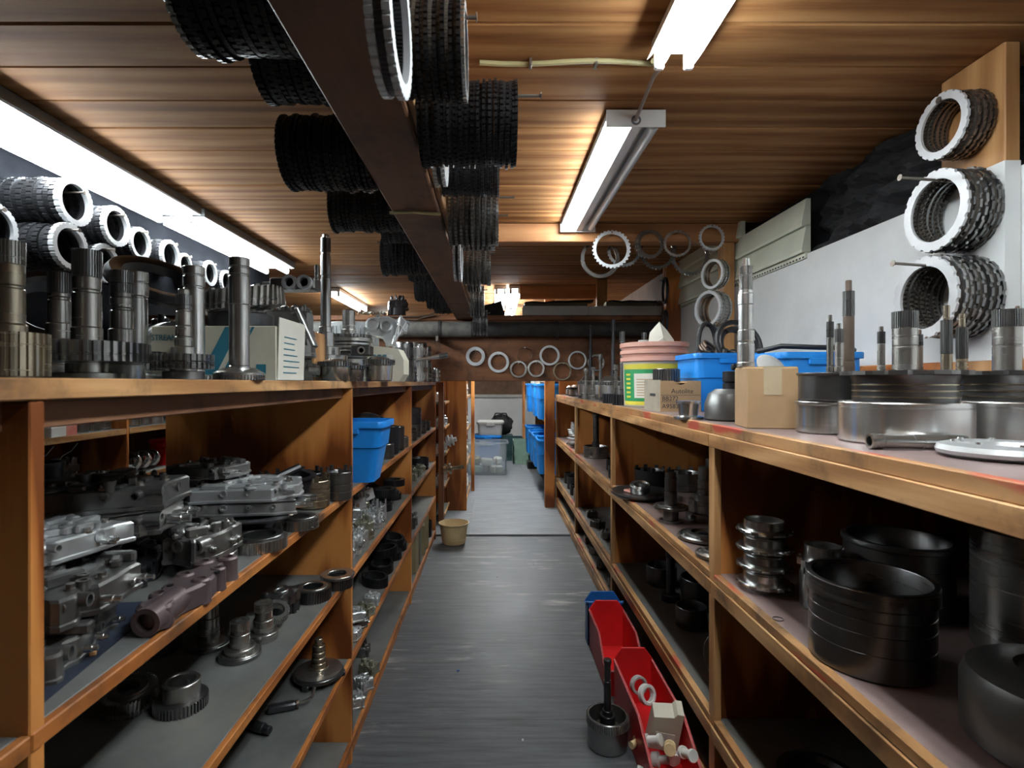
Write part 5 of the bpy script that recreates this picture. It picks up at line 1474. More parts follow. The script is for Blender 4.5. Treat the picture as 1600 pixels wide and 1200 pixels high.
for i, px in enumerate((2.47, 2.57, 2.67, 2.77, 2.88, 3.07)):
    casting('silver valve block on the lower back-aisle shelf, %s from the left' % ORD[i], (-2.10, px, 0.73), 0.14, 0.090, 0.06, 460+i, 'alu' if i % 2 else 'alu_d', (0, 0, 0.05*i), 1, 4, 2, group='valve bodies on the lower back-aisle shelf')
for i, px in enumerate((2.52, 2.68, 2.84, 3.09)):
    t = casting('long grey block tied with string, lower back-aisle shelf, %s from the left' % ORD[i], (-2.26, px, 0.73), 0.12, 0.15, 0.13, 470+i, 'alu', (0, 0, 0.05), 1, 4, 2, group='tied valve bodies')
    MB().path([(0.02, -0.076, 0.02), (0.02, -0.078, 0.08), (0.02, -0.02, 0.14), (0.03, 0.03, 0.16), (0.05, 0.05, 0.20)], 0.003, 6).obj('string', 'white_pl', t)
for i, px in enumerate((206, 222, 236)):
    bearing('brass-lit bearing on the lower back-aisle shelf by the divider, %s from the left' % ORD[i], (u2(px, 0.73, 0.1)[0], u2(px, 0.73, 0.1)[1], 0.785), 0.055, 0.03, 0.03, (1.1, 0.2, 0), 'steel', 'bearings on the lower back-aisle shelf')
tote('red bin peeking out left of the plywood divider on the back-aisle shelf', u2(262, 0.73, 0.10), 0.16, 0.16, 0.16, 'red', name='red_bin')

# ================================================================== top of the right unit
def rt(px, d, z=R_TOP):
    return S(px, d, z)
# far group of planetaries with thin shafts
far_units = [(903, 4.75, 0.080, 0.10, 0.0, 'squat'), (921, 4.12, 0.095, 0.17, 0.36, 'tall-shafted'), (958, 3.55, 0.095, 0.165, 0.34, 'near bright'), (892, 5.2, 0.05, 0.09, 0.0, 'farthest small')]
for i, (px, d, r, h, sl, how) in enumerate(far_units):
    x = max(S(px, d, 0)[0], RXF+r+0.01)
    t = thing('planetary_set', how+' planetary gear set at the far end of the right shelf', 'gear set', (x, d, R_TOP))
    MB().lathe([(0, 0), (r*0.7, 0), (r*0.7, h*0.12), (r, h*0.14), (r, h*0.62), (r*0.94, h*0.66), (r*0.94, h*0.8), (r*0.8, h*0.84), (r*0.55, h), (0, h)], 36).obj('drum_shell', 'steel', t)
    MB().toothed(r*1.04, r*0.7, h*0.64, h*0.76, 34, r*0.07).obj('toothed_ring', 'steel_d', t, ang=28)
    MB().toothed(r*0.98, r*0.5, h*0.02, h*0.12, 34, r*0.06).obj('lower_ring', 'steel_d', t, ang=28)
    if sl:
        shaft_parts(t, [(0.018, 0.03, 's'), (0.0125, sl*0.42, 's'), (0.015, 0.01, 's'), (0.011, sl*0.32, 's'), (0.014, sl*0.22, 'x')], 'black', h)
for i, (px, d, h, m) in enumerate(((938, 3.86, 0.30, 'steel_d'), (910, 4.02, 0.20, 'steel_m'), (927, 3.72, 0.20, 'steel_m'), (962, 3.28, 0.20, 'steel_m'), (972, 3.35, 0.42, 'steel_d'), (1006, 3.42, 0.42, 'steel_d'))):
    x = max(S(px, d, 0)[0], RXF+0.05)
    shaft('thin upright shaft among the planetaries of the right shelf, %s from the left' % ORD[[2, 0, 1, 3, 4, 5][i]], (x, d, R_TOP), [(0.035, 0.04, 's'), (0.014, h*0.5, 's'), (0.010, h*0.28, 's'), (0.016, h*0.16, 'x')], m, group='thin shafts on the right shelf')
for i, (px, d) in enumerate(((965, 2.92), (955, 3.18))):
    gear('%s black cage gear at the lip left of the bucket' % ('near', 'far')[i], (RXF+0.055+0.0*i, d, R_TOP), 0.045, 0.03, 0.055, 18, 'black', dep=0.008)

# bucket
t = thing('pail', 'salmon-rimmed plastic pail with a green and yellow label on the right shelf', 'bucket', rt(1019, 2.78))
prof = [(0, 0.0), (0.145, 0.0), (0.148, 0.004), (0.155, 0.225), (0.168, 0.227), (0.168, 0.245), (0.158, 0.248), (0.160, 0.262), (0.169, 0.264), (0.169, 0.280), (0.160, 0.283), (0.161, 0.296), (0.171, 0.298), (0.171, 0.318), (0.166, 0.320), (0.158, 0.318), (0.150, 0.02), (0, 0.012)]
MB().lathe([p for p in prof if p[1] <= 0.226 and p[0] < 0.157][:4]+[(0.155, 0.2255), (0.150, 0.2255), (0.142, 0.02), (0, 0.012)], 48).obj('pail_body', 'cream', t)
MB().lathe([(0.150, 0.226)]+[p for p in prof if p[1] >= 0.227]+[], 48).obj('rim_bands', 'salmon', t)
def wrap(r, a0, a1, z0, z1, n=14):
    mb = MB()
    vs_ = []
    for k in range(n+1):
        a = a0+(a1-a0)*k/n
        for z in (z0, z1):
            rr = r+(z-0.1)*0.03
            vs_.append((rr*math.cos(a), rr*math.sin(a), z))
    mb.add(vs_, [(2*k, 2*k+2, 2*k+3, 2*k+1) for k in range(n)])
    return mb
A0, A1 = -PI*0.98, -PI*0.10
wrap(0.1525, A0, A1, 0.020, 0.185).obj('green_label', 'green', t)
wrap(0.1530, A0, A1, 0.187, 0.212).obj('yellow_band', 'yellow', t)
wrap(0.1528, A0, A1, 0.010, 0.028).obj('yellow_band', 'yellow', t)
wrap(0.1533, -PI*0.80, -PI*0.46, 0.045, 0.165).obj('text_panel', 'paper', t)
for k in range(7):
    wrap(0.1537, -PI*0.77, -PI*(0.50+0.04*(k % 3)), 0.056+0.013*k, 0.060+0.013*k).obj('print_line', 'card', t)
for k in range(6):
    wrap(0.1537, -PI*0.92, -PI*0.85, 0.045+0.022*k, 0.055+0.022*k, 4).obj('print_mark', 'yellow', t)
mb = MB()
vs_ = [(-0.06, -0.02, 0), (0.02, -0.03, 0), (0.08, -0.01, 0), (0.085, 0.01, 0.05), (0.045, 0.005, 0.10), (0.005, 0.0, 0.14), (-0.045, -0.005, 0.085), (-0.055, -0.01, 0.03), (0.01, -0.035, 0.06)]
fs_ = [(0, 1, 8), (1, 2, 8), (2, 3, 8), (3, 4, 8), (4, 5, 8), (5, 6, 8), (6, 7, 8), (7, 0, 8)]
n8 = len(vs_)
mb.add(vs_+[(a, b+0.006, c) for a, b, c in vs_], fs_+[tuple(n8+i for i in reversed(f)) for f in fs_]+[(i, i+n8, (i+1) % 8+n8, (i+1) % 8) for i in range(8)])
tag(mb.obj('white_foam_piece', 'paper', None, (rt(1027, 2.74)[0], 2.72, R_TOP+0.285), (0, 0, 0.1), ang=10), 'crumpled white sheet poking out of the salmon-rimmed pail', 'sheet')
drum('small grey tin inside the pail beside the white sheet', (rt(1008, 2.80)[0], 2.82, R_TOP+0.24), 0.03, 0.10, 0.003, 'grey_pl', hub=False, name='tin', cat='tin')

# brown box with lettering
bx2 = thing('cardboard_box', 'brown lettered carton with a torn notch, in front of the pail', 'box', (0.772, 2.37, R_TOP), (0, 0, 0))
w, l, h = 0.168, 0.24, 0.128
ol = [(-w/2, 0), (w/2, 0), (w/2, h), (0.030, h), (0.018, h-0.012), (0.0, h-0.017), (-0.018, h-0.012), (-0.028, h), (-w/2, h)]
MB().prism(ol, l/2-0.004, l/2).obj('front_panel', 'card', bx2, (0, 0, 0), UP, ang=0)
MB().prism([(-w/2, 0), (w/2, 0), (w/2, h), (-w/2, h)], -l/2, -l/2+0.004).obj('back_panel', 'card', bx2, (0, 0, 0), UP, ang=0)
MB().box(-w/2, -w/2+0.004, -l/2+0.004, l/2-0.004, 0, h+0.004).obj('side_panel', 'card_grey', bx2, ang=0)
MB().box(w/2-0.004, w/2, -l/2+0.004, l/2-0.004, 0, h).obj('side_panel', 'card', bx2, ang=0)
MB().box(-w/2+0.004, w/2-0.004, -l/2+0.004, l/2-0.004, 0, 0.006).obj('bottom_panel', 'card', bx2, ang=0)
MB().box(-w/2+0.004, w/2-0.004, -l/2+0.004, l/2-0.004, h-0.010, h-0.005).obj('inner_flap', 'card', bx2, ang=0)
text(bx2, 'Autolite', 0.028, 'ink', (-0.040, -l/2-0.0008, 0.076), UP)
text(bx2, 'BB272', 0.026, 'ink', (-0.078, -l/2-0.0008, 0.046), UP)
text(bx2, 'A9583', 0.026, 'ink', (-0.078, -l/2-0.0008, 0.014), UP)
for z in (0.040, 0.068):
    MB().box(-w/2+0.002, w/2-0.002, -l/2-0.001, -l/2, z, z+0.0016).obj('printed_rule', 'ink', bx2, ang=0)
MB().box(-w/2-0.0008, -w/2, -0.05, 0.03, 0.062, 0.074).obj('printed_mark', 'ink', bx2, ang=0)
gear('grey ridged ring gear sitting in the brown lettered carton', (0.760, 2.40, R_TOP+h-0.0045), 0.058, 0.042, 0.055, 30, 'steel_d', (0, 0, 0), (0.053, 0.04, 0.053, 0.058, 'steel_m'), 0, 0.006)

tote('blue tote full of hoses between the pail and the tan box', (0.995, 2.42, R_TOP), 0.31, 0.28, 0.245, 'blue')
tote('blue tote partly hidden behind the tan box and drums', (1.12, 1.98, R_TOP), 0.30, 0.27, 0.225, 'blue')
# hoses
def coil(label, c, r, tilt, rr=0.010, turns=1.0, mat='rubber', sx=1.0):
    M = T(*c) @ Euler(tilt).to_matrix().to_4x4()
    n = int(28*turns)
    pts = [M @ Vector((r*sx*math.cos(2*PI*k/28), r*math.sin(2*PI*k/28), 0.012*k/28)) for k in range(n+1)]
    return tag(MB().path(pts, rr, 8).obj('rubber_hose', mat), label, 'hose')
coil('largest black hose loop arching over the hose-filled blue tote', (1.06, 2.36, R_TOP+0.285), 0.105, (1.25, 0.25, 0.1), 0.011, 1.0)
coil('second black hose loop leaning right in the hose-filled blue tote', (1.09, 2.43, R_TOP+0.27), 0.095, (1.15, -0.35, 0.5), 0.012, 1.3)
coil('narrow upright black hose loop at the left of the hose-filled blue tote', (0.965, 2.47, R_TOP+0.29), 0.10, (1.45, 0.1, 0.3), 0.011, 1.2, 'rubber', 0.5)
coil('rusty wire bundle below the narrow hose loop in the blue tote', (0.955, 2.42, R_TOP+0.245), 0.055, (0.7, 0.5, 0.3), 0.006, 2.6, 'iron')
for i in range(6):
    a = i*1.05
    tag(MB().box(-0.03, 0.03, -0.018, 0.018, 0, 0.04, c=0.008).obj('plug_connector', 'black_pl', None, (0.90+0.036*i, 2.36+0.03*math.sin(a*2), R_TOP+0.218+0.006*(i % 3)), (0.3*math.sin(a), 0.3*math.cos(a), a)), 'black plug among the hoses in the blue tote, %s from the left' % ORD[i], 'plug', 'plugs among the hoses')
tag(MB().path([(0.97, 2.0, R_TOP+0.235), (1.02, 1.93, R_TOP+0.25), (1.12, 1.89, R_TOP+0.243), (1.22, 1.88, R_TOP+0.240), (1.27, 1.92, R_TOP+0.235)], 0.009, 8).obj('rubber_hose', 'rubber'), 'straight black hose lying over the rear blue tote', 'hose')
tag(MB().lathe([(0, 0), (0.045, 0), (0.050, 0.01), (0.030, 0.022), (0, 0.022)], 24).obj('tape_disc', 'grey_pl', None, (S(1207, 1.80, 0)[0], 1.82, R_TOP+0.06+0.11), (0.9, 0, 0.2)), 'pale grey disc leaning behind the tan box', 'disc')
tag(MB().box(-0.05, 0.05, -0.04, 0.04, 0, 0.135, c=0.003).obj('wooden_block', 'card_l', None, (S(1212, 1.88, 0)[0]-0.01, 1.85, R_TOP), (0, 0, 0.2)), 'pale block behind the tan box, under the grey disc', 'block')

# alu pump housing
t = thing('pump_housing', 'silver pump housing with a black neck, left of the tan box', 'housing', rt(1141, 1.735))
MB().lathe([(0, 0), (0.070, 0), (0.078, 0.006), (0.078, 0.050), (0.066, 0.085), (0.050, 0.096), (0.045, 0.10), (0, 0.10)], 40).obj('housing_shell', 'alu_d', t)
MB().lathe([(0, 0.10), (0.034, 0.10), (0.034, 0.118), (0.028, 0.120), (0.034, 0.124), (0.034, 0.155), (0.026, 0.157), (0.026, 0.12), (0, 0.12)], 28, T(0.012, 0, 0)).obj('neck', 'black', t)
t2 = thing('pump_rotor', 'bright cylindrical rotor on a flange beside the silver pump housing', 'rotor', rt(1094, 1.80))
MB().lathe([(0, 0), (0.048, 0), (0.048, 0.008), (0.030, 0.012), (0.034, 0.05), (0.042, 0.052), (0.042, 0.060), (0, 0.060)], 30).obj('rotor_body', 'steel', t2)
shaft('short black spindle lying on the neck of the silver pump housing', (S(1146, 1.74, 0)[0]-0.005, 1.74, R_TOP+0.170), [(0.010, 0.012, 's'), (0.013, 0.016, 's'), (0.009, 0.03, 's')], 'black', (0, PI/2+0.05, 0))
# tan box and the tall worn shaft
carton('tan taped carton near the lip of the right shelf', (0.735, 1.475, R_TOP), 0.125, 0.125, 0.160, 'card', (0, 0, -0.18), tape='card_l')
shaft('tall worn stepped shaft standing on the tan taped carton', (S(1167, 1.49, 0)[0]-0.003, 1.49, R_TOP+0.1635), [(0.0235, 0.012, 's'), (0.022, 0.052, 's'), (0.0205, 0.006, 's'), (0.0220, 0.030, 's'), (0.0195, 0.070, 's'), (0.0205, 0.030, 's'), (0.0185, 0.010, 's'), (0.0170, 0.065, 'x'), (0.0105, 0.022, 's')], 'steel', smat='steel_m')

# drums in two tiers at the near end
drum('lower of the two stacked drums beside the tan carton', (S(1290, 1.30, 0)[0], 1.30, R_TOP), 0.063, 0.076, 0.006, 'steel_m', hub=False, lip=0.006, band=(0.02, 0.06, 'steel'))
drum('upper dark drum of the pair stacked beside the tan carton', (S(1297, 1.29, 0)[0], 1.29, R_TOP+0.0775), 0.066, 0.066, 0.006, 'steel_d', hub=False, lip=0.004)
drum('wide bright drum at the lip of the right shelf, carrying a dark hub', (0.825, 1.095, R_TOP), 0.112, 0.082, 0.008, 'steel', hub=False, lip=0.0, grooves=((0.070, 0.003, 0.002),))
drum('wide bright drum at the right edge of the picture on the right shelf', (1.075, 1.12, R_TOP), 0.112, 0.082, 0.008, 'steel', hub=False, grooves=((0.070, 0.003, 0.002),))
for i, (x, d, how) in enumerate(((0.825, 1.095, 'dark flanged hub carried on the middle wide drum'), (1.075, 1.12, 'dark flanged hub carried on the rightmost wide drum'))):
    t = thing('flanged_hub', how, 'hub', (x, d, R_TOP+0.0825))
    MB().lathe([(0, 0), (0.088, 0), (0.088, 0.040), (0.092, 0.052), (0, 0.052)], 40).obj('hub_body', 'steel_d', t)
    MB().toothed(0.110, 0.04, 0.053, 0.061, 10, 0.008, None, 0, 0, 0.55).obj('scalloped_flange', 'steel_d', t, ang=28)
    for k in range(3):
        MB().ring(0.0895, 0.080, 0.008+0.012*k, 0.011+0.012*k, 40).obj('polished_reflection_band', 'bronze', t)  # bronze rings paint reflections onto the dark hub
drum('bronze-tinted drum in the gap between the two wide drums on the right shelf', (0.955, 1.255, R_TOP), 0.055, 0.138, 0.006, 'bronze', hub=False)
# shafts rising behind and from these drums
zt = R_TOP+0.1445
def dshaft(px, d, ytop, r, m, how, zb, top=0.3, x=None):
    h = ZY(ytop, d)-zb
    segs_ = [(r*1.05, h*0.12, 's'), (r*0.96, h*(0.58-top*0.3), 's'), (r, h*(0.18+top*0.3), 'x'), (r*0.55, h*0.12, 's')]
    if how.startswith('thick'):
        segs_ = [(r, h*0.40, 's'), (r*0.96, h*0.02, 's'), (r, h*0.30, 's'), (r*1.04, h*0.28, 'x')]
    return shaft(how, (S(px, d, 0)[0], d, zb), segs_, m, smat='steel_d')
dshaft(1297, 1.32, 492, 0.0080, 'steel_m', 'thinnest left shaft standing on the dark drum beside the tan carton', zt)
dshaft(1311, 1.27, 505, 0.0095, 'steel_m', 'white-collared short shaft on the dark drum beside the tan carton', zt)
dshaft(1326, 1.31, 438, 0.0125, 'iron', 'tall rust-brown shaft on the dark drum beside the tan carton', zt)
z3 = R_TOP+0.0825+0.062
dshaft(1377, 1.12, 510, 0.0072, 'steel_m', 'short slim shaft on the middle flanged hub', z3)
dshaft(1414, 1.09, 487, 0.0215, 'steel_m', 'thick splined sleeve on the middle flanged hub', z3)
dshaft(1437, 1.15, 515, 0.0060, 'iron', 'thin rusty rod just behind the thick sleeve of the middle hub', z3)
dshaft(1479, 1.25, 477, 0.0115, 'bronze', 'slim stepped shaft in the gap drum, left of two', R_TOP+0.012)
dshaft(1503, 1.26, 490, 0.0115, 'bronze', 'slim stepped shaft in the gap drum, right of two', R_TOP+0.012)
dshaft(1574, 1.12, 484, 0.0240, 'steel_m', 'thick splined sleeve on the rightmost flanged hub', z3)
dshaft(1590, 1.18, 478, 0.0070, 'iron', 'thin rusty rod behind the thick sleeve at the right edge', z3)
# pipe and round cover at the lip
t = thing('steel_sleeve', 'hollow steel sleeve lying at the lip of the right shelf', 'sleeve', (S(1392, 0.93, 0)[0], 0.945, R_TOP+0.0145), (0, PI/2, -0.10))
MB().lathe([(0.0095, 0), (0.0140, 0), (0.0145, 0.004), (0.0145, 0.020), (0.0130, 0.022), (0.0130, 0.12), (0.0140, 0.125), (0.0140, 0.16), (0.0095, 0.16)], 24, None, True).obj('sleeve_body', 'steel_m', t)
t = thing('round_cover', 'bright round cover plate lying at the right edge of the picture', 'cover', (S(1592, 0.845, 0)[0], 0.865, R_TOP))
MB().lathe([(0, 0.001), (0.075, 0.0), (0.088, 0.006), (0.090, 0.012), (0.086, 0.020), (0.070, 0.024), (0.062, 0.020), (0.045, 0.022), (0.040, 0.016), (0.020, 0.016), (0.018, 0.010), (0, 0.010)], 48).obj('cover_plate', 'alu', t)
for k in range(8):
    MB().cyl(0.004, 0.018, 0.027, 10, T(0.066*math.cos(PI/4*k+.3), 0.066*math.sin(PI/4*k+.3), 0)).obj('bolt', 'steel', t)
tag(MB().lathe([(0, 0), (0.004, 0), (0.0045, 0.012), (0.003, 0.014), (0, 0.014)], 10).obj('ball_stud', 'steel', None, (S(1497, 0.87, 0)[0], 0.885, R_TOP+0.0045), (PI/2, 0, 0.9)), 'tiny bright stud lying beside the round cover plate', 'stud')

# ================================================================== right unit, middle shelf
# near bay
t = thing('hub_stack', 'tower of four nested splined hubs at the left post, right middle shelf', 'hub', (0.715, 1.44, R1))
for k in range(4):
    z = 0.046*k
    MB().lathe([(0.030, z), (0.046, z), (0.046, z+0.004), (0.060, z+0.014), (0.064, z+0.015), (0.066, z+0.020), (0.064, z+0.024), (0.050, z+0.026), (0.050, z+0.046), (0.046, z+0.046), (0.046, z+0.028), (0.030, z+0.026)], 40, None, True).obj('hub', 'steel', t)
    MB().toothed(0.069, 0.055, z+0.016, z+0.022, 12, 0.005, RZ(k*0.2)).obj('lug_ring', 'steel_m', t, ang=28)
drum('bright slotted cup behind the hub tower, right middle shelf', (0.80, 1.32, R1), 0.052, 0.085, 0.006, 'steel_d', hub=False, lugs=6)
gear('bright lugged hub resting on the slotted cup, right middle shelf', (0.80, 1.32, R1+0.102), 0.058, 0.036, 0.016, 10, 'steel', (0, 0, 0), (0.042, 0.034, 0.014, 0.05, 'steel'), 0, 0.008)
drum('large dark ringed drum at the lip of the right middle shelf', (0.742, 1.075, R1), 0.106, 0.165, 0.007, 'steel_d', hub=False, lip=0.030, grooves=((0.05, 0.003, 0.0012), (0.085, 0.003, 0.0012), (0.11, 0.003, 0.0012)))
drum('wide dark drum behind the large ringed one, right middle shelf', (0.985, 1.33, R1), 0.112, 0.17, 0.008, 'steel_d', hub=True, lip=0.012)
drum('tall grey drum at the right edge of the picture, right middle shelf', (1.10, 1.085, R1), 0.115, 0.25, 0.008, 'steel_m', hub=False, grooves=((0.06, 0.004, 0.002), (0.14, 0.004, 0.002), (0.19, 0.003, 0.0015), (0.21, 0.003, 0.0015), (0.225, 0.003, 0.0015)))
t = thing('converter_cover', 'rounded grey converter cover at the bottom right corner of the picture', 'cover', (0.845, 0.80, R1))
MB().lathe([(0, 0), (0.118, 0), (0.124, 0.006), (0.124, 0.085), (0.116, 0.105), (0.098, 0.116), (0.06, 0.118), (0.055, 0.112), (0, 0.112)], 48).obj('cover_shell', 'alu_d', t)
MB().ring(0.040, 0.030, 0.111, 0.122, 28, None, 0.001).obj('centre_boss', 'steel_m', t)
tag(MB().ring(0.012, 0.0108, 0, 0.0015, 28).obj('wire_ring', 'black', None, (0.655, 1.255, R1+0.0006), (0, 0, 0)), 'thin wire ring lying at the lip left of the large ringed drum', 'ring')
# second bay
t = thing('round_plate', 'wide dished plate overhanging the lip in the second bay of the right shelving', 'plate', (0.705, 2.62, R1))
MB().lathe([(0, 0.018), (0.09, 0.018), (0.10, 0.0), (0.118, 0.0), (0.142, 0.016), (0.145, 0.022), (0.143, 0.030), (0.136, 0.030), (0.120, 0.024), (0, 0.024)], 48).obj('plate_disc', 'steel_d', t)
t = bearing('bright roller bearing lying on the wide dished plate', (0.685, 2.59, R1+0.035), 0.046, 0.028, 0.035, (0.25, -0.1, 0), 'steel')
carton('small orange carton under the bearing on the dished plate', (0.655, 2.60, R1+0.0245), 0.05, 0.05, 0.009, 'salmon', (0, 0, 0.5), name='parts_box')
drum('dark slotted drum behind the dished plate, left of two', (0.80, 2.80, R1), 0.075, 0.10, 0.006, 'black', hub=False, lugs=8)
drum('dark slotted drum behind the dished plate, right of two', (0.97, 2.78, R1), 0.085, 0.09, 0.006, 'steel_d', hub=False, lugs=8)
for i, (x, d, segs_, bs, how) in enumerate((
        (0.695, 2.14, [(0.030, 0.05, 's'), (0.050, 0.018, 's'), (0.024, 0.05, 's'), (0.021, 0.006, 's'), (0.023, 0.05, 's'), (0.021, 0.02, 's')], [('ring', 0.066, 0.02, 0.052, 0.064, 0, 'steel_m'), ('ring', 0.045, 0.01, 0.0, 0.008, 0, 'steel_d')], 'dark shaft on a raised flange in front, second bay of the right shelving'),
        (0.845, 2.18, [(0.075, 0.03, 's'), (0.062, 0.05, 's'), (0.045, 0.02, 's'), (0.028, 0.06, 's'), (0.026, 0.05, 's')], [], 'bright-topped shaft on a stepped drum behind it, second bay of the right shelving'),
        (0.98, 2.45, [(0.06, 0.05, 's'), (0.03, 0.08, 's'), (0.022, 0.07, 'x')], [], 'shadowed splined shaft at the back, second bay of the right shelving'))):
    shaft(how, (x, d, R1), segs_, 'steel_d', base=bs, smat='steel_d')
for i, (x, d, r, how) in enumerate(((0.735, 1.90, 0.090, 'farther'), (0.690, 1.70, 0.058, 'nearer'), (0.85, 1.82, 0.07, 'shadowed'))):
    t = thing('flange_plate', how+' flat ribbed flange at the lip, second bay of the right shelving', 'plate', (x, d, R1))
    MB().lathe([(r*0.25, 0), (r*0.9, 0), (r, 0.006), (r, 0.014), (r*0.92, 0.018), (r*0.86, 0.014), (r*0.70, 0.014), (r*0.66, 0.024), (r*0.5, 0.026), (r*0.46, 0.018), (r*0.25, 0.018)], 44, None, True).obj('plate_disc', 'steel_m' if i == 1 else 'steel_d', t)
    for k in range(6):
        MB().cyl(r*0.05, 0.012, 0.020, 8, T(r*0.78*math.cos(PI/3*k), r*0.78*math.sin(PI/3*k), 0)).obj('bolt', 'steel', t)
t = thing('torque_converter', 'grey rounded converter on the shadowed drums, second bay of the right shelving', 'converter', (0.97, 2.30, R1+0.0), (0, 0, 0))
MB().lathe([(0, 0), (0.07, 0), (0.10, 0.02), (0.10, 0.05), (0.045, 0.085), (0.03, 0.09), (0.03, 0.11), (0, 0.11)], 40).obj('converter_shell', 'steel_d', t)
t = thing('pressure_plate', 'grey dish hanging under the top board, second bay of the right shelving', 'plate', (0.86, 2.25, R_TOP-0.115))
MB().lathe([(0, 0), (0.05, 0.0), (0.085, 0.018), (0.10, 0.055), (0.09, 0.058), (0.07, 0.024), (0, 0.016)], 40).obj('dish_shell', 'steel_m', t)
MB().cyl(0.007, 0.014, 0.088, 10).obj('hanger_bolt', 'steel_d', t)
# third bay
t = drum('low drum with a lit hole in the third bay of the right shelving', (0.745, 3.98, R1), 0.090, 0.085, 0.006, 'steel_m', hub=True)
MB().cyl(0.009, 0, 0.004, 12, T(-0.050, -0.0765, 0.035) @ RZ(-0.58) @ RX(PI/2)).obj('oil_hole', 'ink', t)
shaft('tall tube shaft standing in the low drum of the third bay', (0.745, 3.98, R1+0.0645), [(0.028, 0.05, 's'), (0.022, 0.18, 's'), (0.024, 0.06, 's')], 'steel_d')
for i, (x, d, r, h, m) in enumerate(((0.76, 3.40, 0.06, 0.07, 'black'), (0.70, 3.12, 0.045, 0.07, 'steel_d'), (0.90, 3.6, 0.08, 0.09, 'black'), (0.92, 3.2, 0.08, 0.10, 'black'))):
    drum('dark drum in the third bay of the right shelving, %s' % ('middle of the lip row', 'nearest of the lip row', 'back left', 'back right')[i], (x, d, R1), r, h, 0.006, m, hub=True)
# fourth bay: plates
for i in range(5):
    t = thing('hub_plate', 'flat pale hub plate in the far bay of the right shelving, %s from below' % ORD[i], 'plate', (0.735+0.02*math.sin(i*2), 4.70+0.12*math.cos(i*1.7), R1+0.020*i), (0, 0, i), 'pale hub plates in the far bay')
    MB().lathe([(0.02, 0), (0.095, 0), (0.098, 0.004), (0.095, 0.008), (0.04, 0.010), (0.038, 0.018), (0.02, 0.018)], 36, None, True).obj('plate_disc', 'alu' if i % 2 else 'steel_m', t)
for i, (x, d) in enumerate(((0.70, 4.55), (0.70, 4.75), (0.72, 4.92), (0.74, 5.12))):
    shaft('short upright spindle in the far bay of the right shelving, %s from the camera' % ORD[i], (x, d, R1+0.10), [(0.05, 0.008, 's'), (0.020, 0.04, 's'), (0.016, 0.03, 's')], 'alu', group='spindles in the far bay')
for i, (x, d, r, h) in enumerate(((0.70, 4.42, 0.055, 0.10), (0.71, 4.66, 0.06, 0.09), (0.72, 4.92, 0.06, 0.11), (0.73, 5.2, 0.06, 0.10))):
    drum('black drum low in the far bay of the right shelving, %s from the camera' % ORD[i], (x, d, R2), r, h, 0.006, 'black' if i else 'steel_d', hub=True, group='black drums low in the far bay')
# lower shelf, dim
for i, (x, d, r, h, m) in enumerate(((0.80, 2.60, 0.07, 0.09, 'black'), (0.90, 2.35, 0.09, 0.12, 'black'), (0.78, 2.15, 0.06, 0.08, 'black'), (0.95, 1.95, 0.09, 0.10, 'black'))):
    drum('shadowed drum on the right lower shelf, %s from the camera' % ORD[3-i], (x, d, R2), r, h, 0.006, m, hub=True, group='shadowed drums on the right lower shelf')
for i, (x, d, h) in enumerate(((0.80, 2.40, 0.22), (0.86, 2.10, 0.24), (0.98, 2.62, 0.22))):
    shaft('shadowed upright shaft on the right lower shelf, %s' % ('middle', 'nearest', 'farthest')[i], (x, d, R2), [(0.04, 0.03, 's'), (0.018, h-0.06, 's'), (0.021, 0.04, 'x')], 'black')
ringdisc('clutch_ring', 'dark ring leaning on edge at the post, right lower shelf', 'ring', (0.76, 1.74, R2+0.083), (1.15, 0.0, -0.5), 0.085, 0.065, 0.014, 'steel_d')
for i, (x, d) in enumerate(((0.70, 3.90), (0.69, 3.62), (0.70, 3.36), (0.71, 3.12))):
    casting('small dark casting on the right lower shelf beyond the second post, %s from the camera' % ORD[3-i], (x, d, R2), 0.08, 0.09, 0.06, 500+i, 'alu_d', (0, 0, 0.7*i), 1, 3, 1, small=True, group='dark castings on the right lower shelf')
for i, (x, d) in enumerate(((0.69, 3.95), (0.69, 3.7), (0.69, 3.4), (0.70, 3.1))):
    casting('dim casting on the right bottom shelf beyond the second post, %s from the camera' % ORD[3-i], (x, d, R3), 0.08, 0.10, 0.07, 520+i, 'alu_d', (0, 0, 0.7*i), 1, 3, 1, small=True, group='dim castings on the right bottom shelf')
for i, (x, d, r) in enumerate(((0.78, 1.30, 0.09), (0.95, 1.05, 0.10))):
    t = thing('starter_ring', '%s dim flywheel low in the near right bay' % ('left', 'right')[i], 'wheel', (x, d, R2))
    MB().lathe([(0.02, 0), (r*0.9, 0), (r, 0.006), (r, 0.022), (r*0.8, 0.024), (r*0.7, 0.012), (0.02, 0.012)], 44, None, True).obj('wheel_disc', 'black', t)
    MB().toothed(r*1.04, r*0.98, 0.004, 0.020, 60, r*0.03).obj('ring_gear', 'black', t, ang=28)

# ================================================================== floor
t = thing('bowl', 'tan plastic bowl on the floor by the left shelving', 'bowl', (S(709, 4.23, 0)[0], 4.24, 0.0))
MB().lathe([(0, 0.0), (0.082, 0.0), (0.090, 0.008), (0.110, 0.150), (0.117, 0.154), (0.118, 0.162), (0.114, 0.163), (0.107, 0.150), (0.085, 0.012), (0, 0.010)], 44).obj('bowl_shell', 'tan', t)
MB().ring(0.0965, 0.080, 0.040, 0.046, 44).obj('moulded_band', 'tan', t)
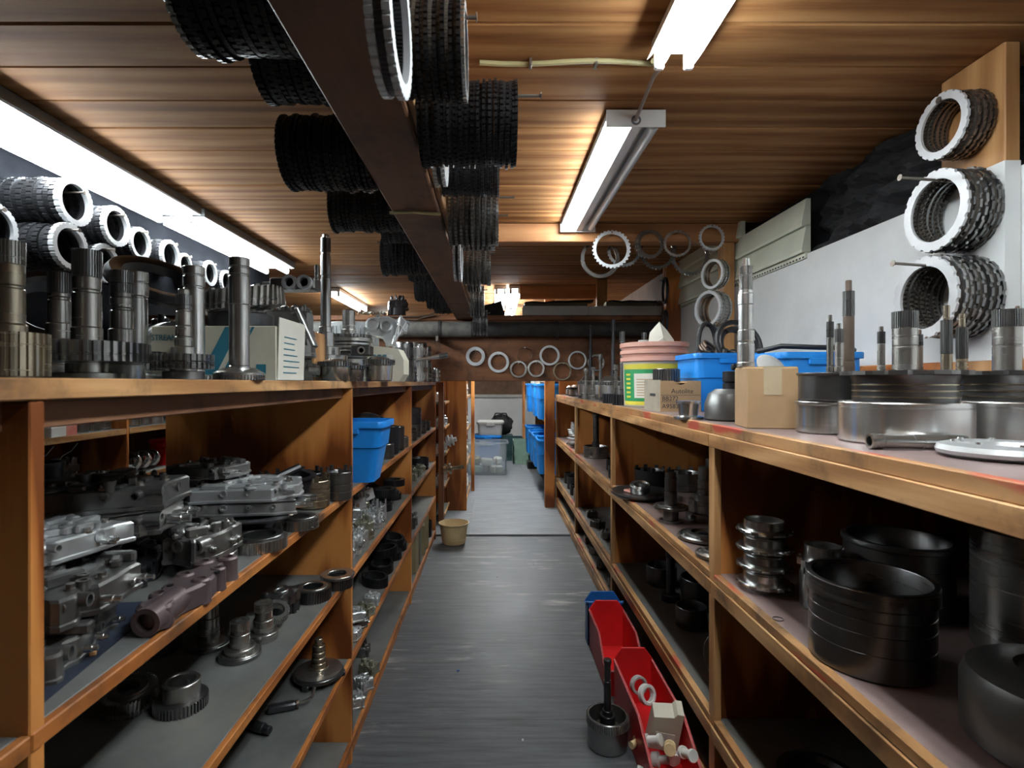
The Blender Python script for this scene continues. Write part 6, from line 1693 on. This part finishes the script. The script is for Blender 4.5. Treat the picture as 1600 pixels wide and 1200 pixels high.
# red stacking bins
def stackbin(label, x0, x1, y0, y1, h, mat='red', edge='red_edge', lipf=0.45):
    w, l = x1-x0, y1-y0
    t = thing('stacking_bin', label, 'bin', ((x0+x1)/2, y0, 0.0))
    th = 0.004
    mb = MB()
    mb.box(-w/2, w/2, 0, l, 0, th)
    bp = [(-w/2, th), (w/2, th), (w/2, h*0.80), (w/2-0.03, h), (-w/2+0.03, h), (-w/2, h*0.80)]
    mb.add([(a, yy, b) for yy in (l-th, l) for a, b in bp], [(0, 1, 2, 3, 4, 5), (11, 10, 9, 8, 7, 6)]+[(i, 6+i, 6+(i+1) % 6, (i+1) % 6) for i in range(6)])
    hs = h*0.80
    sd = [(0, 0.0), (l-th, 0.0), (l-th, hs), (l*0.42, hs), (l*0.16, h*lipf), (0, h*lipf)]
    for s_ in (-1, 1):
        x = s_*w/2-(th if s_ > 0 else 0)
        mb.add([(x+dx, a, b) for dx in (0, th) for a, b in sd], [(5, 4, 3, 2, 1, 0), (6, 7, 8, 9, 10, 11)]+[(i, (i+1) % 6, 6+(i+1) % 6, 6+i) for i in range(6)])
    mb.box(-w/2, w/2, 0, th, th, h*lipf)
    mb.obj('bin_shell', mat, t, ang=0)
    pts = [(0, -0.003, h*lipf), (0, l*0.16, h*lipf), (0, l*0.42, hs), (0, l, hs)]
    for s_ in (-1, 1):
        MB().path([(s_*w/2, a, b) for _, a, b in pts], 0.005, 6).obj('rolled_rim', edge, t)
    MB().path([(-w/2, l, hs), (-w/2+0.03, l, h), (w/2-0.03, l, h), (w/2, l, hs)], 0.005, 6).obj('rolled_rim', mat, t)
    MB().path([(-w/2, 0, h*lipf), (w/2, 0, h*lipf)], 0.006, 6).obj('rolled_rim', edge, t)
    return t
stackbin('farther red stacking bin on the floor under the right shelving', 0.452, 0.612, 2.17, 2.58, 0.215)
stackbin('blue stacking bin directly behind the farther red bin', 0.446, 0.612, 2.588, 2.66, 0.226, 'blue_d', 'blue_d', 0.9)
stackbin('nearer red stacking bin filled with white fittings on the floor', 0.468, 0.614, 1.50, 2.12, 0.215)
ringdisc('white_bushing', 'white ring bushing standing up in the nearer red bin', 'bushing', (0.535, 1.93, 0.145), (PI/2-0.35, 0, 0.5), 0.034, 0.022, 0.022, 'white_pl')
ringdisc('grey_bushing', 'grey ring behind the white bushing in the nearer red bin', 'bushing', (0.522, 1.985, 0.15), (PI/2-0.2, 0, 0.3), 0.032, 0.022, 0.02, 'grey_pl')
t = thing('parts_carton', 'greenish cream parts carton standing in the nearer red bin', 'box', (0.553, 1.80, 0.06), (0.25, 0.1, -0.15))
MB().prism([(-0.048, 0), (0.046, 0), (0.048, 0.15), (0.028, 0.15), (0.020, 0.135), (-0.042, 0.125)], -0.03, 0.03, None, 0.001).obj('carton_body', 'cream', t, (0, 0, 0), UP, ang=0)
MB().box(-0.03, 0.03, -0.0312, -0.0300, 0.03, 0.07).obj('label_strip', 'paper', t, ang=0)
for i, (x, d, z, r, how) in enumerate(((0.515, 1.735, 0.11, 0.9, 'left'), (0.550, 1.70, 0.115, -0.4, 'middle'), (0.580, 1.68, 0.11, 0.3, 'right'))):
    shaft('%s of the cream pipe fittings at the front of the nearer red bin' % how, (x, d, z), [(0.018, 0.010, 's'), (0.013, 0.035, 's'), (0.018, 0.010, 's')], 'tan' if i == 1 else 'white_pl', (1.2, 0.2, r), name='pipe_fitting', cat='fitting')
for i in range(8):
    tag(MB().lathe([(0, 0), (0.02, 0), (0.022, 0.02), (0.012, 0.024), (0.012, 0.05), (0, 0.05)], 14).obj('pipe_fitting', ('white_pl', 'grey_pl', 'tan')[i % 3], None, (0.495+0.024*(i % 4), 1.60+0.09*(i//4)+0.12*(i % 2), 0.030+0.03*(i % 2)), (1.3, 0.3*i, i)), 'half-buried fitting in the nearer red bin, %s of the %s row' % (ORD[i % 4], ('front', 'rear')[i//4]), 'fitting', 'fittings deep in the nearer red bin')
t = shaft('black upright shaft in a toothed tub on the floor, front of the red bins', (0.392, 1.88, 0.0), [(0.030, 0.06, 's'), (0.026, 0.045, 's'), (0.018, 0.016, 's'), (0.0125, 0.10, 's'), (0.011, 0.06, 's'), (0.0135, 0.014, 's')], 'black',
          base=[('tub', 0.069, 0.006, 0.0, 0.105, 0, 'steel_d'), ('gear', 0.073, 0.066, 0.075, 0.103, 60, 'steel_m'), ('ring', 0.046, 0.02, 0.050, 0.062, 0, 'bronze')])
for i, (x, d) in enumerate(((-0.156, 2.36), (0.02, 3.5), (0.1, 1.9), (0.27, 3.75))):
    tag(MB().box(-0.006, 0.006, -0.003, 0.003, 0, 0.004, c=0.001).obj('floor_crumb', 'blue_d' if i == 0 else 'grey_pl', None, (x, d, 0.0), (0, 0, i*0.8)), ('blue crumb on the floor left of centre', 'grey crumb on the floor near the step', 'grey crumb on the floor at the front', 'grey crumb on the floor right of the bowl')[i], 'crumb')

# ================================================================== far room
t = tote('clear storage tote full of greenish parts on the far floor', (S(760, 7.45, 0)[0], 7.45, 0.014), 0.60, 0.44, 0.44, 'clear', taper=0.88, step=False)
rg = random.Random(31)
for i in range(7):
    tag(MB().prism(blob_outline(0.17, 0.12, rg, 20, 0.12), 0, 0.10, None, 0.02).obj('parts_bundle', ('green_pl', 'paper', 'cream', 'olive', 'khaki', 'paper', 'olive')[i], None, (S(760, 7.45, 0)[0]-0.15+0.15*(i % 3), 7.34+0.11*(i//3), 0.035+0.10*(i % 2)), (rg.uniform(-.15, .15), rg.uniform(-.15, .15), 0.3*i)), '%s bundle inside the clear storage tote on the far floor' % ('green', 'white front', 'cream', 'olive', 'khaki', 'white rear', 'olive rear')[i], 'bundle', 'bundles in the clear tote')
tote('blue lidded tote under the white one at the end of the aisle', (S(763, 8.6, 0)[0], 8.6, 0.014), 0.42, 0.42, 0.40, 'blue_d', lid='blue', step=False)
tote('grey-white lidded tote on top of the blue one at the end of the aisle', (S(766, 8.6, 0)[0], 8.6, 0.44), 0.42, 0.42, 0.19, 'grey_pl', lid='grey_pl', step=False)
def crate(label, loc, w, l, h, mat, rot=(0, 0, 0)):
    t = thing('slatted_crate', label, 'crate', loc, rot)
    MB().box(-w/2, w/2, -l/2, l/2, 0, 0.012).obj('base', mat, t, ang=0)
    for (a, b) in ((-1, 0), (1, 0), (0, -1), (0, 1)):
        mb = MB()
        L = l if a else w
        M = T(a*w/2, b*l/2, 0) @ (RZ(PI/2) if a else Matrix.Identity(4))
        mb.box(-L/2, L/2, -0.008, 0.008, h*0.80, h, M)
        mb.box(-L/2, L/2, -0.008, 0.008, h*0.40, h*0.48, M)
        n = 9
        for k in range(n+1):
            x = -L/2+L*k/n
            mb.box(x-0.007, x+0.007, -0.007, 0.007, 0, h, M)
        mb.obj('side_panel', mat, t, ang=0)
    return t
crate('dark teal slatted crate at the end of the aisle', (S(799, 8.8, 0)[0], 8.8, 0.014), 0.34, 0.34, 0.36, 'teal_pl')
crate('pale green slatted crate beside the blue bins at the end of the aisle', (S(814, 8.4, 0)[0], 8.4, 0.014), 0.24, 0.30, 0.36, 'green_pl')
t = thing('duffel_bag', 'black duffel bag heaped on the crates at the end of the aisle', 'bag', (S(783, 9.0, 0)[0], 9.15, 0.38))
mb = MB()
vs_ = []
nr, ns = 10, 20
for i in range(nr+1):
    for j in range(ns):
        a = 2*PI*j/ns
        q = PI*i/nr
        r = math.sin(q)*(1+0.14*math.sin(3*a+i)+0.10*math.sin(5*a-2*i))
        vs_.append((0.20*r*math.cos(a), 0.13*r*math.sin(a), 0.16-0.17*math.cos(q)*(1+0.1*math.sin(4*a))))
mb.add(vs_, [(i*ns+j, i*ns+(j+1) % ns, (i+1)*ns+(j+1) % ns, (i+1)*ns+j) for i in range(nr) for j in range(ns)])
mb.obj('bag_body', 'cloth', t, ang=60)
for s_ in (-1, 1):
    MB().path([(-0.08+0.05*s_, -0.06, 0.28), (-0.04+0.05*s_, -0.07, 0.36), (0.03+0.05*s_, -0.07, 0.36), (0.08+0.05*s_, -0.06, 0.26)], 0.012, 6).obj('strap', 'cloth', t)
tag(MB().box(-0.2, 0.2, -0.16, 0.16, 0, 0.36, c=0.01).obj('dark_crate', 'teal_pl', None, (S(783, 9.0, 0)[0], 9.17, 0.014)), 'dark crate standing under the duffel bag', 'crate')
# blue bins on the far right shelving
fb = [(0.60, 5.78, 0.87, 'nearest bin on the upper shelf'), (0.59, 6.35, 0.87, 'second bin on the upper shelf'), (0.58, 7.3, 0.87, 'third bin on the upper shelf'),
      (0.60, 5.82, 0.30, 'nearest bin on the lower shelf'), (0.59, 6.30, 0.30, 'second bin on the lower shelf'), (0.58, 6.72, 0.30, 'third bin on the lower shelf'), (0.58, 7.5, 0.30, 'fourth bin on the lower shelf')]
for i, (x, d, z, how) in enumerate(fb):
    tote('blue tote in the far right shelving, '+how, (x, d, z), 0.30, 0.40, 0.37 if z > 0.5 else 0.36, 'blue', group='blue totes in the far right shelving')
for i, (d, m) in enumerate(((5.78, 'black_pl'), (6.35, 'card_l'), (7.3, 'cream'))):
    carton('%s box sitting in a blue tote on the upper far shelf' % ('black', 'tan', 'cream')[i], (0.60, d, 1.15), 0.18, 0.24, 0.16 if i else 0.11, m, (0, 0, 0.1), name='parts_box')
carton('pale carton above the blue totes on the top far shelf', (0.74, 6.3, 1.55), 0.2, 0.5, 0.2, 'card_l', name='cardboard_box')
carton('black case on the floor beyond the blue totes', (0.56, 7.9, 0.014), 0.16, 0.22, 0.10, 'black_pl', name='black_case')
# parts on the far left shelving
rz_ = random.Random(12)
for z, nm in ((1.12, 'second'), (0.78, 'third'), (0.44, 'fourth'), (0.10, 'bottom')):
    for k in range(6):
        casting('pale casting on the %s far left shelf, %s in depth' % (nm, ORD[k]), (-0.36-0.03*(k % 2), 5.47+0.145*k, z), 0.13, 0.12, 0.13+0.07*rz_.random(), 540+k+int(z*50), 'alu' if k % 2 else 'paper', (0, 0, rz_.uniform(-.6, .6)), 1, 3, 1, small=True, group='castings on the %s far left shelf' % nm, name='valve_block')
for k, (d, z) in enumerate(((6.6, 1.12), (7.0, 1.12), (6.7, 0.78), (7.2, 0.78), (6.6, 0.44), (7.1, 0.44))):
    drum('dark drum in the far left shelving past the second orange post, %s' % ORD[k], (-0.56, d, z), 0.10, 0.17, 0.006, 'black', hub=False, group='dark drums in the far left shelving')

# long-label guard
for o in bpy.data.objects:
    if 'category' in o and len(o['label'].split()) > 16:
        print('LONG', len(o['label'].split()), o['label'])
seen = {}
for o in bpy.data.objects:
    if 'category' in o:
        seen.setdefault(o['label'], []).append(o.name)
for k_, v_ in seen.items():
    if len(v_) > 1 and 'group' not in bpy.data.objects[v_[0]]:
        print('DUP', k_, v_)

# ------------------------------------------------------------------ final seating: small shifts so that neighbours touch without cutting into each other
SEAT = {
    'low slotted drum in the group left of the blue bin, left middle shelf': (-0.012, 0.0, 0.0),
    'shadowed slotted drum in the group left of the blue bin, left middle shelf': (-0.021, 0.0, 0.0),
    'tipped bright drum resting behind the splined drums right of the blue tote': (0.0, 0.0, 0.015),
    'bright drum on the back-aisle shelf left of the plywood divider, third from the left': (0.0, 0.003, 0.0),
    'wide bright drum at the lip of the right shelf, carrying a dark hub': (0.0, 0.003, 0.0),
    'clutch pack right of the ceiling beam, smooth black one behind the thin pale rings': (0.0, 0.009, 0.0),
    'clutch pack, upper row on the left ceiling beam, third from the camera': (0.0, 0.0, 0.027),
    'clutch pack, upper row on the left ceiling beam, fourth from the camera': (0.0, 0.0, 0.012),
    'clutch pack, lower row on the left ceiling beam, first from the camera': (0.0, 0.048, 0.0),
    'dark low-hung clutch ring hung on the cross beam, seventh from the left': (0.0, 0.006, 0.0),
    'dark toothed cup at the back, left middle shelf, first from the left': (0.0, -0.003, 0.0),
    'wide oily ring at the back, left middle shelf, sixth from the left': (-0.039, 0.0, 0.0),
    'oily ring beside the divider at the back, left middle shelf, seventh from the left': (-0.036, 0.0, 0.0),
    'right crumpled white paper on the header behind the tall shaft': (0.009, 0.0, 0.0),
    'black drive chain loop on the left third shelf, on top of the two farthest': (0.0, 0.0, 0.009),
    'black drive chain loop on the left third shelf, behind the lip row': (-0.015, 0.0, 0.0),
    'black drive chain loop on the left third shelf, resting on the middle ones': (0.0, 0.0, 0.006),
    'shadowed flat ribbed flange at the lip, second bay of the right shelving': (0.024, 0.0, 0.0),
    'flat splined ring at the lip of the left middle shelf, left of two': (0.0, -0.045, 0.0),
    'planetary carrier with a raised bright bore on the left second shelf': (-0.036, 0.0, 0.0),
    'dark gear on the back-aisle shelf seen through the left shelving, fourth from the left': (0.0, 0.006, 0.0),
    'black moulded filter tray at the front right of the silver valve body': (0.0, -0.024, 0.0),
    'black oil pan under the silver valve body on the left middle shelf': (-0.009, 0.0, 0.0),
    'salmon-rimmed plastic pail with a green and yellow label on the right shelf': (0.009, 0.0, 0.0),
    'pale box on the back-aisle shelf, seen just right of the end panel': (0.0, -0.042, 0.0),
    'red-fronted box on the back-aisle shelf seen through the left shelving': (0.0, -0.003, 0.0),
    'khaki bundle inside the clear storage tote on the far floor': (-0.003, 0.0, 0.0),
    'left of the cream pipe fittings at the front of the nearer red bin': (-0.033, 0.0, 0.0),
    'half-buried fitting in the nearer red bin, second of the front row': (-0.018, 0.0, 0.0),
    'half-buried fitting in the nearer red bin, fourth of the front row': (0.0, -0.009, 0.0),
    'half-buried fitting in the nearer red bin, second of the rear row': (-0.027, 0.0, 0.0),
    'half-buried fitting in the nearer red bin, fourth of the rear row': (0.0, 0.048, 0.0),
    'tall grey toothed drum at the header end of the left shelf': (0.0, 0.018, 0.0),
    'smallest silver toothed drum at the header end of the left shelf': (0.048, 0.0, 0.0),
    'blue tote full of hoses between the pail and the tan box': (0.003, 0.0, 0.0),
    'blue lidded tote under the white one at the end of the aisle': (-0.006, 0.0, 0.0),
    'bright cylindrical rotor on a flange beside the silver pump housing': (-0.039, 0.0, 0.0),
    'raised pale ring nailed to the header beam, sixth from the left in the row': (0.003, 0.0, 0.0),
    'thin brownish ring nailed to the header beam, seventh from the left in the row': (-0.009, 0.0, 0.0),
    'large roller bearing at the lip right of the dark valve body': (0.0, -0.003, 0.0),
    'bright roller bearing lying on the wide dished plate': (0.0, -0.039, 0.003),
    'wide dished plate overhanging the lip in the second bay of the right shelving': (0.0, -0.018, 0.0),
    'plain bright tube shaft with a collar behind the widest gear on the left shelf': (0.0, -0.018, 0.0),
    'thin upright shaft among the planetaries of the right shelf, first from the left': (0.0, -0.018, 0.0),
    'shadowed splined shaft at the back, second bay of the right shelving': (0.0, 0.012, 0.0),
    'shadowed upright shaft on the right lower shelf, middle': (-0.021, 0.0, 0.0),
    'shadowed upright shaft on the right lower shelf, nearest': (0.009, 0.0, 0.0),
    'long purple-brown casting at the lip of the left middle shelf': (0.027, 0.0, 0.0),
    'black wheel with spokes leaning behind the big dark valve body': (0.0, 0.0, 0.027),
    'blue stacking bin directly behind the farther red bin': (0.0, 0.003, 0.0),
    'hollow steel sleeve lying at the lip of the right shelf': (0.0, 0.039, 0.0),
    'stubby flared gear below the planetary drum on the left shelf, third from the wooden block': (0.048, 0.0, 0.0),
    'grey cast cover with two round bosses propped above the cream box on the left shelf': (0.0, 0.0, 0.003),
    'grey rounded converter on the shadowed drums, second bay of the right shelving': (0.003, 0.0, 0.0),
    'middle grey casting of the pile at the near end of the left middle shelf': (0.0, 0.0, 0.006),
    'topmost pale casting of the pile at the near end of the left middle shelf': (0.0, 0.0, 0.012),
    'big dark two-layer valve body in the middle of the left middle shelf': (0.0, 0.0, 0.048),
    'oily block carrying the big dark valve body on the left middle shelf': (-0.018, 0.0, 0.0),
    'ribbed grey casting wedged right of the big dark valve body': (-0.006, 0.0, 0.0),
    'silver drilled valve body lying on the black pan': (0.045, 0.0, 0.0),
    'grey drilled casting stacked on the silver valve body': (0.0, 0.0, 0.009),
    'silver valve block heaped below the blue tote, aisle row, first from the camera': (0.0, 0.012, 0.0),
    'silver valve block heaped below the blue tote, aisle row, second from the camera': (0.009, 0.0, 0.0),
    'silver valve block heaped below the blue tote, aisle row, third from the camera': (0.0, 0.003, 0.0),
    'silver valve block heaped below the blue tote, aisle row, fifth from the camera': (0.0, 0.003, 0.0),
    'silver valve block heaped below the blue tote, aisle row, seventh from the camera': (0.0, 0.009, 0.0),
    'silver valve block heaped below the blue tote, middle row, first from the camera': (-0.006, 0.0, 0.0),
    'silver valve block heaped below the blue tote, middle row, second from the camera': (0.0, 0.003, 0.0),
    'silver valve block heaped below the blue tote, middle row, third from the camera': (0.0, 0.012, 0.0),
    'silver valve block heaped below the blue tote, middle row, fourth from the camera': (-0.006, 0.0, 0.0),
    'silver valve block heaped below the blue tote, middle row, fifth from the camera': (-0.012, 0.0, 0.0),
    'silver valve block heaped below the blue tote, back row, first from the camera': (-0.021, 0.0, 0.0),
    'silver valve block heaped below the blue tote, back row, second from the camera': (0.0, 0.003, 0.0),
    'silver valve block heaped below the blue tote, back row, fifth from the camera': (-0.009, 0.009, 0.0),
    'silver valve block perched on the heap below the blue tote, first from the camera': (-0.009, 0.0, 0.0),
    'silver valve block perched on the heap below the blue tote, second from the camera': (0.0, 0.0, 0.015),
    'silver valve block perched on the heap below the blue tote, third from the camera': (0.0, 0.0, 0.012),
    'silver valve block perched on the heap below the blue tote, fourth from the camera': (0.0, 0.0, 0.015),
    'silver valve block perched on the heap below the blue tote, fifth from the camera': (0.0, 0.0, 0.012),
    'silver valve block perched on the heap below the blue tote, sixth from the camera': (0.0, 0.0, 0.015),
    'silver valve block perched on the heap below the blue tote, seventh from the camera': (0.0, 0.0, 0.021),
    'silver valve block perched on the heap below the blue tote, eighth from the camera': (0.0, 0.0, 0.009),
    'small casting on the bottom left shelf near the aisle, first from the camera': (-0.051, 0.0, 0.0),
    'silver valve block in the far heap near the header, row two, first from the aisle': (0.009, 0.0, 0.0),
    'silver valve block in the far heap near the header, row two, second from the aisle': (0.003, 0.0, 0.0),
    'silver valve block in the far heap near the header, row two, third from the aisle': (-0.003, 0.0, 0.0),
    'silver valve block in the far heap near the header, row three, first from the aisle': (0.009, 0.0, 0.0),
    'greenish valve block on the left second shelf near the header, fifth in depth': (0.0, -0.012, 0.0),
    'silver valve block on the lower back-aisle shelf, sixth from the left': (0.0, -0.009, 0.0),
    'pale casting on the fourth far left shelf, third in depth': (0.0, 0.012, 0.0),
    'pale casting on the fourth far left shelf, sixth in depth': (0.0, 0.003, 0.0),
    'yellow wooden block with a speckled blue strap beside the striped carton': (-0.033, 0.021, 0.0),
}
for o in bpy.data.objects:
    if o.parent is None and o.get('label') in SEAT:
        o.location = Vector(o.location)+Vector(SEAT[o['label']])
